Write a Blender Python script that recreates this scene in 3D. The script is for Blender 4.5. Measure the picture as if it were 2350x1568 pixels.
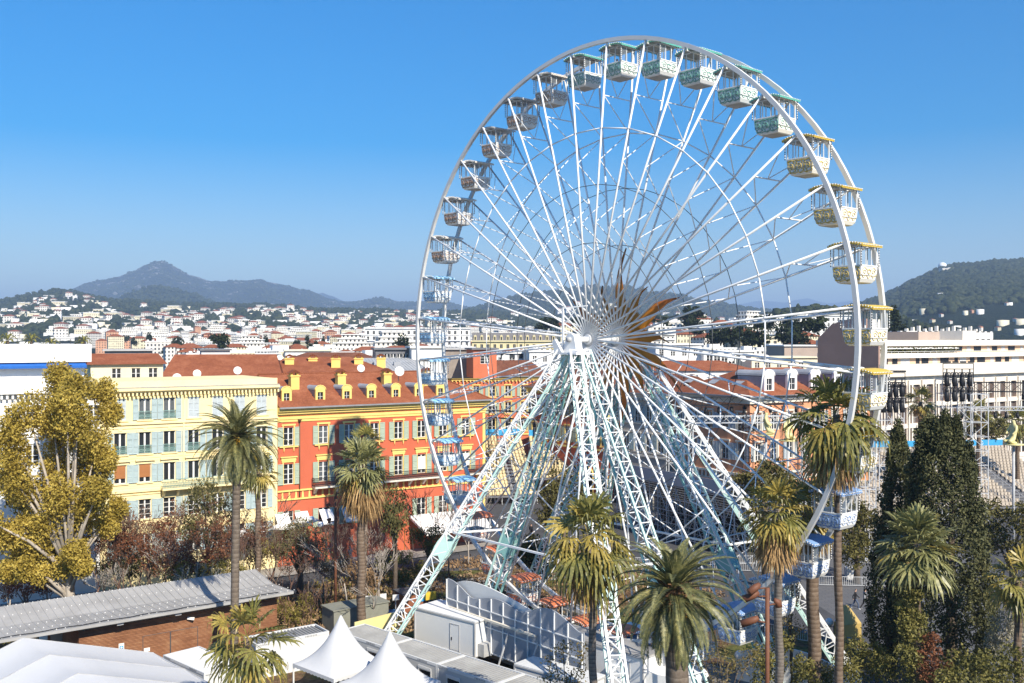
import bpy, math, random
import numpy as np
from mathutils import Vector, Matrix, noise
for o in list(bpy.data.objects): bpy.data.objects.remove(o, do_unlink=True)
SC = bpy.context.scene
COL = SC.collection
PI = math.pi
R = math.radians
# ---------------------------------------------------------------- camera, sky, sun, exposure
H = 26.5                      # eye height above the square
F, CX, HY = 2285.0, 1175.0, 778.0   # focal length, centre and horizon of the 2350 px wide photograph
cam_d = bpy.data.cameras.new('camera'); cam = bpy.data.objects.new('camera', cam_d); COL.objects.link(cam)
cam.location = (0, 0, H); cam.rotation_euler = (R(90), 0, 0)
cam_d.sensor_width = 36; cam_d.lens = 36*F/2350; cam_d.shift_y = -6/2350
cam_d.clip_start = 0.5; cam_d.clip_end = 80000
SC.camera = cam
SUN_AZ, SUN_EL = R(150), R(39)        # clockwise from +Y
to_sun = Vector((math.sin(SUN_AZ)*math.cos(SUN_EL), math.cos(SUN_AZ)*math.cos(SUN_EL), math.sin(SUN_EL)))
W = bpy.data.worlds.new('World'); SC.world = W; W.use_nodes = True
nt = W.node_tree; bg = nt.nodes['Background']
sky = nt.nodes.new('ShaderNodeTexSky'); sky.sky_type = 'NISHITA'; sky.sun_disc = False
sky.sun_elevation = SUN_EL; sky.sun_rotation = SUN_AZ; sky.altitude = 100
sky.air_density = 1.0; sky.dust_density = 0.4; sky.ozone_density = 2.5
hsv = nt.nodes.new('ShaderNodeHueSaturation'); hsv.inputs['Saturation'].default_value = 1.75
hsv.inputs['Hue'].default_value = 0.503
wtc = nt.nodes.new('ShaderNodeTexCoord'); wsx = nt.nodes.new('ShaderNodeSeparateXYZ'); nt.links.new(wtc.outputs['Generated'], wsx.inputs[0])
for sock, lo_, hi_ in (('Saturation', 1.5, 2.05), ('Value', 0.88, 1.12)):      # the winter sky deepens with height
    mr = nt.nodes.new('ShaderNodeMapRange'); nt.links.new(wsx.outputs[2], mr.inputs[0])
    for i_, v_ in zip((1,2,3,4), (0.08,0.34,lo_,hi_)): mr.inputs[i_].default_value = v_
    nt.links.new(mr.outputs[0], hsv.inputs[sock])
nt.links.new(sky.outputs[0], hsv.inputs['Color']); nt.links.new(hsv.outputs[0], bg.inputs[0])
bg.inputs[1].default_value = 0.10
sun_d = bpy.data.lights.new('sun', 'SUN'); sun_d.energy = 4.9; sun_d.angle = R(0.5); sun_d.color = (1.0, 0.92, 0.78)
sun = bpy.data.objects.new('sun', sun_d); COL.objects.link(sun)
sun.rotation_euler = (-to_sun).to_track_quat('-Z', 'Y').to_euler(); sun.location = (60, -60, 120)
SC.view_settings.view_transform = 'Standard'; SC.view_settings.look = 'None'
SC.view_settings.exposure = 0.62; SC.view_settings.gamma = 1.0
SC.cycles.use_denoising = True
SC.cycles.max_bounces = 6; SC.cycles.diffuse_bounces = 3; SC.cycles.transparent_max_bounces = 12
SC.cycles.volume_bounces = 0
rng = np.random.default_rng(7)
rnd = random.Random(11)
# ---------------------------------------------------------------- picture -> place
def at(px, py, D):            # point at depth D
    return Vector(((px-CX)/F*D, D, H-(py-HY)/F*D))
def onz(px, py, z):           # point at height z
    D = F*(H-z)/(py-HY)
    return Vector(((px-CX)/F*D, D, z))
# ---------------------------------------------------------------- materials
MATS = {}
def mat(name, col, rough=0.7, var=0.12, scale=1.5, metal=0.0, bump=0.0, bscale=None, detail=4, spec=0.3, fine=0.0):
    if name in MATS: return MATS[name]
    m = bpy.data.materials.new(name); m.use_nodes = True; MATS[name] = m
    t = m.node_tree; b = t.nodes['Principled BSDF']
    b.inputs['Roughness'].default_value = rough; b.inputs['Metallic'].default_value = metal
    b.inputs['Specular IOR Level'].default_value = spec
    c = (*col, 1)
    tc = t.nodes.new('ShaderNodeTexCoord')
    if var > 0:
        n = t.nodes.new('ShaderNodeTexNoise'); n.inputs['Scale'].default_value = scale; n.inputs['Detail'].default_value = detail
        n.inputs['Roughness'].default_value = 0.65
        t.links.new(tc.outputs['Object'], n.inputs['Vector'])
        r = t.nodes.new('ShaderNodeValToRGB')
        r.color_ramp.elements[0].position = 0.3; r.color_ramp.elements[1].position = 0.7
        r.color_ramp.elements[0].color = (*[max(0, x*(1-var)) for x in col], 1)
        r.color_ramp.elements[1].color = (*[min(1, x*(1+var)) for x in col], 1)
        t.links.new(n.outputs['Fac'], r.inputs[0]); t.links.new(r.outputs[0], b.inputs['Base Color'])
    else:
        b.inputs['Base Color'].default_value = c
    if bump > 0:
        n2 = t.nodes.new('ShaderNodeTexNoise'); n2.inputs['Scale'].default_value = bscale or scale*6; n2.inputs['Detail'].default_value = 3
        t.links.new(tc.outputs['Object'], n2.inputs['Vector'])
        bp = t.nodes.new('ShaderNodeBump'); bp.inputs['Strength'].default_value = bump; bp.inputs['Distance'].default_value = 0.1
        t.links.new(n2.outputs['Fac'], bp.inputs['Height']); t.links.new(bp.outputs[0], b.inputs['Normal'])
    return m
def node(t, typ, **kw):
    n = t.nodes.new(typ)
    for k, v in kw.items(): setattr(n, k, v)
    return n
def math_n(t, op, a, b=None, c=None):
    n = node(t, 'ShaderNodeMath', operation=op)
    for i, x in enumerate((a, b, c)):
        if x is None: continue
        if isinstance(x, (int, float)): n.inputs[i].default_value = x
        else: t.links.new(x, n.inputs[i])
    return n.outputs[0]
def mixc(t, fac, a, b):
    n = node(t, 'ShaderNodeMix', data_type='RGBA')
    for i, x in ((0, fac), (6, a), (7, b)):
        if isinstance(x, (int, float)): n.inputs[i].default_value = x
        elif isinstance(x, tuple): n.inputs[i].default_value = (*x, 1)
        else: t.links.new(x, n.inputs[i])
    return n.outputs[2]
def ramp(t, fac, stops):
    r = t.nodes.new('ShaderNodeValToRGB'); e = r.color_ramp.elements
    while len(e) < len(stops): e.new(0.5)
    for k, (p, c) in enumerate(stops): e[k].position = p; e[k].color = (*c, 1)
    t.links.new(fac, r.inputs[0]); return r.outputs[0]
def noise_n(t, vec, scale, detail=4, rough=0.6):
    n = node(t, 'ShaderNodeTexNoise'); n.inputs['Scale'].default_value = scale
    n.inputs['Detail'].default_value = detail; n.inputs['Roughness'].default_value = rough
    t.links.new(vec, n.inputs['Vector']); return n.outputs['Fac']
def newmat(name, rough=0.8, spec=0.2):
    m = bpy.data.materials.new(name); m.use_nodes = True; MATS[name] = m
    t = m.node_tree; b = t.nodes['Principled BSDF']
    b.inputs['Roughness'].default_value = rough; b.inputs['Specular IOR Level'].default_value = spec
    tc = t.nodes.new('ShaderNodeTexCoord')
    return m, t, b, tc.outputs['Object']
def leafmat(name, dark, mid, light, scale=0.7, trans=0.3, rough=0.6, spec=0.25):
    if name in MATS: return MATS[name]
    m, t, b, oc = newmat(name, rough, spec)
    n1 = noise_n(t, oc, scale, 2); n2 = noise_n(t, oc, scale*9, 2)
    f = math_n(t, 'ADD', math_n(t, 'MULTIPLY', n1, 0.45), math_n(t, 'MULTIPLY', n2, 0.55))
    c = ramp(t, f, [(0.32, dark), (0.5, mid), (0.68, light)])
    t.links.new(c, b.inputs['Base Color'])
    tr = node(t, 'ShaderNodeBsdfTranslucent'); t.links.new(c, tr.inputs[0])
    mx = node(t, 'ShaderNodeMixShader'); mx.inputs[0].default_value = trans
    t.links.new(b.outputs[0], mx.inputs[1]); t.links.new(tr.outputs[0], mx.inputs[2])
    t.links.new(mx.outputs[0], t.nodes['Material Output'].inputs[0])
    return m
# ---------------------------------------------------------------- mesh builder
class MB:
    def __init__(s): s.v = []; s.f = []; s.m = []; s.sm = []
    def add(s, vs, fs, m=0, sm=False):
        n = len(s.v); s.v += [tuple(v) for v in vs]
        for f in fs: s.f.append(tuple(i+n for i in f)); s.m.append(m); s.sm.append(sm)
    def quad(s, a, b, c, d, m=0): s.add([a, b, c, d], [(0, 1, 2, 3)], m)
    def box(s, x0, x1, y0, y1, z0, z1, m=0):
        s.add([(x0,y0,z0),(x1,y0,z0),(x1,y1,z0),(x0,y1,z0),(x0,y0,z1),(x1,y0,z1),(x1,y1,z1),(x0,y1,z1)],
              [(0,3,2,1),(4,5,6,7),(0,1,5,4),(1,2,6,5),(2,3,7,6),(3,0,4,7)], m)
    def bar(s, a, b, w, h=None, m=0):
        a = Vector(a); b = Vector(b); d = b-a
        if d.length < 1e-6: return
        d.normalize(); up = Vector((0,0,1)) if abs(d.z) < 0.95 else Vector((0,1,0))
        x = d.cross(up).normalized()*(w/2); y = x.normalized().cross(d)*((h or w)/2)
        s.add([a-x-y, a+x-y, a+x+y, a-x+y, b-x-y, b+x-y, b+x+y, b-x+y],
              [(0,3,2,1),(4,5,6,7),(0,1,5,4),(1,2,6,5),(2,3,7,6),(3,0,4,7)], m)
    def tube(s, pts, r, n=6, m=0, sm=True, closed=False):
        pts = [Vector(p) for p in pts]; k = len(pts)
        rs = r if isinstance(r, (list, tuple)) else [r]*k
        vs = []; ref = None
        for i, p in enumerate(pts):
            if closed: d = pts[(i+1) % k]-pts[i-1]
            else: d = pts[min(i+1, k-1)]-pts[max(i-1, 0)]
            if d.length < 1e-9: d = Vector((0,0,1))
            d.normalize()
            if ref is None: ref = Vector((0,0,1)) if abs(d.z) < 0.9 else Vector((1,0,0))
            x = d.cross(ref)
            if x.length < 1e-4: x = d.cross(Vector((0.3,1,0.2)))
            x.normalize(); y = d.cross(x)
            for j in range(n):
                a = 2*PI*j/n; vs.append(p+(x*math.cos(a)+y*math.sin(a))*rs[i])
        fs = []
        for i in range(k if closed else k-1):
            i2 = (i+1) % k
            for j in range(n):
                j2 = (j+1) % n; fs.append((i*n+j, i*n+j2, i2*n+j2, i2*n+j))
        if not closed: fs += [tuple(range(n))[::-1], tuple((k-1)*n+j for j in range(n))]
        s.add(vs, fs, m, sm)
    def lathe(s, prof, n=16, m=0, c=(0,0,0), sm=True):
        vs = []; fs = []
        for (r, z) in prof:
            for j in range(n):
                a = 2*PI*j/n; vs.append((c[0]+r*math.cos(a), c[1]+r*math.sin(a), c[2]+z))
        for i in range(len(prof)-1):
            for j in range(n):
                j2 = (j+1) % n; fs.append((i*n+j, i*n+j2, (i+1)*n+j2, (i+1)*n+j))
        fs += [tuple(range(n))[::-1], tuple((len(prof)-1)*n+j for j in range(n))]
        s.add(vs, fs, m, sm)
    def prism(s, poly, y0, y1, m=0, axis='y'):     # poly in (x,z), pushed along y (or poly in (y,z) along x, or (x,y) along z)
        n = len(poly)
        if axis == 'y': A = [(p[0], y0, p[1]) for p in poly]; B = [(p[0], y1, p[1]) for p in poly]
        elif axis == 'x': A = [(y0, p[0], p[1]) for p in poly]; B = [(y1, p[0], p[1]) for p in poly]
        else: A = [(p[0], p[1], y0) for p in poly]; B = [(p[0], p[1], y1) for p in poly]
        fs = [tuple(range(n)), tuple(range(n, 2*n))[::-1]]+[(i, i+n, (i+1) % n+n, (i+1) % n) for i in range(n)]
        s.add(A+B, fs, m)
    def ball(s, c, r, m=0, n=8, k=5):
        prof = [(max(0.001, r*math.sin(PI*i/k)), -r*math.cos(PI*i/k)) for i in range(k+1)]
        s.lathe(prof, n, m, c)
    def wall(s, x0, x1, z0, z1, holes, y=0.0, depth=0.22, m=0, mr=None):   # sheet facing -y with recessed openings
        xs = sorted({x0, x1, *[h[0] for h in holes], *[h[1] for h in holes]})
        zs = sorted({z0, z1, *[h[2] for h in holes], *[h[3] for h in holes]})
        for i in range(len(xs)-1):
            for j in range(len(zs)-1):
                cx = (xs[i]+xs[i+1])/2; cz = (zs[j]+zs[j+1])/2
                if any(h[0] < cx < h[1] and h[2] < cz < h[3] for h in holes): continue
                s.quad((xs[i],y,zs[j]),(xs[i+1],y,zs[j]),(xs[i+1],y,zs[j+1]),(xs[i],y,zs[j+1]), m)
        mr = m if mr is None else mr; e = y+depth
        for (a, b, c, d) in holes:
            s.quad((a,y,c),(a,e,c),(a,e,d),(a,y,d), mr); s.quad((b,y,c),(b,y,d),(b,e,d),(b,e,c), mr)
            s.quad((a,y,d),(a,e,d),(b,e,d),(b,y,d), mr); s.quad((a,y,c),(b,y,c),(b,e,c),(a,e,c), mr)
    def build(s, name, mats, parent=None, loc=None, rz=0):
        me = bpy.data.meshes.new(name); me.from_pydata(s.v, [], s.f)
        mats = mats if isinstance(mats, (list, tuple)) else [mats]
        for m in mats: me.materials.append(m)
        me.polygons.foreach_set('material_index', s.m); me.polygons.foreach_set('use_smooth', s.sm)
        me.update()
        return link(name, me, parent, loc, rz)
def link(name, data, parent=None, loc=None, rz=0):
    o = bpy.data.objects.new(name, data); COL.objects.link(o)
    if parent: o.parent = parent
    if loc is not None: o.location = loc
    if rz: o.rotation_euler = (0, 0, rz)
    return o
def tag(o, label, cat, group=None):
    o['label'] = label; o['category'] = cat
    if group: o['group'] = group
    return o
def kind(o, k): o['kind'] = k; return o
def thing(name, label, cat, loc=(0,0,0), rz=0, group=None):
    return tag(link(name, None, None, loc, rz), label, cat, group)
def copy_tree(o, parent=None):
    c = o.copy(); COL.objects.link(c)
    if parent: c.parent = parent
    for ch in o.children: copy_tree(ch, c)
    return c
def npmesh(name, V, Fq, mats, midx=None, parent=None, loc=None, smooth=False):
    me = bpy.data.meshes.new(name); n, k = Fq.shape
    me.vertices.add(len(V)); me.vertices.foreach_set('co', np.ascontiguousarray(V, dtype=np.float32).ravel())
    me.loops.add(n*k); me.loops.foreach_set('vertex_index', np.ascontiguousarray(Fq, dtype=np.int32).ravel())
    me.polygons.add(n); me.polygons.foreach_set('loop_start', np.arange(0, n*k, k, dtype=np.int32))
    me.polygons.foreach_set('loop_total', np.full(n, k, dtype=np.int32))
    for m in (mats if isinstance(mats, (list, tuple)) else [mats]): me.materials.append(m)
    if midx is not None: me.polygons.foreach_set('material_index', np.ascontiguousarray(midx, dtype=np.int32))
    if smooth: me.polygons.foreach_set('use_smooth', np.ones(n, dtype=bool))
    me.update(calc_edges=True); me.validate()
    return link(name, me, parent, loc)
def unit(a): return a/np.maximum(np.linalg.norm(a, axis=1, keepdims=True), 1e-9)
def leaves(P, size, aspect=2.0, jitter=0.4, up=None, upmix=0.0):
    """one small pointed face for every point in P"""
    n = len(P); d = unit(rng.normal(size=(n,3)))
    if up is not None: d = unit(d*(1-upmix)+np.asarray(up)*upmix)
    s = unit(np.cross(d, rng.normal(size=(n,3))))
    L = (size*(1+jitter*rng.uniform(-1,1,n)))[:,None]; w = L/aspect/2
    V = np.stack([P-d*L/2, P+s*w, P+d*L/2, P-s*w], 1).reshape(-1,3)
    return V, np.arange(4*n).reshape(-1,4)
def clumps(C, r, per, flat=1.0):
    """points gathered round the clump centres C"""
    n = len(C)*per; d = unit(rng.normal(size=(n,3)))*np.cbrt(rng.uniform(0.15,1,n))[:,None]
    rr = np.repeat(r if np.ndim(r) else np.full(len(C), r), per)[:,None]
    d[:,2] *= flat
    return np.repeat(C, per, 0)+d*rr
# ---------------------------------------------------------------- ground, hills, air
def ground_mat():
    m, t, b, oc = newmat('asphalt', 0.9)
    n = noise_n(t, oc, 0.35, 5); n2 = noise_n(t, oc, 6, 3)
    f = math_n(t, 'ADD', math_n(t, 'MULTIPLY', n, 0.6), math_n(t, 'MULTIPLY', n2, 0.4))
    t.links.new(ramp(t, f, [(0.3, (0.045,0.045,0.048)), (0.7, (0.10,0.10,0.105))]), b.inputs['Base Color'])
    return m
def park_mat():
    m, t, b, oc = newmat('park_soil', 0.95)
    n = noise_n(t, oc, 0.12, 4); n2 = noise_n(t, oc, 1.8, 5)
    soil = ramp(t, n2, [(0.3, (0.05,0.03,0.018)), (0.55, (0.13,0.075,0.04)), (0.75, (0.20,0.13,0.07))])
    grass = ramp(t, n2, [(0.3, (0.05,0.06,0.015)), (0.7, (0.15,0.14,0.04))])
    f = ramp(t, n, [(0.47, (0,0,0)), (0.55, (1,1,1))])
    t.links.new(mixc(t, f, soil, grass), b.inputs['Base Color'])
    bp = node(t, 'ShaderNodeBump'); bp.inputs['Strength'].default_value = 0.8; bp.inputs['Distance'].default_value = 0.3
    t.links.new(n2, bp.inputs['Height']); t.links.new(bp.outputs[0], b.inputs['Normal'])
    return m
def pave_mat(name, c, s=1.2):
    m, t, b, oc = newmat(name, 0.8)
    br = node(t, 'ShaderNodeTexBrick'); br.inputs['Scale'].default_value = s
    br.inputs['Mortar Size'].default_value = 0.012
    br.inputs['Color1'].default_value = (*c, 1); br.inputs['Color2'].default_value = (*[x*0.85 for x in c], 1)
    br.inputs['Mortar'].default_value = (*[x*0.5 for x in c], 1)
    t.links.new(oc, br.inputs['Vector'])
    n = noise_n(t, oc, 0.5, 5)
    t.links.new(mixc(t, math_n(t, 'MULTIPLY', n, 0.5), br.outputs[0], tuple(x*0.6 for x in c)), b.inputs['Base Color'])
    return m
g = MB(); g.lathe([(26000, 0)], 64); g.f = g.f[-1:]; g.m = [0]; g.sm = [False]
kind(g.build('ground', ground_mat()), 'structure')
def sheet(name, pts, z, m):
    b = MB(); b.add([(x, y, z) for x, y in pts], [tuple(range(len(pts)))])
    return kind(b.build(name, m), 'structure')
GX, GY = math.cos(R(34)), math.sin(R(34))       # the streets' grid: along the facades, and into them
def grid(o, a, b): return (o[0]+a*GX-b*GY, o[1]+a*GY+b*GX)
FAC = (-27.1, 115.0)                             # joint of the yellow and the red facade
sheet('park_ground', [grid(FAC,-75,-60), grid(FAC,30,-60), grid(FAC,30,-19), grid(FAC,12,-10.5), grid(FAC,-75,-10.5)], 0.004, park_mat())
sheet('pavement', [grid(FAC,-75,-4.5), grid(FAC,29,-4.5), grid(FAC,29,0.2), grid(FAC,-75,0.2)], 0.13, pave_mat('pale_paving', (0.36,0.34,0.31)))
sheet('park_path', [grid(FAC,-6,-12.6), grid(FAC,34,-26), grid(FAC,34,-22), grid(FAC,-4,-10)], 0.010, pave_mat('path_paving', (0.42,0.39,0.35)))
sheet('square_paving', [(24,150), (34,70), (52,90), (60,150)], 0.006, pave_mat('dark_paving', (0.15,0.15,0.155), 0.5))
w = MB()
for i in range(7): w.box(-1.2+i*1.0, -0.7+i*1.0, 0, 3.4, 0.010, 0.014)
kind(w.build('crosswalk', mat('road_paint', (0.75,0.75,0.72), 0.8, 0.15)), 'structure').location = (1.0, 121, 0)
SC.objects['crosswalk'].rotation_euler = (0,0,R(34))

def hill_mat(name, green, rock, rock_amt, s):
    m, t, b, oc = newmat(name, 0.95, 0.05)
    n = noise_n(t, oc, s, 6, 0.7); n2 = noise_n(t, oc, s*7, 4, 0.7)
    c = ramp(t, n2, [(0.3, tuple(x*0.45 for x in green)), (0.55, green), (0.75, tuple(x*1.9 for x in green))])
    f = ramp(t, n, [(0.72-rock_amt*0.5, (0,0,0)), (0.78-rock_amt*0.5, (1,1,1))])
    t.links.new(mixc(t, f, c, rock), b.inputs['Base Color'])
    bp = node(t, 'ShaderNodeBump'); bp.inputs['Strength'].default_value = 1.0; bp.inputs['Distance'].default_value = 0.5/s
    t.links.new(math_n(t, 'ADD', n2, n), bp.inputs['Height']); t.links.new(bp.outputs[0], b.inputs['Normal'])
    return m
def interp(pts, x):
    if x <= pts[0][0]: return pts[0][1]
    for (a, ya), (b, yb) in zip(pts, pts[1:]):
        if x <= b:
            k = (x-a)/(b-a); k = k*k*(3-2*k)*0.5+k*0.5
            return ya+(yb-ya)*k
    return pts[-1][1]
class Hill:
    def __init__(s, name, crest, Dc, Db, zb=-8, amp=0.05, seed=0, m=None, step=5, rows=26, power=1.0):
        s.c, s.Dc, s.Db, s.zb, s.amp, s.seed, s.pw = crest, Dc, Db, zb, amp, seed, power
        xs = np.arange(crest[0][0], crest[-1][0]+1, step); T = [i/rows for i in range(rows+1)]+[1.12, 1.35]
        V = [s.pos(x, t) for x in xs for t in T]; k = len(T)
        Fq = [(i*k+j, (i+1)*k+j, (i+1)*k+j+1, i*k+j+1) for i in range(len(xs)-1) for j in range(k-1)]
        s.o = kind(npmesh(name, np.array(V), np.array(Fq), m, smooth=True), 'structure')
    def pos(s, px, t):
        k = (px-CX)/F; zc = max(s.zb+1, H+s.Dc*(HY-interp(s.c, px))/F)
        D = s.Db+(s.Dc-s.Db)*t
        n = noise.fractal(Vector((px*0.012+s.seed, t*3.2, s.seed)), 0.8, 2.0, 5)
        n2 = noise.noise(Vector((px*0.11, s.seed, t*14)))
        if t <= 1: z = s.zb+(zc-s.zb)*(t**s.pw)+zc*s.amp*(n*math.sin(PI*min(1,t*0.93))*3.0+n2*0.12)
        else: z = zc*(1-(t-1)*2.4)+zc*s.amp*n2*0.1
        D += (s.Dc-s.Db)*0.10*n*math.sin(PI*min(1, t))
        return (k*D, D, max(s.zb, z))
GREEN = (0.040, 0.055, 0.026)
pale = Hill('distant_ridge', [(1500,705),(1600,697),(1690,699),(1750,690),(1800,694),(1850,685),(1900,697),(1960,690),(2040,700),(2120,720)], 21000, 15000, m=hill_mat('far_ridge', GREEN, (0.2,0.2,0.2), 0.1, 0.002), step=10, rows=6, amp=0.02)
blue = Hill('blue_peak', [(660,740),(720,680),(738,671),(760,679),(790,692),(860,712),(960,735)], 14000, 11000, m=MATS['far_ridge'], step=8, rows=6, amp=0.02)
mont = Hill('mountain', [(60,720),(165,664),(200,652),(240,643),(268,634),(300,620),(335,607),(352,603),(372,603),(395,611),(440,630),(490,645),(520,648),(560,646),(597,641),(640,650),(700,667),(760,686),(790,690),(830,689),(868,684),(905,691),(960,690),(1020,690),(1060,700),(1088,707),(1140,712),(1200,718)], 8600, 5200, zb=-5, amp=0.06, seed=3.1,
            m=hill_mat('mountain_rock', (0.05,0.06,0.035), (0.50,0.46,0.40), 0.34, 0.0042), rows=60, step=3)
ridge = Hill('ridge', [(1040,730),(1085,707),(1140,692),(1200,676),(1262,668),(1300,662),(1330,660),(1362,655),(1385,658),(1420,660),(1470,664),(1500,668),(1560,678),(1610,690),(1650,697),(1700,706),(1760,716),(1830,730)], 5200, 3000, amp=0.05, seed=8.2, m=hill_mat('ridge_scrub', GREEN, (0.3,0.28,0.24), 0.04, 0.005), rows=30)
mid = Hill('wooded_spur', [(200,712),(255,690),(310,668),(345,658),(372,655),(400,661),(440,674),(500,697),(560,712),(640,722),(720,735)], 5000, 3600, amp=0.05, seed=5.0, m=hill_mat('spur_scrub', GREEN, (0.3,0.28,0.24), 0.03, 0.006), rows=24)
left = Hill('wooded_hill', [(-120,705),(-40,700),(0,692),(30,684),(60,677),(95,670),(125,667),(150,669),(180,672),(225,682),(262,690),(330,694),(400,697),(480,702),(560,699),(640,702),(720,708),(800,712),(860,713),(930,716),(1000,718),(1080,716),(1180,722),(1280,728),(1400,738),(1560,748),(1700,752)], 3500, 1300, zb=2, amp=0.05, seed=1.7, m=hill_mat('hill_wood', GREEN, (0.16,0.14,0.10), 0.03, 0.010), rows=50, step=4)
right = Hill('steep_wooded_hill', [(1760,745),(1850,728),(1930,712),(1970,700),(2010,686),(2060,665),(2085,650),(2110,640),(2160,618),(2190,610),(2240,608),(2300,603),(2350,601),(2420,600),(2500,606)], 3300, 1200, zb=0, amp=0.03, seed=6.4, m=hill_mat('right_wood', (0.036,0.05,0.022), (0.16,0.14,0.10), 0.0, 0.015), rows=40, step=4)
# low wooded rise behind the villas right of the wheel
rise = Hill('villa_rise', [(1240,770),(1300,745),(1380,735),(1450,738),(1520,730),(1580,722),(1640,738),(1700,735),(1760,720),(1800,708),(1860,704),(1900,703),(1950,706),(2000,720),(2060,730),(2150,745),(2250,760)], 1250, 480, zb=0, amp=0.05, seed=9.4, m=hill_mat('rise_wood', (0.05,0.06,0.028), (0.2,0.17,0.12), 0.05, 0.03), rows=24, step=5)

# woodland on the hills: one mass of tree crowns per hill
ICO = np.array([(0,0,1)]+[(0.894*math.cos(2*PI*i/5), 0.894*math.sin(2*PI*i/5), 0.447) for i in range(5)]+[(0.894*math.cos(2*PI*(i+.5)/5), 0.894*math.sin(2*PI*(i+.5)/5), -0.447) for i in range(5)]+[(0,0,-1)])
ICF = np.array([(0,1+i,1+(i+1)%5) for i in range(5)]+[(1+i,6+i,1+(i+1)%5) for i in range(5)]+[(6+i,6+(i+1)%5,1+(i+1)%5) for i in range(5)]+[(11,6+(i+1)%5,6+i) for i in range(5)])
def wood(name, hill, n, x0, x1, t0, t1, r, m, tb=1.0):
    P = np.array([hill.pos(rng.uniform(x0,x1), t0+(t1-t0)*rng.uniform()**tb) for _ in range(n)])
    S = r*rng.uniform(0.6,1.5,n)
    V = ICO[None]*(1+0.35*rng.uniform(-1,1,(n,12,1)))*S[:,None,None]*np.array([1,1,0.9])+P[:,None,:]+np.array([0,0,0.35])*S[:,None,None]
    Fi = (ICF[None]+(np.arange(n)*12)[:,None,None]).reshape(-1,3)
    return kind(npmesh(name, V.reshape(-1,3), Fi, m), 'stuff')
WOOD = leafmat('distant_foliage', (0.012,0.017,0.009), (0.034,0.044,0.02), (0.075,0.08,0.035), 0.02, 0.0, 0.95, 0.05)
wood('hill_forest', left, 8000, -120, 1650, 0.15, 1.0, 7.0, WOOD)
wood('steep_hill_forest', right, 9000, 1850, 2480, 0.3, 1.0, 7.0, WOOD, 0.8)
wood('ridge_forest', ridge, 2600, 1045, 1800, 0.4, 1.0, 9.5, WOOD)
wood('spur_forest', mid, 2200, 210, 700, 0.3, 1.0, 8, WOOD)
wood('mountain_scrub', mont, 5000, 70, 1150, 0.4, 0.97, 9, WOOD)
wood('rise_forest', rise, 520, 1300, 2150, 0.25, 1.0, 3.2, WOOD)

# the air itself
def haze():
    b = MB(); b.box(-21000, 21000, -300, 23500, -9.5, 905)
    m = bpy.data.materials.new('haze'); m.use_nodes = True; t = m.node_tree
    for n in list(t.nodes):
        if n.type != 'OUTPUT_MATERIAL': t.nodes.remove(n)
    v = node(t, 'ShaderNodeVolumePrincipled'); v.inputs['Color'].default_value = (0.50,0.70,1.0,1)
    v.inputs['Density'].default_value = 0.000115; v.inputs['Anisotropy'].default_value = 0.0
    t.links.new(v.outputs[0], t.nodes['Material Output'].inputs['Volume'])
    return kind(b.build('haze', m), 'stuff')
haze()
# ---------------------------------------------------------------- the town between the square and the hills
def window_wall(name, col, glass=(0.05,0.055,0.06), du=2.9, dz=3.1, wu=0.42, wz=0.55, shade=0.8):
    m, t, b, oc = newmat(name, 0.8)
    sx = node(t, 'ShaderNodeSeparateXYZ'); t.links.new(oc, sx.inputs[0])
    u = math_n(t, 'FRACT', math_n(t, 'DIVIDE', math_n(t, 'ADD', math_n(t, 'ADD', sx.outputs[0], sx.outputs[1]), 200.37), du))
    z = math_n(t, 'FRACT', math_n(t, 'DIVIDE', math_n(t, 'ADD', sx.outputs[2], 31.0), dz))
    a = math_n(t, 'MULTIPLY', math_n(t, 'LESS_THAN', u, wu), math_n(t, 'LESS_THAN', z, wz))
    cell = node(t, 'ShaderNodeTexNoise'); cell.inputs['Scale'].default_value = 0.31; cell.inputs['Detail'].default_value = 1
    t.links.new(oc, cell.inputs['Vector'])
    keep = math_n(t, 'GREATER_THAN', cell.outputs['Fac'], 0.36)
    n = noise_n(t, oc, 0.25, 4)
    wallc = ramp(t, n, [(0.3, tuple(x*0.86 for x in col)), (0.7, tuple(min(1, x*1.06) for x in col))])
    g = nt_geo(t)
    up = math_n(t, 'LESS_THAN', math_n(t, 'ABSOLUTE', g), 0.5)
    a = math_n(t, 'MULTIPLY', math_n(t, 'MULTIPLY', a, keep), up)
    t.links.new(mixc(t, a, wallc, glass), b.inputs['Base Color'])
    return m
def nt_geo(t):
    g = node(t, 'ShaderNodeNewGeometry'); s = node(t, 'ShaderNodeSeparateXYZ'); t.links.new(g.outputs['Normal'], s.inputs[0])
    return s.outputs[2]
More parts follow.
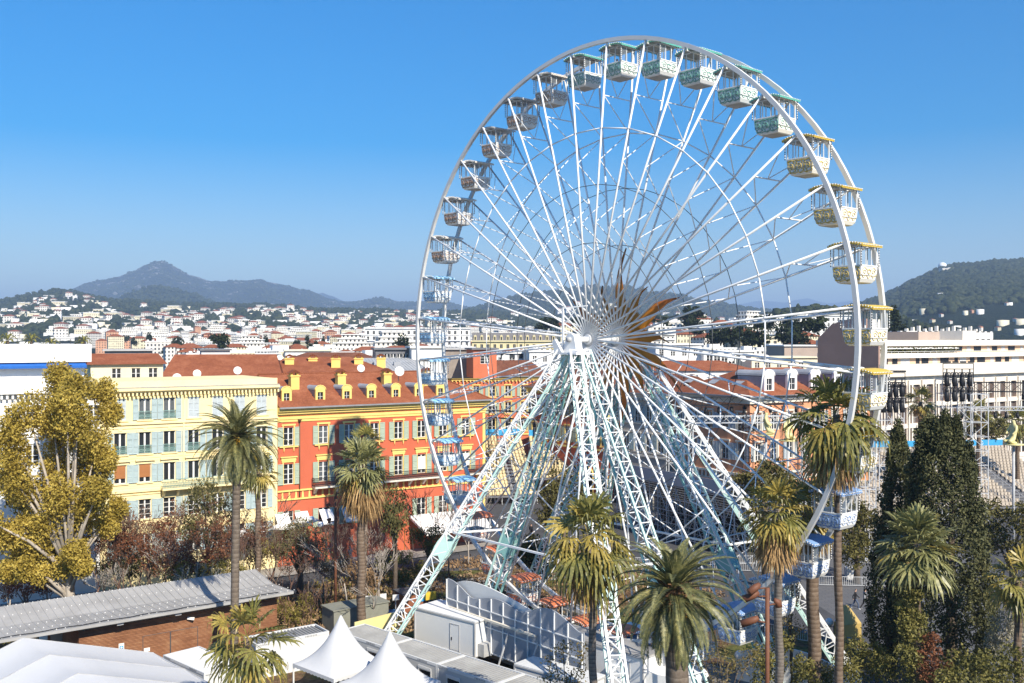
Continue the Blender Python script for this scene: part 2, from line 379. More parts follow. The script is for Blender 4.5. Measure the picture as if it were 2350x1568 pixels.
def tile_mat(name, c1=(0.29,0.095,0.046), c2=(0.43,0.17,0.09), row=0.34):
    m, t, b, oc = newmat(name, 0.85, 0.15)
    n = noise_n(t, oc, 0.5, 5, 0.7); n2 = noise_n(t, oc, 5.0, 3)
    sx = node(t, 'ShaderNodeSeparateXYZ'); t.links.new(oc, sx.inputs[0])
    z = math_n(t, 'FRACT', math_n(t, 'DIVIDE', sx.outputs[2], row*0.4))
    u = math_n(t, 'FRACT', math_n(t, 'DIVIDE', math_n(t, 'ADD', sx.outputs[0], sx.outputs[1]), 0.3))
    f = math_n(t, 'ADD', math_n(t, 'MULTIPLY', n, 0.55), math_n(t, 'MULTIPLY', n2, 0.45))
    c = ramp(t, f, [(0.28, tuple(x*0.62 for x in c1)), (0.48, c1), (0.68, c2)])
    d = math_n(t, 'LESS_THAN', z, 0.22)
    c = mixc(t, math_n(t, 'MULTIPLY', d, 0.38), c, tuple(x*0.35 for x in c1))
    t.links.new(c, b.inputs['Base Color'])
    bp = node(t, 'ShaderNodeBump'); bp.inputs['Strength'].default_value = 0.7; bp.inputs['Distance'].default_value = 0.12
    hh = math_n(t, 'ADD', math_n(t, 'MULTIPLY', math_n(t, 'SINE', math_n(t, 'MULTIPLY', u, 2*PI)), 0.4), z)
    t.links.new(hh, bp.inputs['Height']); t.links.new(bp.outputs[0], b.inputs['Normal'])
    return m
TILE = tile_mat('terracotta_tiles')
TILE2 = tile_mat('brown_tiles', (0.19,0.075,0.045), (0.29,0.125,0.075))
WHITE_W = window_wall('white_render', (0.76,0.71,0.63))
CREAM_W = window_wall('cream_render', (0.74,0.66,0.46), du=2.4, wu=0.38)
PINK_W = window_wall('pink_render', (0.66,0.36,0.22), du=3.3)
GREY_W = window_wall('greyish_render', (0.62,0.61,0.60), du=2.2, wu=0.6)
BAND_W = window_wall('banded_render', (0.80,0.78,0.74), glass=(0.10,0.10,0.11), du=40, wu=0.985, wz=0.5)
WALLW = mat('white_plaster', (0.80,0.78,0.74), 0.8, 0.06, 0.4)
CREAM = mat('cream_plaster', (0.74,0.67,0.50), 0.8, 0.06, 0.4)
ROOFG = mat('flat_roof_grey', (0.42,0.41,0.40), 0.9, 0.15, 0.4)
TOWN = [WHITE_W, WALLW, ROOFG, TILE, CREAM_W, PINK_W, GREY_W, BAND_W, CREAM]
def hiproof(b, x0, x1, y0, y1, z, h, over=0.5, m=3, ridge=None):
    x0 -= over; x1 += over; y0 -= over; y1 += over; k = (y1-y0)/2 if ridge is None else ridge
    k = min(k, (x1-x0)/2); yc = (y0+y1)/2
    v = [(x0,y0,z),(x1,y0,z),(x1,y1,z),(x0,y1,z),(x0+k,yc,z+h),(x1-k,yc,z+h)]
    b.add(v, [(0,1,5,4),(2,3,4,5),(1,2,5),(3,0,4),(3,2,1,0)], m)
def block(w, d, h, style):
    """one distant apartment house, origin at the middle of its base"""
    b = MB(); x0, x1, y0, y1 = -w/2, w/2, -d/2, d/2; wm = {'white':0,'cream':4,'pink':5,'grey':6,'band':7}[style.split('_')[0]]
    b.box(x0, x1, y0, y1, -6, h, wm)
    n = max(1, int(h/3.1))
    if 'balc' in style:
        for i in range(1, n):
            for (a, c) in ((x0+w*0.04, x0+w*0.46), (x0+w*0.54, x1-w*0.04)):
                b.box(a, c, y0-1.2, y0-0.01, i*3.1-0.15, i*3.1+0.85, 1)
    if 'slab' in style:
        for i in range(1, n+1):
            b.box(x0-0.9, x1+0.9, y0-1.3, y1+0.6, i*3.1-0.35, i*3.1+0.55, 1)
    if 'step' in style:
        for k in range(3):
            b.box(x0+w*0.08*(k+1), x1-w*0.12*(k+1), y0+2*(k+1), y1, h+3*k, h+3*k+3, wm)
            b.box(x0+w*0.08*(k+1)-0.5, x1-w*0.12*(k+1)+0.5, y0+2*(k+1)-1, y1, h+3*k+2.6, h+3*k+3.2, 1)
    if 'tile' in style: hiproof(b, x0, x1, y0, y1, h, min(w,d)*0.17+0.8)
    elif 'step' not in style:
        b.box(x0-0.25, x1+0.25, y0-0.25, y1+0.25, h, h+0.7, 1)
        b.box(x0+0.3, x1-0.3, y0+0.3, y1-0.3, h+0.7, h+0.72, 2)
        b.box(-w*0.18, w*0.1, -d*0.2, d*0.2, h+0.7, h+3.0, 1)
        for k in range(3): b.box(x0+w*(0.2+0.25*k), x0+w*(0.2+0.25*k)+0.7, -0.4, 0.4, h+0.7, h+2.0, 1)
    if 'mans' in style:
        for k in range(int(w/4)): b.box(x0+1.2+k*4, x0+2.8+k*4, y0-0.4, y0+0.4, h-0.1, h+1.8, 1)
    return b
PROTO = {}
def proto(key, w, d, h, style):
    if key not in PROTO:
        me = block(w, d, h, style).build('apartment_block', TOWN); PROTO[key] = (me.data, h); bpy.data.objects.remove(me)
    return PROTO[key]
KINDS = [('white_balc',26,14,24),('white_slab',30,13,27),('white_slab_step',34,14,18),('white_balc',18,13,20),('cream_tile',20,13,17),('white_tile',16,12,14),
         ('band',32,14,22),('white_mans',24,14,19),('cream_balc_mans',28,14,21),('pink_tile',15,12,13),('grey_slab',22,14,23),('white_tile_balc',20,13,16)]
LAB = {'white_balc':('white apartment block with stacked balconies below the hills','white balconied blocks in the town'),
 'white_slab':('long white apartment block ringed by balcony slabs','white slab blocks in the town'),
 'white_slab_step':('white terraced block stepping back at its top floors','white stepped blocks in the town'),
 'cream_tile':('cream house block under a red hipped tile roof','cream tiled blocks in the town'),
 'white_tile':('small white block under a red hipped tile roof','small white tiled blocks in the town'),
 'band':('white office block with dark ribbon windows','ribbon window blocks in the town'),
 'white_mans':('white block with attic boxes along its roof edge','white attic blocks in the town'),
 'cream_balc_mans':('cream block with balconies and attic boxes','cream balconied blocks in the town'),
 'pink_tile':('small terracotta pink house under a tile roof in the distant town','pink houses in the town'),
 'grey_slab':('grey apartment block ringed by white balcony slabs','grey slab blocks in the town'),
 'white_tile_balc':('white balconied block under a red tile roof','white tiled balconied blocks in the town')}
def place_block(i, px, D, top_py, rz, sc=1.0):
    st, w, d, h = KINDS[i]; me, hh = proto(i, w, d, h, st)
    o = link('apartment_block', me); lab, grp = LAB[st]; tag(o, lab, 'building', grp)
    z = H-(top_py-HY)/F*D
    o.location = ((px-CX)/F*D, D, z-hh*sc); o.rotation_euler = (0,0,rz); o.scale = (sc,sc,sc)
    return o
# rows of the town, from the foot of the hills to just behind the roofs of the square
for D, x0, x1, ty, jit, step in ((1500,230,1300,757,7,24),(1250,215,1290,768,8,25),(1000,230,1290,778,8,31),(760,320,1260,789,7,38),(560,380,1260,801,6,46),(430,400,1250,811,5,58)):
    x = x0+rnd.uniform(0, step)
    while x < x1:
        i = rnd.choices(range(12), [2.4,3,2,3,3.0,4.5,1.0,2,2,3.4,2,4])[0]
        if 830 < x < 1285 and D > 700: i = rnd.choice([0,1,3,5,11,7])
        place_block(i, x, D*rnd.uniform(0.93,1.07), ty+rnd.uniform(-jit,jit), R(rnd.choice([8,20,34,-15,28])), rnd.uniform(0.6,0.95))
        x += step*rnd.uniform(0.6,1.15)
# wooded rise right of the wheel: villas and blocks between pines
for px, D, ty, i, sc in ((1300,640,748,4,.9),(1345,600,760,5,.9),(1385,560,752,1,.7),(1415,700,742,5,1),(1470,520,748,11,.9),(1512,470,752,3,.75),(1445,450,764,5,.7),(1565,520,768,4,.9),(1610,600,757,5,.8),(1655,560,745,5,.9),(1688,640,738,0,.8),(1622,470,775,5,.75),(1730,560,742,2,.75),(1765,620,730,3,.8),(1700,480,766,4,.85),(1545,620,741,7,.8),(1795,520,770,8,.7),(1838,480,772,4,.8),(1600,700,733,11,.9),(1480,640,735,9,1.0),
                         (1560,380,806,6,.8),(1640,370,800,0,.55),(1480,360,803,3,.6),(1715,360,806,3,.6),(1330,420,792,1,.6),(1410,400,800,11,.7),(1780,380,800,6,.6),(1850,420,790,5,.8)):
    place_block(i, px, D, ty, R(rnd.choice([10,34,25])), sc)
# a few on the steep hill, right edge
for px, t, i in ((2090,0.12,5),(2110,0.16,9),(2140,0.20,4),(2075,0.27,5),(2120,0.30,11),(2160,0.25,5),(2230,0.28,9),(2265,0.33,4),(2310,0.30,5),(2340,0.36,9),(2045,0.30,4),(2180,0.18,5),(2205,0.12,11),(2250,0.15,9),(2290,0.12,4),(2330,0.17,5),(2060,0.2,5),(2025,0.14,5)):
    p = right.pos(px, t); st = KINDS[i]; o = place_block(i, px, p[1], HY-(p[2]+5-H)*F/p[1], R(30), 0.42)
# villas on the hillside
def villa(k):
    b = MB(); w, d, h = [(11,8,6),(15,9,5.5),(9,9,8),(20,10,6.5),(13,10,9)][k]
    b.box(-w/2, w/2, -d/2, d/2, -5, h, 0 if k != 3 else 4)
    if k in (0,2,4): hiproof(b, -w/2, w/2, -d/2, d/2, h, 1.8, 0.6)
    else: b.box(-w/2-0.4, w/2+0.4, -d/2-0.4, d/2+0.4, h, h+0.8, 1)
    b.box(-w/2-3, w/2+5, -d/2-6, -d/2-0.2, -5, 0.9, 1)
    if k == 1: b.box(-w*0.2, w*0.5, -d/2-2, d/2, -5, 3.0, 8)
    o = b.build('villa', TOWN); me = o.data; bpy.data.objects.remove(o); return me
VIL = [villa(k) for k in range(5)]
VL = ['small pale villa under a tile roof on the wooded hillside','low white flat roofed villa with terrace on the wooded hillside','tall narrow tiled villa on the wooded hillside','long cream flat roofed house on the wooded hillside','large tiled white villa on the wooded hillside']
for n in range(285):
    px = rnd.uniform(-40, 1020) if n < 255 else rnd.uniform(1050, 1700)
    t = rnd.betavariate(1.6, 1.5)*0.78+0.04
    if noise.noise(Vector((px*0.02, t*7, 4.2))) < -0.12: t = max(0.04, t-0.15); px += 12
    if px < 250 and t > 0.78: t *= 0.8
    p = left.pos(px, t); k = rnd.choice([0,0,1,1,2,3,3,4,4])
    o = link('villa', VIL[k], None, (p[0], p[1], p[2]+3), R(rnd.uniform(-20,45))); s = rnd.uniform(1.05,1.75); o.scale = (s,s,s)
    tag(o, VL[k], 'villa', 'hillside villas, '+['small tiled','low flat','narrow tiled','long cream','large tiled'][k])
for n in range(45):      # and on the slopes of the ridge behind the wheel
    p = ridge.pos(rnd.uniform(1120,1760), rnd.uniform(0.05,0.5)); k = rnd.randrange(5)
    o = link('villa', VIL[k], None, (p[0], p[1], p[2]+4), R(rnd.uniform(0,45))); o.scale = (1.9,1.9,1.9)
    tag(o, 'far off pale house on the slopes of the ridge behind the wheel', 'villa', 'far houses on the ridge')
# the many more villas too small to tell apart
VV = []; VF = []; VM = []
for n in range(560):
    right_ = n >= 525; hl = right if right_ else left
    px = rnd.uniform(1960, 2400) if right_ else rnd.uniform(-60, 1250); t = (0.10+0.38*rnd.random()**1.6) if right_ else (0.06+0.80*rnd.betavariate(1.3,1.5))
    if noise.noise(Vector((px*0.018, t*6, 1.3))) < -0.05 and rnd.random() < .75: continue
    if not right_ and px < 260 and t > 0.8: continue
    p = hl.pos(px, t); s = rnd.uniform(0.6,1.3)*(.75 if right_ else 1); w, d, h = rnd.choice([(12,9,6),(17,9,7),(9,9,9),(26,10,7)]); a = rnd.uniform(-.4,.8); ca, sa = math.cos(a), math.sin(a); k = len(VV)
    for z in (-4, h+2):
        for x, y in ((-w/2,-d/2),(w/2,-d/2),(w/2,d/2),(-w/2,d/2)): VV.append((p[0]+(x*ca-y*sa)*s, p[1]+(x*sa+y*ca)*s, p[2]+z*s))
    VF += [(k,k+1,k+5,k+4),(k+1,k+2,k+6,k+5),(k+2,k+3,k+7,k+6),(k+3,k,k+4,k+7),(k+4,k+5,k+6,k+7)]; wm_ = rnd.choice([0,0,0,2]); VM += [wm_]*4+[1 if rnd.random() < .6 else 0]
tag(kind(npmesh('villa_scatter', np.array(VV), np.array(VF), [WALLW, TILE, CREAM], np.array(VM)), 'stuff'), 'countless tiny pale villas scattered over the wooded hillsides', 'villas')
# round headed pines and dark trees between the far houses
def far_tree(k):
    n = 34; C = unit(rng.normal(size=(n,3)))*rng.uniform(0.3,1,(n,1))*np.array([[1,1,0.6],[1,1,0.9],[0.45,0.45,1.6]][k])
    C[:,2] += [1.3,1.0,1.6][k]
    V, Fq = leaves(clumps(C, 0.35, 14), 0.34, 1.6)
    o = npmesh('pine_tree', V, Fq, WOOD); me = o.data; bpy.data.objects.remove(o); return me
FT = [far_tree(k) for k in range(3)]
FTL = ['dark umbrella pine between distant white houses','rounded dark tree between distant white houses','slim dark cypress between distant white houses']
def put_far_tree(k, px, D, base_py, s):
    o = link('pine_tree', FT[k], None, at(px, base_py, D), rnd.uniform(0,6)); s *= 0.5; o.scale = (s,s,s)
    tag(o, FTL[k], 'tree', ['umbrella pines in the town','rounded trees in the town','cypresses in the town'][k])
for n in range(110):
    D = rnd.uniform(430, 1450); px = rnd.uniform(380 if D < 700 else 230, 1270)
    put_far_tree(rnd.choice([0,1,1,2]), px, D, HY+17*F/D*rnd.uniform(0.3,1.0), rnd.uniform(5,9.5))
for px, D, py, s, k in ((1592,600,752,13,0),(1585,560,760,11,1),(1660,430,790,8,1),(1640,440,792,9,1),(1680,420,793,8,1),(1705,430,790,9,1),(1725,420,794,7,1),(1752,460,778,11,0),(1770,520,760,5,2),(1800,420,790,8,1),(1530,520,770,9,1),(1500,560,762,8,1),(1385,520,768,9,1),(1330,560,765,9,0),(1260,600,772,12,0),(1240,620,774,11,1),(1350,640,752,8,1),(1440,600,756,9,1),(1835,400,800,10,1),(1865,380,790,11,0),(1812,470,768,9,1),(1745,400,800,8,1),(1600,520,775,9,1),(2052,420,775,9,2),(2072,430,782,7,1),(2095,420,786,6,1),(2030,430,778,6,1),(2120,430,786,6,1)):
    put_far_tree(k, px, D, py, s)
# ---- landmark blocks seen through the spokes
def palace(name, label, a, b_, D, z_top, floors, mw, mansard=True, n=None, style=0):
    A = Vector((a, D)); L = b_-a; fh = 3.4
    t = thing(name, label, 'building', (a, D, 0), style)
    hb = z_top-(4 if mansard else 0); m = MB(); holes = []
    n = n or int(L/3.4); w = L/n
    for f in range(floors):
        z = hb-1.2-(f+1)*fh
        for i in range(n): holes.append((i*w+w*0.3, i*w+w*0.7, z+0.5, z+2.6))
    m.wall(0, L, -4, hb, holes, 0, 0.5, 0, 0); m.box(0, L, 0.5, 14, -4, hb, 1)
    m.box(-0.5, L+0.5, -0.8, 0, hb-0.7, hb, 0)
    for f in range(floors): m.box(0, L, -0.9 if f % 2 else -0.35, 0, hb-1.25-(f+1)*fh, hb-1.0-(f+1)*fh, 0)
    m.build('wall', [mw, mw], t)
    wm = MB(); wm.quad((0,0.3,0),(w*0.4,0.3,0),(w*0.4,0.3,2.1),(0,0.3,2.1)); wm.bar((w*.2,.27,0),(w*.2,.27,2.1),.08,.05,1)
    wo = wm.build('window', [GLASS, WALLW], t); first = True
    for h in holes[:99]:
        o = wo if first else wo.copy()
        if not first: COL.objects.link(o)
        o.location = (h[0], 0, h[2]); first = False
    if len(holes) > 99:
        r = MB()
        for h in holes[99:]: r.quad((h[0],.3,h[2]),(h[1],.3,h[2]),(h[1],.3,h[3]),(h[0],.3,h[3]))
        kind(r.build('window', GLASS, t), 'stuff')
    if mansard:
        r = MB(); r.prism([(0,hb),(14,hb),(12.5,z_top),(1.5,z_top)], 0, L, 0, 'x'); ro = r.build('roof', mat('slate', (0.16,0.15,0.15), 0.6, 0.15), t)
        d = MB(); d.box(0, 1.4, 0.1, 2.0, 0, 2.3, 0); d.quad((0.3,0.08,0.3),(1.1,0.08,0.3),(1.1,0.08,1.9),(0.3,0.08,1.9), 1); d.prism([(-0.2,2.3),(1.6,2.3),(0.7,3.0)], 0, 2, 0)
        do = d.build('dormer', [mw, GLASS], t); do.location = (w*0.3, 0, hb)
        for i in range(1, n):
            o = do.copy(); COL.objects.link(o); o.location = (w*0.3+i*w, 0, hb)
    return t
GLASS = mat('window_glass', (0.025,0.028,0.032), 0.12, 0.3, 0.8, spec=0.6)
GLASS2 = mat('window_glass_pale', (0.10,0.11,0.12), 0.15, 0.4, 0.5, spec=0.6)
YEL_FAR = mat('cream_stone', (0.72,0.62,0.36), 0.8, 0.08, 0.3)
def pal(px0, px1, D, top_py, *a, **k):
    return palace(a[0], a[1], (px0-CX)/F*D, (px1-CX)/F*D, D, H-(top_py-HY)/F*D, *a[2:], **k)
pal(1083, 1278, 520, 764, 'grand_hotel', 'long cream hotel with dormers behind the left of the wheel hub', 5, YEL_FAR)
pal(838, 1078, 600, 752, 'grand_hotel', 'big white seven storey hotel block behind the light blue gondolas', 7, WALLW, False)
pal(1818, 1965, 640, 722, 'grand_hotel', 'white palace hotel on the rise left of the brown blind wall', 5, WALLW, False, style=R(12))
pal(1700, 1812, 430, 772, 'residence', 'cream residence with rows of windows below the palace hotel', 4, CREAM, False, style=R(10))
# observatory on the steep hill
def dome(px, py, r, D, label):
    t = thing('observatory_dome', label, 'observatory', at(px, py, D))
    b = MB(); b.lathe([(r,-r*1.4),(r,0)], 20); b.build('drum', WALLW, t)
    b = MB(); b.lathe([(r*1.04*math.cos(i*PI/16), r*1.04*math.sin(i*PI/16)) for i in range(9)], 20); b.build('dome', mat('dome_white', (0.85,0.85,0.85), 0.5, 0.03), t)
dome(2163, 612, 13.5, 3280, 'large white observatory dome on the crest of the steep wooded hill')
dome(2325, 604, 9.5, 3290, 'smaller white observatory dome near the right edge on the crest')
o = block(80, 16, 16, 'white').build('observatory_building', TOWN, None, at(2183, 629, 3050), R(18)); tag(o, 'long white observatory building below the large dome', 'building')
# ---------------------------------------------------------------- houses round the square
class Frame:
    """a facade standing at o and running at angle ang; gives local x and z for a point of the photograph"""
    def __init__(s, o, ang): s.o = o; s.a = R(ang); s.cx = math.cos(s.a); s.cy = math.sin(s.a)
    def x(s, px): k = (px-CX)/F; return (k*s.o[1]-s.o[0])/(s.cx-k*s.cy)
    def z(s, px, py): return H-(s.o[1]+s.x(px)*s.cy)*(py-HY)/F
    def loc(s): return (s.o[0], s.o[1], 0)
def crop(cx, cy, x0, y0, sc=2.35): return (x0+cx/sc)*2350/3840, (y0+cy/sc)*2350/3840
def inst(data, name, parent, loc, rz=0, sc=None):
    o = link(name, data, parent, loc, rz)
    if sc: o.scale = sc
    return o
def keep(b, name, mats): o = b.build(name, mats); me = o.data; bpy.data.objects.remove(o); return me
SH_GREEN = mat('shutter_sage', (0.36,0.43,0.33), 0.7, 0.10, 1.0)
SH_BLUE = mat('shutter_blue', (0.36,0.45,0.46), 0.7, 0.10, 1.0)
SH_GREY = mat('shutter_pale', (0.46,0.51,0.53), 0.7, 0.08, 1.0)
YTRIM = mat('yellow_trim', (0.78,0.57,0.18), 0.75, 0.10, 0.8)
YWALL = mat('pale_yellow_wall', (0.84,0.70,0.38), 0.85, 0.07, 0.35, bump=0.05)
RWALL = mat('red_orange_wall', (0.52,0.125,0.062), 0.85, 0.09, 0.3, bump=0.05)
RWALL2 = mat('orange_wall', (0.56,0.16,0.08), 0.85, 0.09, 0.3)
PWALL = mat('salmon_wall', (0.66,0.30,0.16), 0.85, 0.09, 0.3)
FRAMEW = mat('window_frame_white', (0.72,0.71,0.68), 0.6, 0.05)
IRON = mat('dark_iron', (0.03,0.03,0.032), 0.5, 0.1)
IRONG = mat('green_iron', (0.20,0.32,0.29), 0.5, 0.1)
GUTTER = mat('zinc', (0.25,0.25,0.26), 0.5, 0.15, 1.0)
STONE = mat('pale_stone', (0.66,0.61,0.52), 0.85, 0.1, 0.6)
BLIND = mat('orange_blind', (0.36,0.15,0.055), 0.8, 0.1)
BRICKP = mat('chimney_yellow', (0.76,0.55,0.16), 0.85, 0.12, 0.7)
def shutter_mesh(w, h, m):
    b = MB(); b.box(0, 0.07, -0.05, 0, 0, h); b.box(w-0.07, w, -0.05, 0, 0, h)
    for z in (0, h*0.33, h*0.66, h-0.09): b.box(0.07, w-0.07, -0.05, 0, z, z+0.09)
    n = int(h/0.13)
    for i in range(n):
        z = 0.09+i*(h-0.1)/n; b.add([(0.07,-0.045,z),(w-0.07,-0.045,z),(w-0.07,0,z+0.10),(0.07,0,z+0.10)], [(0,1,2,3)])
    return keep(b, 'shutter', m)
def window_mesh(w, h, fm=FRAMEW, panes=3, mid=0.07):
    f = MB(); t = 0.06
    f.box(0, t, 0.12, 0.2, 0, h); f.box(w-t, w, 0.12, 0.2, 0, h); f.box(t, w-t, 0.12, 0.2, 0, t); f.box(t, w-t, 0.12, 0.2, h-t, h)
    f.box(w/2-mid, w/2+mid, 0.10, 0.2, t, h-t)
    for i in range(1, panes):
        for a, c in ((t, w/2-mid), (w/2+mid, w-t)): f.box(a, c, 0.13, 0.19, h*i/panes-0.025, h*i/panes+0.025)
    p = MB(); p.quad((t,0.17,t),(w-t,0.17,t),(w-t,0.17,h-t),(t,0.17,h-t))
    return keep(f, 'window', fm), keep(p, 'pane', GLASS), keep(p, 'pane', GLASS2)
def put_window(t, wm, x, z, pale=False, name='window'):
    o = inst(wm[0], name, t, (x, 0, z)); inst(wm[2 if pale else 1], 'pane', o, (0,0,0)); return o
def rail_mesh(L, h, m, step=0.14, scroll=False):
    b = MB(); b.bar((0,0,h),(L,0,h),0.06); b.bar((0,0,0.08),(L,0,0.08),0.04); b.bar((0,0,h*0.75),(L,0,h*0.75),0.03)
    n = max(2, int(L/step))
    for i in range(n+1): b.bar((L*i/n,0,0.0),(L*i/n,0,h),0.03)
    if scroll:
        for i in range(n): b.bar((L*i/n,0,0.1),(L*(i+1)/n,0,h*0.7),0.03); b.bar((L*i/n,0,h*0.7),(L*(i+1)/n,0,0.1),0.03)
    return keep(b, 'balcony_railing', m)
def dish(px, py, D, r, label):
    t = thing('satellite_dish', label, 'satellite dish', at(px, py, D), R(22), 'roof satellite dishes')
    r *= .72; b = MB(); b.lathe([(0.02,0),(r*0.5,r*0.06),(r,r*0.22),(r*0.98,r*0.26),(0.02,r*0.05)], 18)
    o = b.build('reflector', WALLW, t); o.rotation_euler = (R(75), 0, 0)
    b = MB(); b.tube([(0,0.1,0),(0,0.35,-r*0.6),(0,0.35,-r*2)], 0.05, 6); b.tube([(0,0,-r*0.6),(0,-r*0.9,0)], 0.025, 5); b.build('mast', GUTTER, t)
# ================= pale yellow apartment house
FY = Frame(FAC, 34)
t = thing('apartment_house', 'pale yellow four storey house with blue grey shutters left of the red house', 'house', FY.loc(), FY.a)
X0 = -19.3; ZT = 22.0
cols = [FY.x(crop(c, 0, 0, 1300)[0]) for c in (1058,1277,1493,1708,1918,2112,2305)]
rows = [(17.85,20.1,1.22),(14.2,16.5,1.22),(11.15,13.1,1.22),(7.2,9.3,1.25),(3.2,5.6,1.25)]
holes = [(c-w/2, c+w/2, a, b) for (a, b, w) in rows for c in cols]
m = MB(); m.wall(X0, 0, 0, ZT, holes, 0, 0.25, 0)
m.box(X0, 0, 0.26, 12, 0, ZT-0.05, 0)
for z, h, d in ((20.95,0.28,0.75),(20.75,0.2,0.4),(17.35,0.18,0.18),(16.95,0.10,0.08),(10.15,0.22,0.2),(9.85,0.12,0.1),(13.75,0.10,0.06)): m.box(X0-0.05, 0.05, -d, -0.003, z, z+h, 0)
m.box(X0-0.1, 0.08, -0.5, 0, 21.24, 21.34, 1)
for i in range(46):      # cornice brackets
    x = X0+0.2+i*(19.0/45); m.box(x-0.09, x+0.09, -0.62, -0.003, 20.42, 20.74, 0)
for i in range(30):      # rusticated courses
    z = 10.6+i*0.22
    if not any(a-0.3 < z < b+0.3 for a, b, _ in rows): m.box(X0, 0, -0.02, -0.002, z, z+0.05, 0)
for c in cols:           # surrounds and heads
    for (a, b, w), hd in zip(rows, (0.25,0.45,0.6,0.2,0.2)):
        m.box(c-w/2-0.16, c-w/2-0.003, -0.05, -0.003, a, b, 0); m.box(c+w/2+0.003, c+w/2+0.16, -0.05, -0.003, a, b, 0)
        m.box(c-w/2-0.3, c+w/2+0.3, -0.1, -0.003, b+0.03, b+0.03+hd*0.45, 0)
        m.box(c-w/2-0.25, c+w/2+0.25, -0.13, -0.003, a-0.14, a-0.003, 0)
    m.box(c-0.18, c+0.18, -0.15, -0.1, 16.72, 16.94, 0); m.box(c-1.0, c+1.0, -0.3, -0.003, 13.45, 13.6, 0)
m.build('wall', [YWALL, GUTTER], t)
wmY = {h: window_mesh(1.22, h) for h in ()}; wmY.update({h: window_mesh(1.22, h, panes=1, mid=0.09) for h in (2.25,2.3,1.95)}); wmY[2.1] = window_mesh(1.25, 2.1, panes=4); wmY[2.4] = window_mesh(1.25, 2.4, panes=4)
SY = {}
for ri, (a, b, w) in enumerate(rows):
    h = round(b-a, 2)
    for ci, c in enumerate(cols):
        closed = ri == 0 and ci not in (1, 2)
        put_window(t, wmY[h], c-w/2, a, pale=(ri == 0 and ci in (1,2)))
        key = (h, closed, ri)
        if key not in SY: SY[key] = shutter_mesh(w/2 if closed else 0.6, h, SH_GREY if closed else SH_BLUE)
        if closed:
            inst(SY[key], 'shutter', t, (c-w/2, 0.06, a)); inst(SY[key], 'shutter', t, (c, 0.06, a))
        else:
            inst(SY[key], 'shutter', t, (c-w/2-0.66, -0.08, a)); inst(SY[key], 'shutter', t, (c+w/2+0.06, -0.08, a))
        if ri == 2 and ci < 2:
            q = MB(); q.box(0.06, w-0.06, 0.02, 0.08, 0.55, h-0.05); inst(keep(q, 'window_blind', BLIND), 'window_blind', t, (c-w/2, 0, a))
RY = rail_mesh(1.3, 0.85, IRONG, 0.13, True)
for c in cols[:4]: inst(RY, 'balcony_railing', t, (c-0.65, -0.12, 14.25))
for c in cols[1:3]: inst(RY, 'balcony_railing', t, (c-0.65, -0.12, 17.9))
bx0, bx1 = cols[2]-1.0, cols[5]+0.9
q = MB(); q.box(bx0, bx1, -1.1, -0.21, 10.2, 10.42, 0)
for i in range(7): x = bx0+0.3+i*(bx1-bx0-0.6)/6; q.prism([(-1.0,10.2),(-0.21,10.2),(-0.21,9.4)], x-0.12, x+0.12, 0, 'x')
q.build('balcony', [YWALL], t); inst(rail_mesh(bx1-bx0, 0.95, IRONG, 0.16, True), 'balcony_railing', t, (bx0, -1.08, 10.42))
q = MB(); x = (cols[2]+cols[3])/2+0.2; q.tube([(x,-0.1,0),(x,-0.1,20.5)], 0.06, 6); q.build('drainpipe', YWALL, t)
# ================= red house
t = thing('town_house', 'red house with yellow bands, sage shutters and dormers in the tile roof', 'house', FY.loc(), FY.a)
LEN = 28.4; ZE = 18.55
cols = [FY.x(crop(c, 0, 900, 1300)[0]) for c in (428,735,962,1185,1397,1600,1790,1990)]
W1, r1, r2, r3 = 1.2, (14.1,16.2), (9.6,11.95), (4.3,6.5)
holes = [(c-W1/2, c+W1/2, a, b) for (a, b) in (r1, r2) for c in cols]+[(c-W1/2, c+W1/2, r3[0], r3[1]) for c in cols[:3]+cols[5:7]]+[(cols[3]-0.9,cols[3]+0.9,0,3.4),(cols[4]-0.9,cols[4]+0.9,0,3.4),(cols[7]-1.1,cols[7]+1.1,0,5.2)]
m = MB(); m.wall(0.02, LEN, 0, ZE-0.01, holes, 0, 0.25, 0, 1); m.box(0.02, LEN, 0.26, 13, 0, ZE-0.06, 0)
for z, h, d in ((18.05,0.5,0.55),(17.75,0.29,0.3),(17.6,0.14,0.12),(17.15,0.32,0.16),(16.85,0.29,0.08),(8.75,0.18,0.18),(7.75,0.18,0.16)): m.box(0, LEN+d, -d, -0.003, z, z+h, 1)
for i in range(34):
    x = 0.6+i*0.83; m.prism([(x-0.14,7.95),(x+0.14,7.95),(x+0.07,8.73),(x-0.07,8.73)], -0.05, -0.003, 1)
for c in cols:
    for (a, b), hd in ((r1, 0.0), (r2, 0.45)):
        m.box(c-W1/2-0.16, c-W1/2-0.003, -0.07, -0.003, a-0.05, b+0.2, 1); m.box(c+W1/2+0.003, c+W1/2+0.16, -0.07, -0.003, a-0.05, b+0.2, 1)
        m.box(c-W1/2-0.25, c+W1/2+0.25, -0.1, -0.003, b+0.21, b+0.40, 1)
        if hd: m.box(c-W1/2-0.3, c+W1/2+0.3, -0.12, -0.003, b+0.41, b+0.75, 1); m.box(c-W1/2-0.42, c+W1/2+0.42, -0.25, -0.003, b+0.76, b+0.88, 1)
    m.box(c-W1/2-0.55, c+W1/2+0.55, -0.2, -0.003, r1[0]-0.2, r1[0]-0.06, 1)
    for s in (-1, 1): m.prism([(c+s*0.6-0.1,r1[0]-0.21),(c+s*0.6+0.1,r1[0]-0.21),(c+s*0.6,r1[0]-0.75)], -0.15, -0.003, 1)
m.box(LEN-0.4, LEN+0.01, -0.06, -0.003, 0, 16.8, 1)
m.build('wall', [RWALL, YTRIM], t)
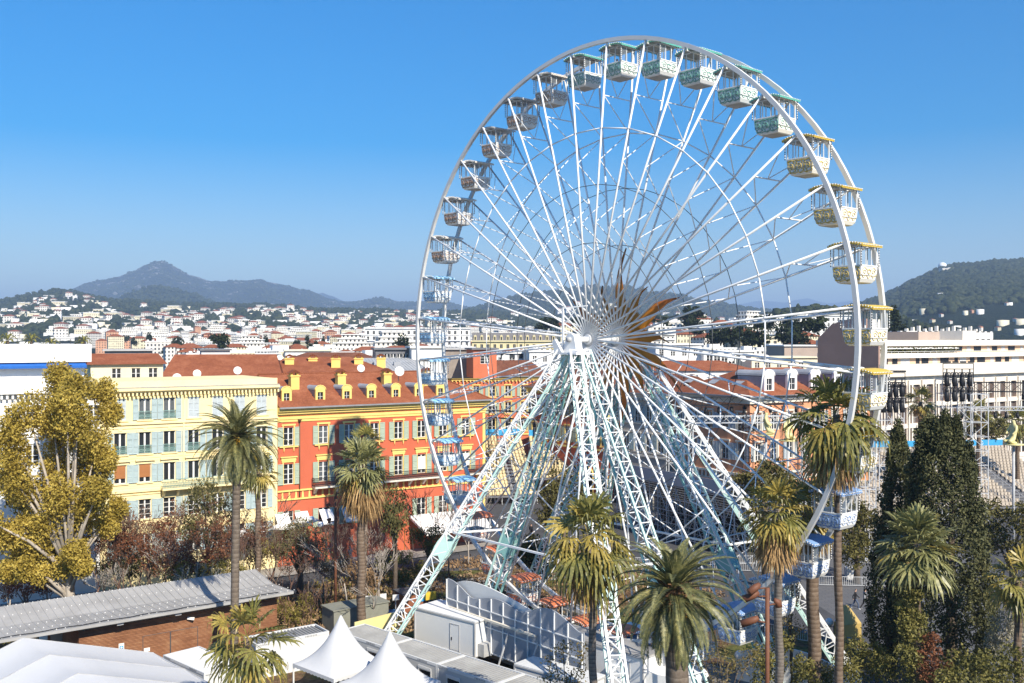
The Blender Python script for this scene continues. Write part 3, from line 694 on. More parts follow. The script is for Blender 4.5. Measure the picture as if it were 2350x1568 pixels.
wm = window_mesh(W1, 2.1); wm2 = window_mesh(W1, 2.35, panes=4); wm3 = window_mesh(W1, 2.2)
S1 = shutter_mesh(0.66, 2.2, SH_GREEN); S2 = shutter_mesh(0.66, 2.4, SH_GREEN)
for i, c in enumerate(cols):
    put_window(t, wm, c-W1/2, r1[0], pale=i in (1,2)); put_window(t, wm2, c-W1/2, r2[0], pale=i in (1,))
    for s, x in ((0, c-W1/2-0.76), (1, c+W1/2+0.10)):
        inst(S1, 'shutter', t, (x, -0.1, r1[0]-0.05)); inst(S2, 'shutter', t, (x, -0.1, r2[0]-0.02))
for c in cols[:3]+cols[5:7]:
    put_window(t, wm3, c-W1/2, r3[0])
    for x in (c-W1/2-0.76, c+W1/2+0.10): inst(S1, 'shutter', t, (x, -0.1, r3[0]))
q = MB(); q.box(0,1.1,-0.03,0,0,1.6); q = keep(q, 'window_blind', mat('cream_blind', (0.78,0.72,0.60), 0.8, 0.05))
for c in cols[5:8]: inst(q, 'window_blind', t, (c-0.55, -0.02, r2[0]+0.5))
for a, c in ((cols[1]-1.5, cols[1]+1.9),(cols[3]-1.6, cols[5]+2.4),(cols[7]-0.2, cols[7]+2.6)):
    q = MB(); q.box(a, c, -1.15, -0.19, 8.94, 9.14)
    k = max(2, int((c-a)/1.7))
    for i in range(k): x = a+0.3+i*(c-a-0.6)/(k-1); q.prism([(-1.05,8.94),(-0.2,8.94),(-0.2,8.2)], x-0.14, x+0.14, 0, 'x')
    q.build('balcony', STONE, t)
    inst(rail_mesh(c-a, 1.0, IRON, 0.14, True), 'balcony_railing', t, (a, -1.12, 9.14))
    for e in (a, c): inst(rail_mesh(0.9, 1.0, IRON, 0.14), 'balcony_railing', t, (e, -1.12, 9.14), PI/2)
AWN = mat('white_canvas', (0.82,0.80,0.77), 0.85, 0.05, 0.8)
for i, c in enumerate((cols[0]-0.9, cols[0]+1.5, cols[1]+0.2, cols[2]-0.3)):
    q = MB(); q.prism([(-0.05,6.3),(-1.5,4.9),(-1.5,4.75),(-0.05,6.15)], c-0.8, c+0.8, 0, 'x'); q.build('awning', AWN, t)
q = MB(); q.prism([(-0.2,4.4),(-4.6,2.9),(-4.6,2.6),(-0.2,4.1)], cols[4]+1.4, cols[7]+2.0, 0, 'x'); q.build('awning', AWN, t)
q = MB()
for x in (FY.x(crop(522,0,900,1300)[0]), FY.x(crop(1858,0,900,1300)[0])): q.tube([(x,-0.13,8),(x,-0.13,16.7)], 0.07, 6, 0); q.lathe([(0.07,0),(0.22,0.35),(0.25,0.4)], 8, 0, (x,-0.2,16.7))
q.build('drainpipe', mat('copper_pipe', (0.16,0.09,0.05), 0.5, 0.2), t)
q = MB(); RZ = 22.2; rx1 = LEN-5.5; ry = 6.5
E0, E1 = (0.03,-0.75,ZE), (LEN+0.75,-0.75,ZE); K0, K1 = (0.03,ry,RZ), (rx1,ry,RZ); B0, B1 = (0.03,13.7,ZE), (LEN+0.75,13.7,ZE)
q.add([E0,E1,K1,K0,B0,B1], [(0,1,2,3),(3,2,5,4),(1,5,2),(0,3,4),(0,4,5,1)], 0)
q.tube([K0,K1],0.13,6,0); q.tube([K1,E1],0.12,6,0); q.box(0, LEN+0.9, -0.95, -0.76, ZE-0.12, ZE+0.06, 1)
roof = q.build('roof', [TILE, GUTTER], t)
def dormer_parts(wallm, sidem):
    b = MB(); arc = [(-0.75+0.75*(1-math.cos(i*PI/8)), 1.75+0.62*math.sin(i*PI/8)) for i in range(9)]
    b.box(-0.75,-0.42,-0.12,0.25,-0.15,1.75,0); b.box(0.42,0.75,-0.12,0.25,-0.15,1.75,0); b.box(-0.42,0.42,-0.12,0.25,1.45,1.75,0); b.box(-0.42,0.42,-0.12,0.25,-0.15,0.12,0)
    b.prism([(x, z) for x, z in arc], -0.14, 0.25, 0)
    b.tube([(x*1.12,-0.12,1.74+(z-1.75)*1.15) for x, z in arc], 0.09, 6, 0)
    b.box(-0.7,0.7,0.26,4.2,-0.3,1.7,1); b.prism([(x*1.02, z+0.02) for x, z in arc], 0.26, 4.6, 1)
    w = MB(); w.quad((-0.42,0.05,0.12),(0.42,0.05,0.12),(0.42,0.05,1.45),(-0.42,0.05,1.45)); w.box(-0.03,0.03,0.0,0.04,0.12,1.45,1); w.box(-0.42,0.42,0.0,0.04,0.75,0.80,1)
    return keep(b, 'dormer', [wallm, sidem]), keep(w, 'window', [GLASS, FRAMEW])
LEAD = mat('lead_sheet', (0.30,0.31,0.33), 0.5, 0.15, 0.6)
dm = dormer_parts(YTRIM, LEAD)
for c in (430,728,963,1180,1396,1600,1790):
    o = inst(dm[0], 'dormer', t, (FY.x(crop(c,0,900,1300)[0]), 0.75, ZE+0.45)); o.scale = (.82,.9,.80); inst(dm[1], 'window', o, (0,0,0))
def chimney(b, x, y, z, w, d, h):
    b.box(x-w/2, x+w/2, y-d/2, y+d/2, z-2.2, z+h, 0); b.box(x-w/2-0.1, x+w/2+0.1, y-d/2-0.1, y+d/2+0.1, z+h-0.02, z+h+0.14, 0)
    b.prism([(x-w/2-0.15,z+h+0.42),(x+w/2+0.15,z+h+0.42),(x,z+h+0.80)], y-d/2-0.1, y+d/2+0.1, 1)
    for s in (-1,1): b.box(x+s*w*0.35-0.12, x+s*w*0.35+0.12, y-d/3, y+d/3, z+h+0.14, z+h+0.42, 0)
for c in (528,948,1360,1720):
    q = MB(); chimney(q, FY.x(crop(c,0,900,1300)[0])+0.6, 3.4, 21.0, 1.05, 0.9, 1.0); q.build('chimney', [BRICKP, TILE], roof)
# ================= white house, far left
t = thing('apartment_house', 'tall white apartment house with a blue awning and roof terrace at the left edge', 'house', FY.loc(), FY.a)
WB = mat('bright_white_wall', (0.86,0.84,0.80), 0.8, 0.04, 0.3)
m = MB(); holes = []
for x in (FY.x(27), FY.x(75), FY.x(215)):
    for a, b in ((17.4,19.6),(13.6,15.9),(9.8,12.0),(6.0,8.2)): holes.append((x-0.6, x+0.6, a, b))
m.wall(-34, X0-0.02, 0, 20.9, holes, 0.02, 0.25, 0); m.box(-34, X0-0.02, 0.28, 12, 0, 20.8, 0)
m.box(-34, X0-0.02, -0.7, 0.015, 21.0, 21.35, 0); m.box(-34, X0-0.02, 0.02, 1.0, 20.91, 20.99, 0)
for i in range(30): x = -33.6+i*0.5; m.box(x-0.1, x+0.1, -0.5, 0.015, 20.5, 20.99, 0)
m.box(-34, FY.x(206)-0.3, 1.2, 12, 20.9, 25.9, 0); m.box(-34, FY.x(206)+0.3, 0.7, 12.3, 24.1, 25.95, 0)
m.box(-34, X0-0.02, -0.1, 0, 16.6, 16.8, 0); m.box(-34, X0-0.02, -0.1, 0, 12.6, 12.8, 0)
m.build('wall', [WB], t)
wm4 = window_mesh(1.2, 2.2, panes=4)
for h in holes: put_window(t, wm4, h[0], h[2])
q = MB(); q.prism([(1.15,24.08),(0.2,23.75),(0.2,23.5),(1.15,23.9)], -34, FY.x(200), 0, 'x'); q.build('awning', mat('blue_canvas', (0.02,0.12,0.42), 0.8, 0.1), t)
q = MB(); L = 14.0; q.bar((-34,1.0,26.5),(-20.8,1.0,26.5),0.05)
for i in range(14): q.bar((-34+i,1.0,25.9),(-34+i,1.0,26.5),0.04)
q.build('terrace_railing', IRON, t)
# ================= pale house with tile roof behind the yellow house
FB = Frame((-49.5, 121), 26)
def simple_house(name, label, px0, px1, D, ang, ez, rise, depth, wallm, roofm, wins=(), cat='house', over=0.5, ridge=None, floors=None):
    f = Frame(((px0-CX)/F*D, D), ang); L = f.x(px1); t = thing(name, label, cat, f.loc(), f.a); m = MB()
    holes = [(x*L-0.55, x*L+0.55, a, b) for x, a, b in wins]
    m.wall(0, L, 0, ez, holes, 0, 0.2, 0); m.box(0, L, 0.21, depth, 0, ez-0.02, 0); m.build('wall', wallm, t)
    for (a, b, c, d) in holes: put_window(t, window_cache(1.1, round(d-c, 2)), a, c)
    r = MB(); hiproof(r, 0, L, 0, depth, ez, rise, over, 0, ridge); rf = r.build('roof', roofm, t)
    return f, L, t, rf
WC = {}
def window_cache(w, h):
    if (w,h) not in WC: WC[(w,h)] = window_mesh(w, h)
    return WC[(w,h)]
simple_house('house', 'small cream attic house under a red tile roof behind the yellow house', 208, 374, 124, 26, 23.3, 1.3, 9, mat('cream_wall', (0.80,0.70,0.46), 0.85, 0.06, 0.4), TILE, [(0.35,20.8,22.8),(0.62,20.8,22.8),(0.86,20.8,22.8)], ridge=0.6)
simple_house('house', 'long red tile roof with skylights and yellow chimneys behind the yellow house', 378, 640, 140, 12, 21.2, 3.0, 14, RWALL2, TILE, ridge=1)
f, L, t, rf = simple_house('house', 'broad red hipped roof with chimneys right above the middle of the red house', 560, 900, 152, 10, 21.2, 2.4, 15, RWALL2, TILE, ridge=7)
for k in range(6):
    q = MB(); chimney(q, 0, 0, 0, 1.4, 0.9, 0.9); q.build('chimney', [BRICKP, TILE], rf, (3+k*3.6, 2.5+(k%3)*1.6, 22.4))
simple_house('house', 'low red tile roof behind the satellite dishes left of the wheel', 640, 900, 190, 14, 21.6, 2.2, 16, CREAM, TILE2, ridge=6)
simple_house('house', 'low pitched tile roof between the white blocks and the red house', 420, 560, 178, 14, 21.4, 2.0, 14, WALLW, TILE, ridge=5)
# zinc roofed hall
f = Frame(((752-CX)/F*150, 150), 16); L = f.x(1000); t = thing('hall', 'low hall with a grey sheet metal roof behind the red house', 'building', f.loc(), f.a)
m = MB(); m.box(0, L, 0, 20, 0, 20.6); m.build('wall', CREAM, t); m = MB(); m.add([(0,-0.5,20.65),(L,-0.5,20.65),(L,20,23.2),(5,20,23.2)], [(0,1,2,3)]); m.add([(0,-0.5,20.65),(5,20,23.2),(0,20,20.65)], [(0,1,2)])
for i in range(26): m.bar((1+i*L/26,-0.5,20.68),(3+i*(L-3)/26,20,23.22),0.05)
m.build('roof', mat('zinc_roof', (0.42,0.42,0.41), 0.55, 0.18, 0.5), t)
q = MB()
for k in range(3): q.box(L*0.45+k*2.2, L*0.45+k*2.2+1.1, 11, 12, 22.0, 22.7)
q.build('skylight', LEAD, t)
for k, (px, py, D, r, l) in enumerate(((452,858,133,.75,'white dish on the red roof right of the cream attic house'),(545,851,133,.75,'white dish standing alone on the red roof above the yellow parapet'),(406,868,125,.8,'white dish just behind the left of the yellow parapet'),(642,821,150,.6,'white dish beside the hipped roof ridge left of the grey hall'),(642,862,124,.0,''),(916,853,124,.85,'white dish above the red roof left of the ring'),(986,846,130,1.0,'large white dish beside the light blue gondolas'),(1035,876,0,0,''),(828,846,128,.7,'left white dish of the row behind the red ridge'),(1136,822,190,.8,'white dish behind the orange house roof left of the hub'),(1158,821,190,.8,'second white dish right beside another behind the orange roof'),(1676,810+13,158,.8,'left of three white dishes above the salmon house roof'),(1704,823,158,.8,'middle of three white dishes above the salmon house roof'),(1759,823,158,.8,'right of three white dishes above the salmon house roof'))):
    if r: dish(px, py, D, r, l)
# modern rooftop boxes behind the red house
def boxhouse(label, px0, px1, py0, py1, D, ang, depth, m_, roofm=None, wins=0, cat='building', glassband=False):
    f = Frame(((px0-CX)/F*D, D), ang); L = f.x(px1); z1 = f.z(px0, py0); z0 = f.z(px0, py1)-3
    t = thing('rooftop_building', label, cat, f.loc(), f.a); b = MB(); hs = []
    if glassband: hs = [(L*0.06+i*L*0.9/6, L*0.06+(i+0.8)*L*0.9/6, z1-2.6, z1-0.7) for i in range(6)]
    elif wins: hs = [(L*(i+0.3)/wins, L*(i+0.7)/wins, z1-2.4, z1-0.9) for i in range(wins)]
    b.wall(0, L, z0, z1, hs, 0, 0.2, 0); b.box(0, L, 0.21, depth, z0, z1-0.02, 0); b.box(-0.3, L+0.3, -0.4, depth+0.3, z1, z1+0.3, 1); b.build('wall', [m_, roofm or WALLW], t)
    for (a, c, z, zz) in hs: put_window(t, window_cache(round(c-a, 1), round(zz-z, 1)), a, z)
    return t
DARKG = mat('dark_grey_cladding', (0.17,0.17,0.18), 0.5, 0.15, 0.6)
boxhouse('grey roof storey with glazed band behind the cream attic house', 240, 350, 806, 816, 165, 20, 6, DARKG, ROOFG)
boxhouse('small grey penthouse among the roofs right of the cream attic house', 462, 528, 805, 822, 180, 20, 6, GREY_W, DARKG, 3)
boxhouse('white boxy rooftop storey left of the grey penthouse with slanted glass', 655, 760, 806, 822, 210, 14, 8, WALLW, CREAM, 3)
boxhouse('grey penthouse with a slanted glass end behind the light blue gondolas', 862, 958, 803, 829, 175, 12, 8, DARKG, DARKG, glassband=True)
boxhouse('white blank penthouse block right of the grey penthouse', 945, 1016, 799, 826, 172, 12, 8, WALLW, WALLW)
boxhouse('brownish screened roof storey behind the light blue gondolas', 1016, 1086, 803, 830, 178, 12, 8, mat('screen_brown', (0.27,0.23,0.20), 0.7, 0.15, 1), ROOFG)
boxhouse('red plastered rooftop block left of the wheel hub', 1086, 1140, 803, 828, 170, 12, 7, RWALL2, DARKG, 1)
boxhouse('white roof terrace storey behind the wheel hub', 1215, 1310, 808, 834, 235, 12, 8, WALLW, WALLW, 4)
boxhouse('grey and white roof storey below the wheel hub', 1130, 1220, 812, 838, 240, 12, 8, GREY_W, WALLW, 3)
boxhouse('long white penthouse with wide windows right of the orange sun', 1505, 1610, 792, 828, 215, 10, 9, WALLW, WALLW, 4)
boxhouse('white rooftop block with a window band right of the orange sun', 1615, 1728, 808, 832, 215, 10, 9, WALLW, WALLW, glassband=True)
boxhouse('beige house with loggias left of the brown blind wall', 1725, 1876, 822, 868, 205, 8, 9, CREAM, CREAM, 6)
boxhouse('beige roof storey left of the brown blind wall', 1800, 1880, 795, 812, 225, 12, 9, mat('taupe_wall', (0.42,0.33,0.27), 0.85, 0.08, 0.4), WALLW)
simple_house('house', 'red tile roof over a white wall right of the orange sun', 1480, 1735, 196, 6, 20.2, 1.9, 12, WALLW, TILE, [(0.3,17.4,19.4),(0.45,17.4,19.4)], ridge=6)
# ================= orange house at the back left of the square
def arcade_house(name, label, o, ang, px1, rows, ncol, wallm, trim, ez, depth, roofm, rise, shut, pitch_over=0.7, w=1.15, arches=0, dormers=None, ridge=None, z0=0.0, fixedL=None):
    f = Frame(o, ang); L = fixedL or f.x(px1); t = thing(name, label, 'house', f.loc(), f.a); m = MB(); cols = [L*(i+0.5)/ncol for i in range(ncol)]
    holes = [(c-w/2, c+w/2, a, b) for a, b in rows for c in cols]; ar = []
    if arches:
        for i in range(arches): c = L*(i+0.5)/arches; ar.append((c-1.25, c+1.25, 0.0, 3.9)); 
    m.wall(0, L, z0, ez, holes+ar, 0, 0.28, 0, 1); m.box(0, L, 0.9 if arches else 0.29, depth, z0, ez-0.05, 0)
    for z, h, d in ((ez-0.45,0.42,0.6),(ez-0.8,0.34,0.3),(rows[-1][0]-0.9,0.3,0.2)): m.box(-d*0.6, L+d*0.6, -d, -0.004, z, z+h, 1)
    for i in range(int(L/0.7)): m.box(0.3+i*0.7, 0.5+i*0.7, -0.5, -0.004, ez-1.1, ez-0.81, 1)
    for (a, b, c, d) in holes:
        m.box(a-0.15, a-0.003, -0.06, -0.004, c-0.1, d+0.15, 1); m.box(b+0.003, b+0.15, -0.06, -0.004, c-0.1, d+0.15, 1); m.box(a-0.25, b+0.25, -0.12, -0.004, d+0.16, d+0.36, 1); m.box(a-0.3, b+0.3, -0.15, -0.004, c-0.3, c-0.11, 1)
    for (a, b, c, d) in ar:
        cx = (a+b)/2; pts = [(cx-1.25*math.cos(i*PI/10), -0.05, 3.9+1.25*math.sin(i*PI/10)) for i in range(11)]
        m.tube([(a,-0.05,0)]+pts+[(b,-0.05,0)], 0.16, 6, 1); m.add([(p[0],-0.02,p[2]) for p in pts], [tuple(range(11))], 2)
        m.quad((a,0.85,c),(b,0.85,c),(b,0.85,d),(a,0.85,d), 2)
    m.build('wall', [wallm, trim, DARKV], t)
    for (a, b, c, d) in holes: put_window(t, window_cache(round(w,2), round(d-c,2)), a, c)
    sm = {}
    for (a, b, c, d) in holes:
        h = round(d-c, 2)
        if (h, shut) not in SHC: SHC[(h, shut)] = shutter_mesh(0.62, h, shut)
        inst(SHC[(h, shut)], 'shutter', t, (a-0.80, -0.1, c)); inst(SHC[(h, shut)], 'shutter', t, (b+0.18, -0.1, c))
    r = MB(); hiproof(r, 0, L, 0, depth, ez, rise, pitch_over, 0, ridge); r.box(-0.9, L+0.9, -0.95, -0.72, ez-0.1, ez+0.08, 1)
    rf = r.build('roof', [roofm, GUTTER], t)
    return f, L, t, rf
SHC = {}; DARKV = mat('dark_opening', (0.02,0.02,0.022), 0.9, 0.2)  # near black sheets stand in for the shade inside the arches
f, L, t, rf = arcade_house('town_house', 'orange house with yellow cornice behind the left legs of the wheel', ((1000-CX)/F*192, 192), 12, 1256, [(15.3,17.3),(12.0,14.1),(8.6,10.9)], 7, RWALL2, YTRIM, 19.2, 12, TILE2, 3.0, SH_GREEN, ridge=3)
q = MB()
for i in range(6): q.box(2+i*3.2, 2.8+i*3.2, 2.2, 3.1, 20.3, 20.75)
q.build('skylight', LEAD, rf)
# the shaded row behind the wheel, running from the back of the square to the salmon house
ROW0 = ((1214-CX)/F*178, 178); fr = Frame(ROW0, -52)
def rowpt(L): return (ROW0[0]+fr.cx*L, ROW0[1]+fr.cy*L)
LA, LB = fr.x(1400), fr.x(1530)
arcade_house('town_house', 'shaded dark red house with yellow window frames behind the wheel legs', ROW0, -52, 0, [(13.5,15.8),(9.0,11.6)], 7, RWALL, YTRIM, 18.0, 12, TILE2, 3.2, SH_GREEN, ridge=6, arches=6, fixedL=LA-0.05)
arcade_house('town_house', 'grey stone fronted house in shade right of the wheel hub supports', rowpt(LA), -52, 0, [(13.5,16),(9.0,11.6)], 5, mat('grey_stone_wall', (0.42,0.38,0.33), 0.85, 0.1, 0.5), STONE, 18.0, 12, TILE2, 3.0, SH_BLUE, ridge=0.5, arches=4, fixedL=LB-LA-0.05)
# ================= salmon house on the right: a shaded side and a sunny side
LC = fr.x(1721); PC = rowpt(LC)
f1 = Frame(PC, 34); LS = f1.x(1996)
t = thing('town_house', 'salmon house with white dormers and arcades on the right of the square', 'house', f1.loc(), f1.a)
LW = LC-LB-0.1; EZ = 18.4; m = MB(); sunny = [LS*(i+0.5)/8 for i in range(8)]; shady = [LW*(i+0.5)/5 for i in range(5)]
rowsP = [(13.6,15.9),(9.3,11.7)]
hs = [(c-0.6,c+0.6,a,b) for a, b in rowsP for c in sunny]
def archset(m, L, n, fx):
    for i in range(n):
        c = L*(i+0.5)/n; pts = [(c-1.2*math.cos(k*PI/10), 3.4+1.2*math.sin(k*PI/10)) for k in range(11)]
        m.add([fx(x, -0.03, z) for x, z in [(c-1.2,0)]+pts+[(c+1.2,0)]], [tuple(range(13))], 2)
        m.tube([fx(x, -0.06, z) for x, z in [(c-1.25,0)]+[(c-1.3*math.cos(k*PI/10), 3.4+1.3*math.sin(k*PI/10)) for k in range(11)]+[(c+1.25,0)]], 0.14, 5, 1)
m.wall(0, LS, 0, EZ, hs, 0, 0.25, 0, 1); m.box(0.3, LS, 0.26, LW, 0, EZ-0.03, 0)
ident = lambda x, y, z: (x, y, z)
archset(m, LS, 8, ident)
# shaded side: local -x side, runs back along +y
side = lambda x, y, z: (y, LW-x, z)
sm_ = MB(); hs2 = [(c-0.6,c+0.6,a,b) for a, b in rowsP for c in shady]; sm_.wall(0, LW, 0, EZ, hs2, 0, 0.25, 0, 1)
m.add([side(*v) for v in sm_.v], [tuple(q_) for q_ in sm_.f], 0); archset(m, LW, 5, side)
for z, h, d in ((EZ-0.5,0.48,0.6),(EZ-1.0,0.45,0.3),(7.2,0.3,0.3),(6.2,0.2,0.2)): m.box(-d, LS+d, -d, -0.004, z, z+h, 1); m.box(-d, -0.004, -0.004, LW+d, z, z+h, 1)
for i in range(40): m.box(0.2+i*0.8, 0.5+i*0.8, -0.22, -0.004, 6.42, 7.18, 1) if 0.5+i*0.8 < LS else None
for i in range(int(LW/0.8)): m.box(-0.22, -0.004, 0.2+i*0.8, 0.5+i*0.8, 6.42, 7.18, 1)
for (a,b,c,d) in hs:
    m.box(a-0.3,a-0.003,-0.08,-0.004,c-0.1,d+0.2,1); m.box(b+0.003,b+0.3,-0.08,-0.004,c-0.1,d+0.2,1); m.box(a-0.4,b+0.4,-0.2,-0.004,d+0.21,d+0.45,1)
for (a,b,c,d) in hs2:
    a, b = LW-b, LW-a
    m.box(-0.08,-0.004,a-0.3,a-0.003,c-0.1,d+0.2,1); m.box(-0.08,-0.004,b+0.003,b+0.3,c-0.1,d+0.2,1); m.box(-0.2,-0.004,a-0.4,b+0.4,d+0.21,d+0.45,1)
m.build('wall', [PWALL, STONE, DARKV], t)
for (a,b,c,d) in hs: put_window(t, window_cache(1.2, round(d-c,2)), a, c)
S3 = {round(b-a,2): shutter_mesh(0.62, round(b-a,2), SH_GREY) for a, b in rowsP}
for (a,b,c,d) in hs[::2]: inst(S3[round(d-c,2)], 'shutter', t, (a-0.95,-0.12,c)); inst(S3[round(d-c,2)], 'shutter', t, (b+0.32,-0.12,c))
for (a,b,c,d) in hs2:
    o = put_window(t, window_cache(1.2, round(d-c,2)), 0, c); o.location = (0, LW-a, c); o.rotation_euler = (0,0,-PI/2)
    for x in (LW-a+0.95, LW-b-0.32): inst(S3[round(d-c,2)], 'shutter', t, (-0.12, x, c), -PI/2)
inst(rail_mesh(5.0, 1.0, IRON, 0.16), 'balcony_railing', t, (0.8,-0.3,7.5)); inst(rail_mesh(LS-12, 1.0, IRON, 0.16), 'balcony_railing', t, (9,-0.3,7.5))
r = MB(); hiproof(r, 0, LS, 0, LW, EZ, 3.7, 0.8, 0, 8); r.box(-1.05, LS+1.05, -1.05, -0.82, EZ-0.1, EZ+0.1, 1); r.box(-1.05, -0.82, -0.82, LW+0.8, EZ-0.1, EZ+0.1, 1)
rf = r.build('roof', [TILE, GUTTER], t)
dmW = dormer_parts(WALLW, LEAD)
for k in range(5):
    o = inst(dmW[0], 'dormer', t, (f1.x(1775+k*53), 0.9, EZ+0.6)); o.scale = (1.35,1.2,1.25); inst(dmW[1], 'window', o, (0,0,0))
q = MB()
for k in range(3):
    q.box(0,0,0,0,0,0) if 0 else None
    x = 2.2; y = 4+k*5; q.add([(x,y,EZ+1.45),(x,y+1.6,EZ+1.45),(x+1.2,y+1.6,EZ+2.0),(x+1.2,y,EZ+2.0)], [(0,1,2,3)])
q.build('skylight', LEAD, rf)
# ================= white modern building with the brown blind wall
MC = ((2020-CX)/F*180, 180); f2 = Frame(MC, 34); LM = 58.0
zf = lambda py: f2.z(2022, py)
t = thing('office_building', 'white modern block with a grid of arched bays and a brown blind end wall', 'building', f2.loc(), f2.a)
MW = mat('white_concrete', (0.74,0.67,0.57), 0.8, 0.06, 0.5)
zs = [zf(858), zf(891), zf(940), zf(989), zf(1038), zf(1087)]
nb = 14; GLASSB = mat('brown_glass', (0.13,0.10,0.085), 0.25, 0.45, 0.22, spec=0.5); bw = LM/nb; m = MB(); holes = []
for i in range(nb):
    for k in range(1, 5):
        a, b = i*bw, (i+1)*bw; z1 = zs[k-1]-0.75 if k > 1 else zs[0]-0.9; z0 = zs[k]-0.55 if k > 1 else zs[1]-0.5
        if k == 1: z0, z1 = zs[2]+0.9, zs[1]+0.35
        else: z0, z1 = zs[k+1]+0.9, zs[k]+0.35
        holes.append((a+0.40, a+bw*0.29, z0, z1)); holes.append((a+bw*0.40, b-0.40, z0, z1))
ztop = zs[0]
m.wall(0, LM, -2, ztop, holes, 0, 0.55, 0, 1); m.box(0, LM, 0.56, 14, -2, ztop-0.03, 0)
for i in range(nb+1): m.box(i*bw-0.18, i*bw+0.18, -0.35, -0.004, -2, zs[1]+1.2, 0)
for k in range(2, 6): m.box(0, LM, -0.12, -0.004, zs[k]+0.05, zs[k]+0.6, 0)
m.box(-0.3, LM, -0.9, -0.004, zf(858)-0.6, zf(842)+0.4, 0)                       # parapet band
m.box(0.2, LM, 0.7, 13.5, ztop-0.02, zf(822)+0.6, 2)                              # set back floor
m.add([(0.0,-0.1,zf(823)),(LM,-0.1,zf(823)),(LM,0.6,zf(812)),(0.0,0.6,zf(812))], [(0,1,2,3)], 0)
m.box(0, LM, 0.6, 14, zf(823), zf(813), 0)
m.box(0.5, LM, 1.9, 13.5, zf(813)-0.02, zf(795), 2); m.box(-0.4, LM, 1.1, 14, zf(795), zf(781), 0)
m.build('wall', [MW, mat('peach_reveal', (0.62,0.46,0.35), 0.85, 0.08, 0.5), mat('peach_wall', (0.72,0.50,0.34), 0.85, 0.08, 0.5)], t)
pm = {}
for n_, (a, b, c, d) in enumerate(holes):
    key = (round(b-a,2), round(d-c,1))
    if key not in pm:
        w, h = key; g = MB(); g.quad((0,0.5,0),(w,0.5,0),(w,0.5,h),(0,0.5,h),0); g.bar((0,0.45,h*0.32),(w,0.45,h*0.32),0.06,0.06,1); g.bar((w*.5,0.45,0),(w*.5,0.45,h),0.06,0.06,1)
        g.add([(0,-0.01,h+.004),(w,-0.01,h+.004),(w,-0.01,h-0.05),(w*.75,-0.01,h+.0),(w*.25,-0.01,h+.0),(0,-0.01,h-0.05)], [(0,1,2,3,4,5)], 2)
        pm[key] = keep(g, 'window', [GLASSB, FRAMEW, MW])
vis = [h for h in holes if h[0] < LM*0.75][:99]; rest = [h for h in holes if h not in vis]
for (a, b, c, d) in vis: inst(pm[(round(b-a,2), round(d-c,1))], 'window', t, (a, 0, c))
g = MB()
for (a, b, c, d) in rest: g.quad((a,0.5,c),(b,0.5,c),(b,0.5,d),(a,0.5,d))
kind(g.build('window', GLASS, t), 'stuff')
g = MB(); x = 1.0; k = 0
while x < LM-3:           # shop-like windows of the two upper floors
    w = [2.2,1.6,2.8,1.2][k % 4]
    g.quad((x,0.68,ztop+0.5),(x+w,0.68,ztop+0.5),(x+w,0.68,zf(822)-0.1),(x,0.68,zf(822)-0.1), k % 3 == 2)
    g.quad((x+0.8,1.88,zf(812)+0.2),(x+w+0.6,1.88,zf(812)+0.2),(x+w+0.6,1.88,zf(797)),(x+0.8,1.88,zf(797)), k % 2)
    x += w+[1.3,0.6,1.9,0.9][(k*3) % 4]; k += 1
kind(g.build('window_band', [GLASS, mat('roller_blind', (0.60,0.59,0.58), 0.7, 0.1)], t), 'stuff')
g = MB(); g.bar((0.2,0.6,zf(808)),(LM,0.6,zf(808)),0.07,0.07)
for i in range(30): g.bar((0.2+i*2,0.6,zf(812)),(0.2+i*2,0.6,zf(808)),0.06)
g.build('terrace_railing', FRAMEW, t)
g = MB(); g.prism([(1.85,zf(796)-0.1),(0.9,zf(799)-0.1),(0.9,zf(799)-0.22),(1.85,zf(796)-0.22)], 0.8, LM*0.45, 0, 'x'); g.build('awning', AWN, t)
BR = mat('brown_blind_wall', (0.36,0.235,0.185), 0.9, 0.07, 0.35)
fw = 13.5; g = MB()
y_at = lambda px: None
g.prism([(0.0,-2),(0.0,zf(862)),(0.0,zf(793)),(0.55,zf(793)),(2.6,zf(776)),(2.6,30.2),(6.2,30.2),(10.2,29.3),(13.5,26.5),(13.5,-2)], -0.5, -0.02, 0, 'x')
g.build('blind_wall', BR, t)
g = MB(); g.box(1.0, 5.5, 2.8, 10, zf(781)+0.01, 30.1, 0); g.box(19, 26, 5, 12, zf(781)+0.01, zf(760), 2); g.box(24, 58, 12.5, 15, zf(781)+0.01, zf(757), 1); g.box(33.2, 38, 4.5, 9.9, zf(781)+0.01, zf(757), 0)
g.build('roof_storey', [MW, GREY_W, MATS['taupe_wall']], t)
for i in range(14): g = MB(); g.box(27+i*2.1, 27.5+i*2.1, 13, 13.6, zf(757)+0.01, zf(757)+0.5+0.3*(i % 3)); g.build('chimney', MW, t)
plant = leafmat('terrace_plants', (0.03,0.04,0.012), (0.09,0.10,0.03), (0.2,0.17,0.06), 0.9, 0.2)
V, Fq = leaves(np.column_stack([rng.uniform(1,26,900), rng.uniform(0.8,1.6,900), zf(813)+0.1+rng.uniform(0,1.1,900)**1.3]), 0.4, 1.5)
tp = npmesh('potted_plants', V, Fq, plant, None, None, f2.loc()); tp.rotation_euler = (0,0,f2.a); kind(tp, 'stuff')
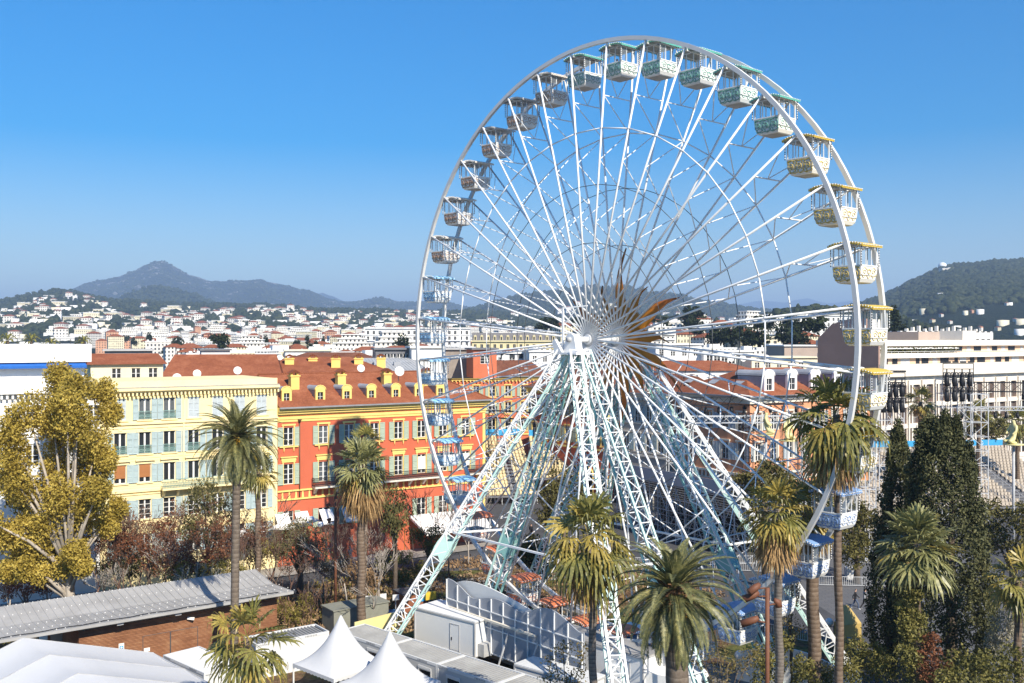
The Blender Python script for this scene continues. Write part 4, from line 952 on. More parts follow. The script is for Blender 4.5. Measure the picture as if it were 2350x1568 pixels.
# ---------------------------------------------------------------- the big wheel
WA = math.atan2(-0.757, 0.653)                    # local x runs in the wheel's plane, y along its axle, away from us
HUB = Vector((6.0, 78.2, H-0.05)); RW = 23.0; GAP = 3.1
WHITE = mat('white_steel', (0.80,0.80,0.79), 0.45, 0.05, 0.8, spec=0.4)
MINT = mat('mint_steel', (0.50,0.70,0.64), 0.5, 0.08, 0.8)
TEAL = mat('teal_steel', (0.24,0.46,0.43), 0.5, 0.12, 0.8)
CABLE = mat('dark_cable', (0.08,0.085,0.09), 0.5, 0.1)
GREYS = mat('grey_steel', (0.42,0.42,0.42), 0.5, 0.15, 1.0)
ORN = None
wheel = thing('ferris_wheel', 'huge white ferris wheel on mint lattice legs with an orange sun behind its hub', 'ferris wheel', HUB, WA)
def pol(r, deg, y): return Vector((r*math.cos(R(deg)), y, r*math.sin(R(deg))))
for y in (0.0, GAP):
    b = MB(); vs = []; n = 108
    for i in range(n):
        for r, dy in ((RW-0.04,-0.13),(RW+0.26,-0.13),(RW+0.26,0.13),(RW-0.04,0.13)): vs.append(pol(r, i*360/n+5, y+dy))
    b.add(vs, [(i*4+k, i*4+(k+1) % 4, ((i+1) % n)*4+(k+1) % 4, ((i+1) % n)*4+k) for i in range(n) for k in range(4)])
    b.build('rim', mat('rim_steel', (0.64,0.63,0.61), 0.45, 0.06, 0.8, spec=0.4), wheel)
    for rr, th, m in ((0.716,0.055,WHITE),(0.527,0.028,CABLE),(0.33,0.028,CABLE)):
        b = MB()
        for k in range(36):
            b.tube([pol(RW*rr, 5+10*k, y), pol(RW*rr, 15+10*k, y)], th, 5)
            if rr > 0.7: b.ball(pol(RW*rr, 5+10*k, y), 0.11, 0, 6, 4)
        b.build('ring_brace', m, wheel)
sp = MB(); sp.tube([(0.5,0,0),(RW,0,0)], 0.08, 8); sp = keep(sp, 'spoke', WHITE)
br = MB(); mid_ = GAP/2
A = lambda r, y: (RW*r, y, 0)
br.bar(A(.825,0), A(.825,GAP), 0.07)
for y in (0, GAP): br.bar(A(.825,mid_), A(.93,y), 0.05)
z = 0; rr = .825
for r2 in (.716,.61,.50,.40,.31): br.bar(A(rr, GAP*z), A(r2, GAP*(1-z)), 0.055); rr = r2; z = 1-z
br = keep(br, 'spoke_brace', WHITE)
for k in range(36):
    for y in (0.0, GAP):
        o = inst(sp, 'spoke', wheel, (0,y,0)); o.rotation_euler = (0, -R(5+10*k), 0)
    o = inst(br, 'spoke_brace', wheel, (0,0,0)); o.rotation_euler = (0, -R(5+10*k), 0)
b = MB()
def disc(b, r0, r1, y0, y1, m=0, n=32):
    vs = []
    for i in range(n):
        for r, y in ((r0,y0),(r1,y0),(r1,y1),(r0,y1)): vs.append(pol(r, i*360/n, y))
    b.add(vs, [(i*4+k, i*4+(k+1) % 4, ((i+1) % n)*4+(k+1) % 4, ((i+1) % n)*4+k) for i in range(n) for k in range(4)], m)
for y in (0.0, GAP): disc(b, 0.36, 0.60, y-0.08, y+0.08, 1); disc(b, 0.22, 0.40, y-0.14, y+0.14, 0); disc(b, 0.05, 0.26, y-0.2, y+0.2, 1)
b.tube([(0,0,0),(0,GAP,0)], 0.24, 16, 0)
b.build('hub', [WHITE, GREYS], wheel)
b = MB(); b.tube([(0,-2.0,0),(0,GAP+2.6,0)], 0.22, 16); b.tube([(0,-2.3,0),(0,-1.7,0)], 0.2, 10, 1); b.build('axle', [WHITE, GREYS], wheel)
# orange sun, far side
def sunmat():
    m, t, bs, oc = newmat('orange_sun', 0.35, 0.5)
    v = node(t, 'ShaderNodeVectorMath', operation='LENGTH'); t.links.new(oc, v.inputs[0])
    n = noise_n(t, oc, 0.5, 3)
    f = math_n(t, 'ADD', math_n(t, 'DIVIDE', v.outputs['Value'], 7.6), math_n(t, 'MULTIPLY', math_n(t, 'SUBTRACT', n, 0.5), 0.12))
    t.links.new(ramp(t, f, [(0.33, (0.74,0.45,0.02)), (0.55, (0.72,0.29,0.02)), (0.85, (0.50,0.14,0.02))]), bs.inputs['Base Color'])
    return m
SUNM = sunmat(); b = MB(); ys = GAP+0.75
disc(b, 0.4, 2.7, ys-0.12, ys+0.12, 0, 48)
for k in range(12):
    L = 7.4 if k % 2 else 5.0; a0 = k*30; wdt = 15.0 if k % 2 else 12.0; left_, right_, mid2 = [], [], []
    for i in range(9):
        s = i/8; r = 2.3+(L-2.3)*s; half = wdt*(1-s)**0.85*(2.3/r)*(0.55+0.6*math.sin(PI*min(1,s*1.25+0.12))); curl = 4*math.sin(s*PI*1.3)
        left_.append(pol(r, a0+curl+half, ys)); right_.append(pol(r, a0+curl-half, ys)); mid2.append(pol(r, a0+curl, ys-0.42*(1-s)**0.6-0.03))
    n = len(b.v); b.v += [tuple(v) for q in zip(left_, mid2, right_) for v in q]+[(v[0],ys+0.12,v[2]) for v in mid2]
    for i in range(8):
        for f in ((i*3,i*3+1,i*3+4,i*3+3),(i*3+1,i*3+2,i*3+5,i*3+4)): b.f.append(tuple(x+n for x in f)); b.m.append(0); b.sm.append(True)
        for f in ((n+i*3,n+27+i,n+28+i,n+i*3+3),(n+27+i,n+i*3+2,n+i*3+5,n+28+i)): b.f.append(f); b.m.append(0); b.sm.append(True)
b.build('sun_ornament', SUNM, wheel)
# lattice legs
def lattice(a, c, w, mats, name, n=None, knuckle=0.62, taper=0.8):
    a = Vector(a); c = Vector(c); d = (c-a); L = d.length; d.normalize()
    x = d.cross(Vector((0,0,1))).normalized(); y = x.cross(d).normalized(); b = MB(); n = n or int(L/1.15)
    def p(s, i):
        k = w/2*(taper+(1-taper)*min(1, s*4)); sx, sy = ((-1,-1),(1,-1),(1,1),(-1,1))[i]
        return a+d*(L*s)+x*(k*sx)+y*(k*sy)
    for i in range(4): b.bar(p(0,i), p(1,i), 0.15, 0.15, 0 if i in (0,1) else 1)
    for k in range(n):
        s0, s1 = k/n, (k+1)/n
        for i in range(4):
            j = (i+1) % 4
            b.bar(p(s0,i) if k % 2 else p(s0,j), p(s1,j) if k % 2 else p(s1,i), 0.065, 0.065, 2); b.bar(p(s0,i), p(s0,j), 0.06, 0.06, 2)
    if knuckle:
        c0 = a+d*(L*knuckle)
        for s in (-1, 1):
            for e in (x, y):
                o = y if e is x else x; q = c0+e*(s*w*0.53)
                b.add([q-d*1.1-o*w*.5, q-d*.25-o*w*.62, q+d*.25-o*w*.62, q+d*1.1-o*w*.5, q+d*.7, q+d*1.1+o*w*.5, q+d*.25+o*w*.62, q-d*.25+o*w*.62, q-d*1.1+o*w*.5, q-d*.7], [(0,1,2,3,4,5,6,7,8,9)], 0)
    return b.build(name, mats, wheel)
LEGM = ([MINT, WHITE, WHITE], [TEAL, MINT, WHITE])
zf_ = -H+0.1
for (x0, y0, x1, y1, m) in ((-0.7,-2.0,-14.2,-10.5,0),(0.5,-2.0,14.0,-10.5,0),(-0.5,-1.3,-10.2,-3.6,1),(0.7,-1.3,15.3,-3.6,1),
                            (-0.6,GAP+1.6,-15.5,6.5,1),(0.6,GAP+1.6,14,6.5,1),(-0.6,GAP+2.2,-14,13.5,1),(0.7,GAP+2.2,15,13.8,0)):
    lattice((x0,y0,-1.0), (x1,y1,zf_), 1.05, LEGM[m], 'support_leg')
for ya, yb in ((-2.6,-0.75),(GAP+0.95,GAP+2.9)):
    b = MB(); b.box(-1.15, 1.25, ya, yb, -1.15, -0.98); b.prism([(-0.75,-0.98),(0.75,-0.98),(0.42,0.30),(0.15,0.42),(-0.15,0.42),(-0.42,0.30)], (ya+yb)/2-0.35, (ya+yb)/2+0.35)
    b.prism([(-1.15,-1.0),(-0.3,-1.0),(-1.1,0.05),(-1.4,-0.15)], ya, ya+0.25); b.build('bearing_frame', WHITE, wheel)
b = MB(); b.bar((-0.9,-1.9,-0.9),(-0.9,-1.9,2.5),0.14); b.bar((-0.9,-1.9,2.45),(1.2,-1.3,2.6),0.10); b.bar((-0.9,-1.9,1.0),(0.3,-1.5,2.5),0.05)
b.build('hoist_arm', WHITE, wheel)
for (p, q) in (((-8.3,-7.0,-15.5),(8.4,-7.0,-15.5)),((-8.3,-7.0,-15.5),(-6.6,-2.8,-15.5)),((8.4,-7.0,-15.5),(9.6,-2.8,-15.5)),((-9.5,5.7,-15.5),(9,5.7,-15.5)),((9,5.7,-15.5),(9.6,9.6,-15.5)),((-9.5,5.7,-15.5),(-8.6,9.6,-15.5))):
    b = MB(); b.bar(p, q, 0.14); b.build('tie_beam', WHITE, wheel)
for y in (-0.9, GAP+0.9): b = MB(); b.bar((-7,y,-RW-1.6),(7,y,-RW-1.6),0.2); b.build('drive_rail', GREYS, wheel)
# gondolas
GCOL = {'yellow': (0.68,0.50,0.12), 'green': (0.17,0.42,0.33), 'brown': (0.46,0.26,0.14), 'light blue': (0.27,0.52,0.80), 'orange': (0.60,0.17,0.06), 'dark blue': (0.20,0.32,0.60)}
ROOFC = {'yellow': (0.62,0.43,0.06), 'green': (0.13,0.47,0.38), 'brown': (0.74,0.68,0.60), 'light blue': (0.30,0.58,0.80), 'orange': (0.58,0.17,0.065), 'dark blue': (0.22,0.36,0.62)}
GW = mat('gondola_white', (0.78,0.77,0.74), 0.35, 0.05, 1.2, spec=0.5)
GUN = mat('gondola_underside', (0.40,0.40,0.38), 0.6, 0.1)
def clear_mat():
    m, t, bs, oc = newmat('clear_pane', 0.08, 0.5)
    tr = node(t, 'ShaderNodeBsdfTransparent'); tr.inputs[0].default_value = (0.93,0.96,0.98,1)
    mx = node(t, 'ShaderNodeMixShader'); mx.inputs[0].default_value = 0.13; bs.inputs['Base Color'].default_value = (0.7,0.8,0.9,1)
    t.links.new(tr.outputs[0], mx.inputs[1]); t.links.new(bs.outputs[0], mx.inputs[2]); t.links.new(mx.outputs[0], t.nodes['Material Output'].inputs[0])
    return m
CLEAR = clear_mat()
GM = {}
def gondola_meshes(c):
    if c in GM: return GM[c]
    paint = mat('gondola_'+c.replace(' ','_'), GCOL[c], 0.45, 0.10, 1.5); rp = mat('roof_'+c.replace(' ','_'), ROOFC[c], 0.5, 0.10, 1.5)
    r = MB(); w = 1.2                                         # roof: shallow vault with a scalloped valance and a row of bulbs
    prof = [(-w,-0.02),(-w*0.6,0.13),(0,0.19),(w*0.6,0.13),(w,-0.02)]
    n = len(r.v); vs = [(x,y,z+0.02) for x, z in prof for y in (-w,w)]+[(x,y,z-0.08) for x, z in prof for y in (-w,w)]
    fs = []
    for i in range(4): a = i*2; fs.append((a,a+1,a+3,a+2)); 
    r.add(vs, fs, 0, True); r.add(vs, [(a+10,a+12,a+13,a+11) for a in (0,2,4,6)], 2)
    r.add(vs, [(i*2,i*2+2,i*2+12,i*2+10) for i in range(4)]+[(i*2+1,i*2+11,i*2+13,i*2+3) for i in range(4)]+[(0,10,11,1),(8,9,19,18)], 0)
    for i in range(13):
        u = -w+0.09+i*(2*w-0.18)/12; zz = lambda x: np.interp(x, [p[0] for p in prof], [p[1] for p in prof])
        for s in (-1,1):
            r.add([(u-0.09,s*(w+0.004),zz(u)-0.04),(u+0.09,s*(w+0.004),zz(u)-0.04),(u+0.07,s*(w+0.004),zz(u)-0.13),(u,s*(w+0.004),zz(u)-0.16),(u-0.07,s*(w+0.004),zz(u)-0.13)], [(0,1,2,3,4)], 0)
            r.add([(s*(w+0.004),u-0.09,-0.06),(s*(w+0.004),u+0.09,-0.06),(s*(w+0.004),u+0.07,-0.14),(s*(w+0.004),u,-0.17),(s*(w+0.004),u-0.07,-0.14)], [(0,1,2,3,4)], 0)
            r.ball((u, s*(w+0.03), zz(u)-0.02), 0.045, 1, 5, 3); r.ball((s*(w+0.03), u, -0.03), 0.045, 1, 5, 3)
    r = keep(r, 'roof', [rp, GW, GUN])
    p = MB(); e = 0.93
    for x in (-e,e):
        for y in (-e,e): p.bar((x,y,-0.1),(x,y,-1.32),0.075)
    for s in (-0.32,0.32):
        for k in (-e,e): p.bar((s,k,-0.08),(s,k,-1.32),0.05); p.bar((k,s,-0.08),(k,s,-1.32),0.05)
    p.bar((0,-1.5,0.02),(0,1.5,0.02),0.12)
    p.tube([(0,0,-0.1),(0,0,-2.3)], 0.06, 8)
    for z in (-0.12,-1.30):
        for q0, q1 in (((-e,-e),(e,-e)),((e,-e),(e,e)),((e,e),(-e,e)),((-e,e),(-e,-e))): p.bar((*q0,z),(*q1,z),0.05)
    p = keep(p, 'frame', GW)
    t = MB(); lv = [(0.98,-1.30),(0.98,-1.36),(0.95,-1.75),(0.88,-2.12),(0.76,-2.33),(0.66,-2.38)]
    vs = [(sx*k,sy*k,z) for k, z in lv for sx, sy in ((-1,-1),(1,-1),(1,1),(-1,1))]
    t.add(vs, [(i*4+k,(i*4)+(k+1) % 4,(i+1)*4+(k+1) % 4,(i+1)*4+k) for i in range(5) for k in range(4)], 0)
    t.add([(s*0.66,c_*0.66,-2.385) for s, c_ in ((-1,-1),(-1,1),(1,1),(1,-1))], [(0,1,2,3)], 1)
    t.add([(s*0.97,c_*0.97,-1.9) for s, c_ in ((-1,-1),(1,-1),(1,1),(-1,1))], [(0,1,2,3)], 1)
    t.bar((-0.98,-0.98,-1.3),(0.98,-0.98,-1.3),0.07); t.bar((-0.98,0.98,-1.3),(0.98,0.98,-1.3),0.07); t.bar((-0.98,-0.98,-1.3),(-0.98,0.98,-1.3),0.07); t.bar((0.98,-0.98,-1.3),(0.98,0.98,-1.3),0.07)
    t.box(-0.6,-0.2,-0.7,0.7,-1.9,-1.5,1); t.box(0.2,0.6,-0.7,0.7,-1.9,-1.5,1)
    t = keep(t, 'tub', [GW, GUN])
    def wall_off(z): return float(np.interp(-z, [1.36,1.75,2.12,2.33], [0.98,0.95,0.88,0.76]))+0.02
    d = MB()                                                  # medallion panels, on the two axle sides
    for s in (-1,):
        for k in (-1,0,1):
            cx, cz = k*0.62, -1.80; R0 = 0.29
            P = lambda a, r, o=0.0: (cx+r*math.cos(a)*0.97, s*(wall_off(cz+r*math.sin(a)*1.35)+o), cz+r*math.sin(a)*1.35)
            pts = [P(2*PI*i/24, R0*(1+0.10*math.sin(6*2*PI*i/24))) for i in range(24)]; d.tube(pts, 0.020, 5, 0, True, True)
            d.tube([P(2*PI*i/12, 0.13, 0.02) for i in range(12)], 0.024, 5, 0, True, True); d.ball(P(0,0,0.0), 0.06, 0, 6, 4)
            for q in range(4): a = PI/4+q*PI/2; d.tube([P(a,0.2),P(a+0.25,0.3),P(a+0.1,0.38)], 0.026, 4, 0)
        d.tube([(x, s*(wall_off(-2.2)), -2.2-0.05*math.cos(x*14)) for x in np.linspace(-0.8,0.8,17)], 0.026, 4, 0)
        d.tube([(x, s*(wall_off(-1.42)), -1.42-0.03*math.cos(x*14)) for x in np.linspace(-0.9,0.9,17)], 0.03, 4, 0)
    d = keep(d, 'medallion_panel', paint)
    q = MB()                                                  # scrolls, on the other two sides
    for s in (1,):
        Q = lambda y, z: (s*wall_off(z), y, z)
        q.tube([Q(y, -1.50-0.07*math.sin(abs(y)*9)) for y in np.linspace(-0.85,0.85,25)], 0.018, 4, 0)
        q.tube([Q(y, -1.92-0.09*math.cos(y*11)-0.08*(1-abs(y))) for y in np.linspace(-0.85,0.85,25)], 0.018, 4, 0)
        q.tube([Q(0.17*math.sin(a)*(1 if 1 else 0), -1.70-0.13*math.cos(a)+0.05*abs(math.sin(a))) for a in np.linspace(0,2*PI,16)], 0.026, 4, 0)
        for e in (-1,1):
            q.tube([Q(e*(0.52+0.22*math.cos(a)*(1-a/12)), -1.70+0.13*math.sin(a)*(1-a/12)) for a in np.linspace(0.3,7.5,20)], 0.018, 4, 0)
    q = keep(q, 'scroll_panel', paint)
    g = MB(); g.quad((-0.9,-0.92,-1.28),(-0.34,-0.92,-1.28),(-0.34,-0.92,-0.15),(-0.9,-0.92,-0.15))
    g = keep(g, 'pane', CLEAR)
    l = MB()
    for i in range(15): l.tube([(0,0,-0.12-i*0.08),(0,0,-0.20-i*0.08)], 0.035, 5, i % 2)
    l = keep(l, 'light_strip', [CABLE, GW])
    GM[c] = (r, p, t, d, q, g, l); return GM[c]
fam = [('yellow',-15),('green',45),('brown',105),('light blue',165),('orange',225),('dark blue',285)]
ORD = ['first','second','third','fourth','fifth','last']
cw, sw = math.cos(WA), math.sin(WA)
for c, a0 in fam:
    for k in range(6):
        a = R(a0+10*k); lx, ly, lz = RW*0.99*math.cos(a), GAP/2, RW*0.99*math.sin(a)
        pos = (HUB.x+lx*cw-ly*sw, HUB.y+lx*sw+ly*cw, HUB.z+lz)
        if c == 'green': l = f'green roofed gondola atop the wheel, {ORD[5-k]} of six from the left'
        elif c == 'yellow': l = f'yellow roofed gondola on the right rim, {ORD[5-k]} of six from the top'
        elif c == 'brown': l = f'brown patterned gondola on the upper left rim, {ORD[k]} of six downwards'
        elif c == 'light blue': l = f'light blue roofed gondola down the left rim, {ORD[k]} of six downwards'
        elif c == 'orange': l = f'orange roofed gondola on the lower left rim, {ORD[k]} of six downwards'
        else: l = f'dark blue roofed gondola on the lower right rim, {ORD[5-k]} of six downwards'
        t = thing('gondola', l, 'gondola', pos, WA, 'gondolas hanging round the ferris wheel')
        gm = gondola_meshes(c)
        for nm, me in zip(('roof','frame','tub'), gm[:3]): inst(me, nm, t, (0,0,0))
        for q_ in (0, PI): inst(gm[3], 'medallion_panel', t, (0,0,0), q_); inst(gm[4], 'scroll_panel', t, (0,0,0), q_)
        for q_ in (0, PI/2, PI): inst(gm[5], 'pane', t, (0,0,0), q_)
        for x, y in ((-1.05,-1.05),(1.05,-1.05),(-1.05,1.05),(1.05,1.05)): inst(gm[6], 'light_strip', t, (x,y,0))
def wl(a, n, z=0.0):          # wheel coordinates to the place; z above ground
    return Vector((HUB.x+a*cw-n*sw, HUB.y+a*sw+n*cw, z))
# spotlights clamped to the legs
# ---------------------------------------------------------------- fairground and sheds in front
def zdir(p, q): return math.atan2(q[1]-p[1], q[0]-p[0])
CORR = mat('container_roof', (0.31,0.31,0.305), 0.55, 0.18, 0.5)
ROOFV = mat('roof_valley', (0.04,0.04,0.042), 0.7, 0.2)  # shade between the roof ribs, put into the colour
CAB = mat('cabin_wall', (0.46,0.46,0.45), 0.6, 0.06, 0.5)
CABW = mat('cabin_wall_white', (0.62,0.62,0.61), 0.6, 0.05, 0.5)
BLACK = mat('black_steel', (0.018,0.018,0.02), 0.5, 0.2)
ALU = mat('scaffold_steel', (0.50,0.51,0.52), 0.4, 0.12, 1.0)
DARKGREY = mat('dark_grey', (0.08,0.08,0.085), 0.6, 0.15)
def text(parent, s, loc, size, m, rot=(PI/2,0,0)):
    cu = bpy.data.curves.new('lettering', 'FONT'); cu.body = s; cu.size = size
    o = bpy.data.objects.new('lettering', cu); COL.objects.link(o); bpy.context.view_layer.update()
    me = bpy.data.meshes.new_from_object(o.evaluated_get(bpy.context.evaluated_depsgraph_get())); bpy.data.objects.remove(o)
    me.materials.clear(); me.materials.append(m); o = link('lettering', me, parent, loc); o.rotation_euler = rot
    return o
def cabin(label, o, ang, L, Wd, h, wallm, roofm=CORR, wins=1, words=None):
    """site cabin: long wall along local x facing -y, ribbed roof with ribs across"""
    t = thing('site_cabin', label, 'cabin', (o[0],o[1],0), ang, 'site cabins'); m = MB()
    holes = [(L*(i+0.35)/wins, L*(i+0.35)/wins+1.3, 1.0, 2.0) for i in range(wins)] if wins else []
    m.wall(0.09, L-0.09, 0.1, h-0.16, holes, 0.03, 0.12, 0); m.box(0.09, L-0.09, 0.16, Wd-0.03, 0.1, h-0.17, 0); m.build('wall', wallm, t)
    f = MB()
    for x in (0, L-0.12):
        for y in (0, Wd-0.12): f.box(x, x+0.12, y, y+0.12, 0, h-0.2)
    for y in (0, Wd-0.12): f.box(0, L, y, y+0.12, h-0.2, h); f.box(0, L, y, y+0.12, 0, 0.12)
    for x in (0, L-0.12): f.box(x, x+0.12, 0.12, Wd-0.12, h-0.2, h)
    f.build('frame', CABW, t)
    r = MB(); n = int(L/0.31); r.box(0.13, L-0.13, 0.13, Wd-0.13, h-0.24, h-0.15, 1)
    for i in range(n): x = 0.2+i*(L-0.4)/n; r.add([(x-.06,0.13,h-.15),(x-.03,0.13,h-.04),(x+.07,0.13,h-.04),(x+.10,0.13,h-.15),(x-.06,Wd-.13,h-.15),(x-.03,Wd-.13,h-.04),(x+.07,Wd-.13,h-.04),(x+.10,Wd-.13,h-.15)], [(0,1,5,4),(1,2,6,5),(2,3,7,6),(0,3,2,1)])
    r.build('roof', [roofm, ROOFV], t)
    for (a, b, c, d) in holes:
        q = MB(); q.box(a-.06,b+.06,-0.02,0.02,c-.06,c-.002); q.box(a-.06,b+.06,-0.02,0.02,d+.002,d+.06); q.box(a-.06,a-.002,-0.02,0.02,c,d); q.box(b+.002,b+.06,-0.02,0.02,c,d); q.box(a-.06,b+.06,-0.04,0.01,d+.07,d+.26)
        w = q.build('window', CABW, t); q = MB(); q.quad((a,0.1,c),(b,0.1,c),(b,0.1,d),(a,0.1,d)); q.build('pane', GLASS, w)
    if words: text(t, words[0], (L-2.1,-0.006,h-0.17), 0.17, BLACK); text(t, words[1], (0.15,-0.006,h-0.17), 0.17, BLACK)
    return t
CD = math.atan2(-0.685, 0.73)
ox, oy = -14.3, 81.0
cdx, cdy = math.cos(CD), math.sin(CD)
for k, w in enumerate(('beside the yellow panel, farthest of its row','second in its row behind the pagoda tents','third in its row beside the trailer','nearest of its row at the bottom edge')):
    cabin('grey site cabin with a ribbed roof '+w, (ox+cdx*6.05*k, oy+cdy*6.05*k), CD, 6.0, 2.9, 2.75, CAB, wins=2, words=('0 800 00 00 00','COUGNAUD'))
cabin('white blank walled cabin left of the cabin row, set across it', (-19.9, 77.4), R(36), 6.2, 2.6, 2.72, CABW, wins=0, words=('0 800 00 00 00','COUGNAUD'))
cabin('white cabin with pale louvred roof between the marquee and the fan palm', (-26.4, 75.3), CD, 6.0, 3.0, 2.6, CABW, mat('louvre_white', (0.62,0.62,0.62), 0.5, 0.1), wins=1, words=('0 800 00 00 00','COUGNAUD'))
# yellow hoarding beside the leg, grey box behind it
t = MB(); t.box(0, 4.6, 0, 0.12, 0, 3.0); tag(t.build('hoarding', mat('yellow_panel', (0.72,0.60,0.26), 0.7, 0.06), None, (-9.9, 85.9, 0), R(-134)), 'pale yellow hoarding panel standing at the foot of the left wheel leg', 'hoarding')
t = MB(); t.box(0, 5.5, 0, 2.4, 0, 2.3); t.box(-0.1,5.6,-0.1,2.5,2.3,2.4); tag(t.build('storage_box', mat('olive_grey', (0.22,0.22,0.18), 0.7, 0.1), None, (-15.8, 88.3, 0), R(36)), 'olive grey storage box behind the far end of the cabin row', 'storage box')
# ---- pagoda tents
TENT = mat('white_tent', (0.56,0.56,0.56), 0.7, 0.03, 0.5)
def pagoda(c, label):
    t = thing('pagoda_tent', label, 'tent', (c[0], c[1], 0), CD, 'white pagoda tents'); h = 2.5; N = 12; b = MB(); vs = []; S = 24
    for i in range(N+1):
        s = i/N; r = h*(1-s)+0.05*s; z = 2.65+3.5*(s**1.9*0.72+s*0.28)
        for k in range(S):
            a = k*4/S; side_, u = int(a), a-int(a); cs = [(-1,-1),(1,-1),(1,1),(-1,1)]; p, q = cs[side_], cs[(side_+1) % 4]
            x = p[0]+(q[0]-p[0])*u; y = p[1]+(q[1]-p[1])*u; rd = math.hypot(x, y); k2 = 1-min(1, s*1.6); f = (1*k2+(1-k2)/rd*1.15)
            sag = -0.16*math.sin(PI*u)*math.sin(PI*min(1,s*1.3))
            vs.append((x*r*f, y*r*f, z+sag*0.5))
    b.add(vs, [(i*S+k, i*S+(k+1) % S, (i+1)*S+(k+1) % S, (i+1)*S+k) for i in range(N) for k in range(S)], 0, True)
    for i in range(4):
        cs = [(-h,-h),(h,-h),(h,h),(-h,h)]; p, q = cs[i], cs[(i+1) % 4]
        for j in range(12):
            u0, u1 = j/12, (j+1)/12; A_ = (p[0]+(q[0]-p[0])*u0, p[1]+(q[1]-p[1])*u0); B_ = (p[0]+(q[0]-p[0])*u1, p[1]+(q[1]-p[1])*u1); M_ = ((A_[0]+B_[0])/2,(A_[1]+B_[1])/2)
            b.add([(*A_,2.65),(*B_,2.65),(*B_,2.42),(*M_,2.36),(*A_,2.42)], [(0,1,2,3,4)])
    b.build('canopy', TENT, t)
    for x, y in ((-h+.05,-h+.05),(h-.05,-h+.05),(h-.05,h-.05),(-h+.05,h-.05)): q = MB(); q.bar((x,y,0),(x,y,2.64),0.09); q.build('leg', FRAMEW, t)
pagoda((-12.6,73.3), 'white pagoda tent, the left and farther one of the two pointed tents')
pagoda((-8.5,69.3), 'white pagoda tent, the right and nearer one of the two pointed tents')
# ---- marquee
t = thing('marquee', 'large white frame tent with three gabled bays in the lower left corner', 'tent', (-33.5, 68.2, 0), math.atan2(-0.725, 0.69))
b = MB(); hw = 9.2
for k in range(4):
    x0, x1 = k*5.0, (k+1)*5.0; n = 6
    prof = [(-hw,3.0),(-hw*.66,4.02),(-hw*.33,5.02),(0,6.0),(hw*.33,5.02),(hw*.66,4.02),(hw,3.0)]; vs = []
    for i in range(n+1):
        s = i/n; d = -0.20*math.sin(PI*s)
        for y, z in prof: vs.append((x0+(x1-x0)*s, y, z+d*(1-abs(y)/hw*0.3)))
    b.add(vs, [(i*7+j, (i+1)*7+j, (i+1)*7+j+1, i*7+j+1) for i in range(n) for j in range(6)], 0, True)
b.build('canopy', TENT, t)
b = MB(); b.prism([(-hw,0),(hw,0),(hw,2.99),(0,5.99),(-hw,2.99)], 0.0, 0.02, 0, 'x'); b.box(0,20,hw-.02,hw,0,3.0); b.box(0,20,-hw,-hw+.02,0,3.0); b.build('tent_wall', TENT, t)
for k in range(5):
    b = MB(); pts = [(k*5.0,-hw,0),(k*5.0,-hw,2.95),(k*5.0,0,5.94),(k*5.0,hw,2.95),(k*5.0,hw,0)]
    for p, q in zip(pts, pts[1:]): b.bar(p, q, 0.12)
    b.bar((k*5.0,-hw,3.0),(k*5.0,0,6.02),0.05,0.05); b.bar((k*5.0,0,6.02),(k*5.0,hw,3.0),0.05,0.05); b.build('tent_frame', GREYS, t)
# ---- wooden pavilion under a metal roof
def woodslat():
    m, tt, bs, oc = newmat('wood_slats', 0.7)
    sx = node(tt, 'ShaderNodeSeparateXYZ'); tt.links.new(oc, sx.inputs[0])
    n = noise_n(tt, oc, 0.45, 5, 0.7)
    cv = node(tt, 'ShaderNodeCombineXYZ'); tt.links.new(math_n(tt, 'MULTIPLY', sx.outputs[0], 0.5), cv.inputs[0]); tt.links.new(math_n(tt, 'MULTIPLY', sx.outputs[2], 11), cv.inputs[2])
    n2 = noise_n(tt, cv.outputs[0], 1.0, 2)
    f = math_n(tt, 'ADD', math_n(tt, 'MULTIPLY', n, 0.55), math_n(tt, 'MULTIPLY', n2, 0.45))
    tt.links.new(ramp(tt, f, [(0.32, (0.17,0.072,0.036)), (0.5, (0.33,0.15,0.075)), (0.68, (0.48,0.27,0.145))]), bs.inputs['Base Color'])
    return m
SLAT = woodslat()
t = thing('pavilion', 'long low wooden pavilion with slatted walls under a grey ribbed metal roof', 'pavilion', (-33.8, 77.7, 0), R(37.5))
LP, DP, HP = 16.5, 5.2, 3.7; b = MB()
z = 0.0
while z < HP-0.05:
    b.box(0, LP, 0, 0.05, z, z+0.062); b.box(-0.0, 0.05, 0.051, DP, z, z+0.062); z += 0.105
b.build('slat_wall', SLAT, t)
b = MB(); b.box(0.06, LP, 0.06, 0.16, 0, HP-0.1); b.box(0.06, 0.16, 0.16, DP, 0, HP-0.1); b.box(0.2, LP, DP-0.1, DP, 0, HP-0.1); b.box(LP-0.1, LP, 0.17, DP-0.1, 0, HP-0.1); b.box(0.2,LP,0.2,DP-0.1,2.3,2.45)
b.build('inner_wall', mat('brown_board', (0.10,0.06,0.04), 0.8, 0.2), t)
b = MB(); b.box(-0.06, LP, -0.06, 0.2, HP, HP+0.07); b.box(-0.06, 0.2, 0.2, DP, HP, HP+0.07); b.box(5.2,5.4,0.2,DP-0.2,2.5,HP); b.box(7.6,7.8,0.2,DP-0.2,2.5,HP); b.build('coping', mat('grey_wood', (0.30,0.23,0.17), 0.8, 0.15), t)
for x0, x1 in ((4.9,7.1),(7.15,9.4)): b = MB(); b.bar((x0,-0.012,0.1),(x0,-0.012,2.4),0.04); b.bar((x1,-0.012,0.1),(x1,-0.012,2.4),0.04); b.bar((x0,-0.012,2.4),(x1,-0.012,2.4),0.04); b.build('door_joint', DARKGREY, t)
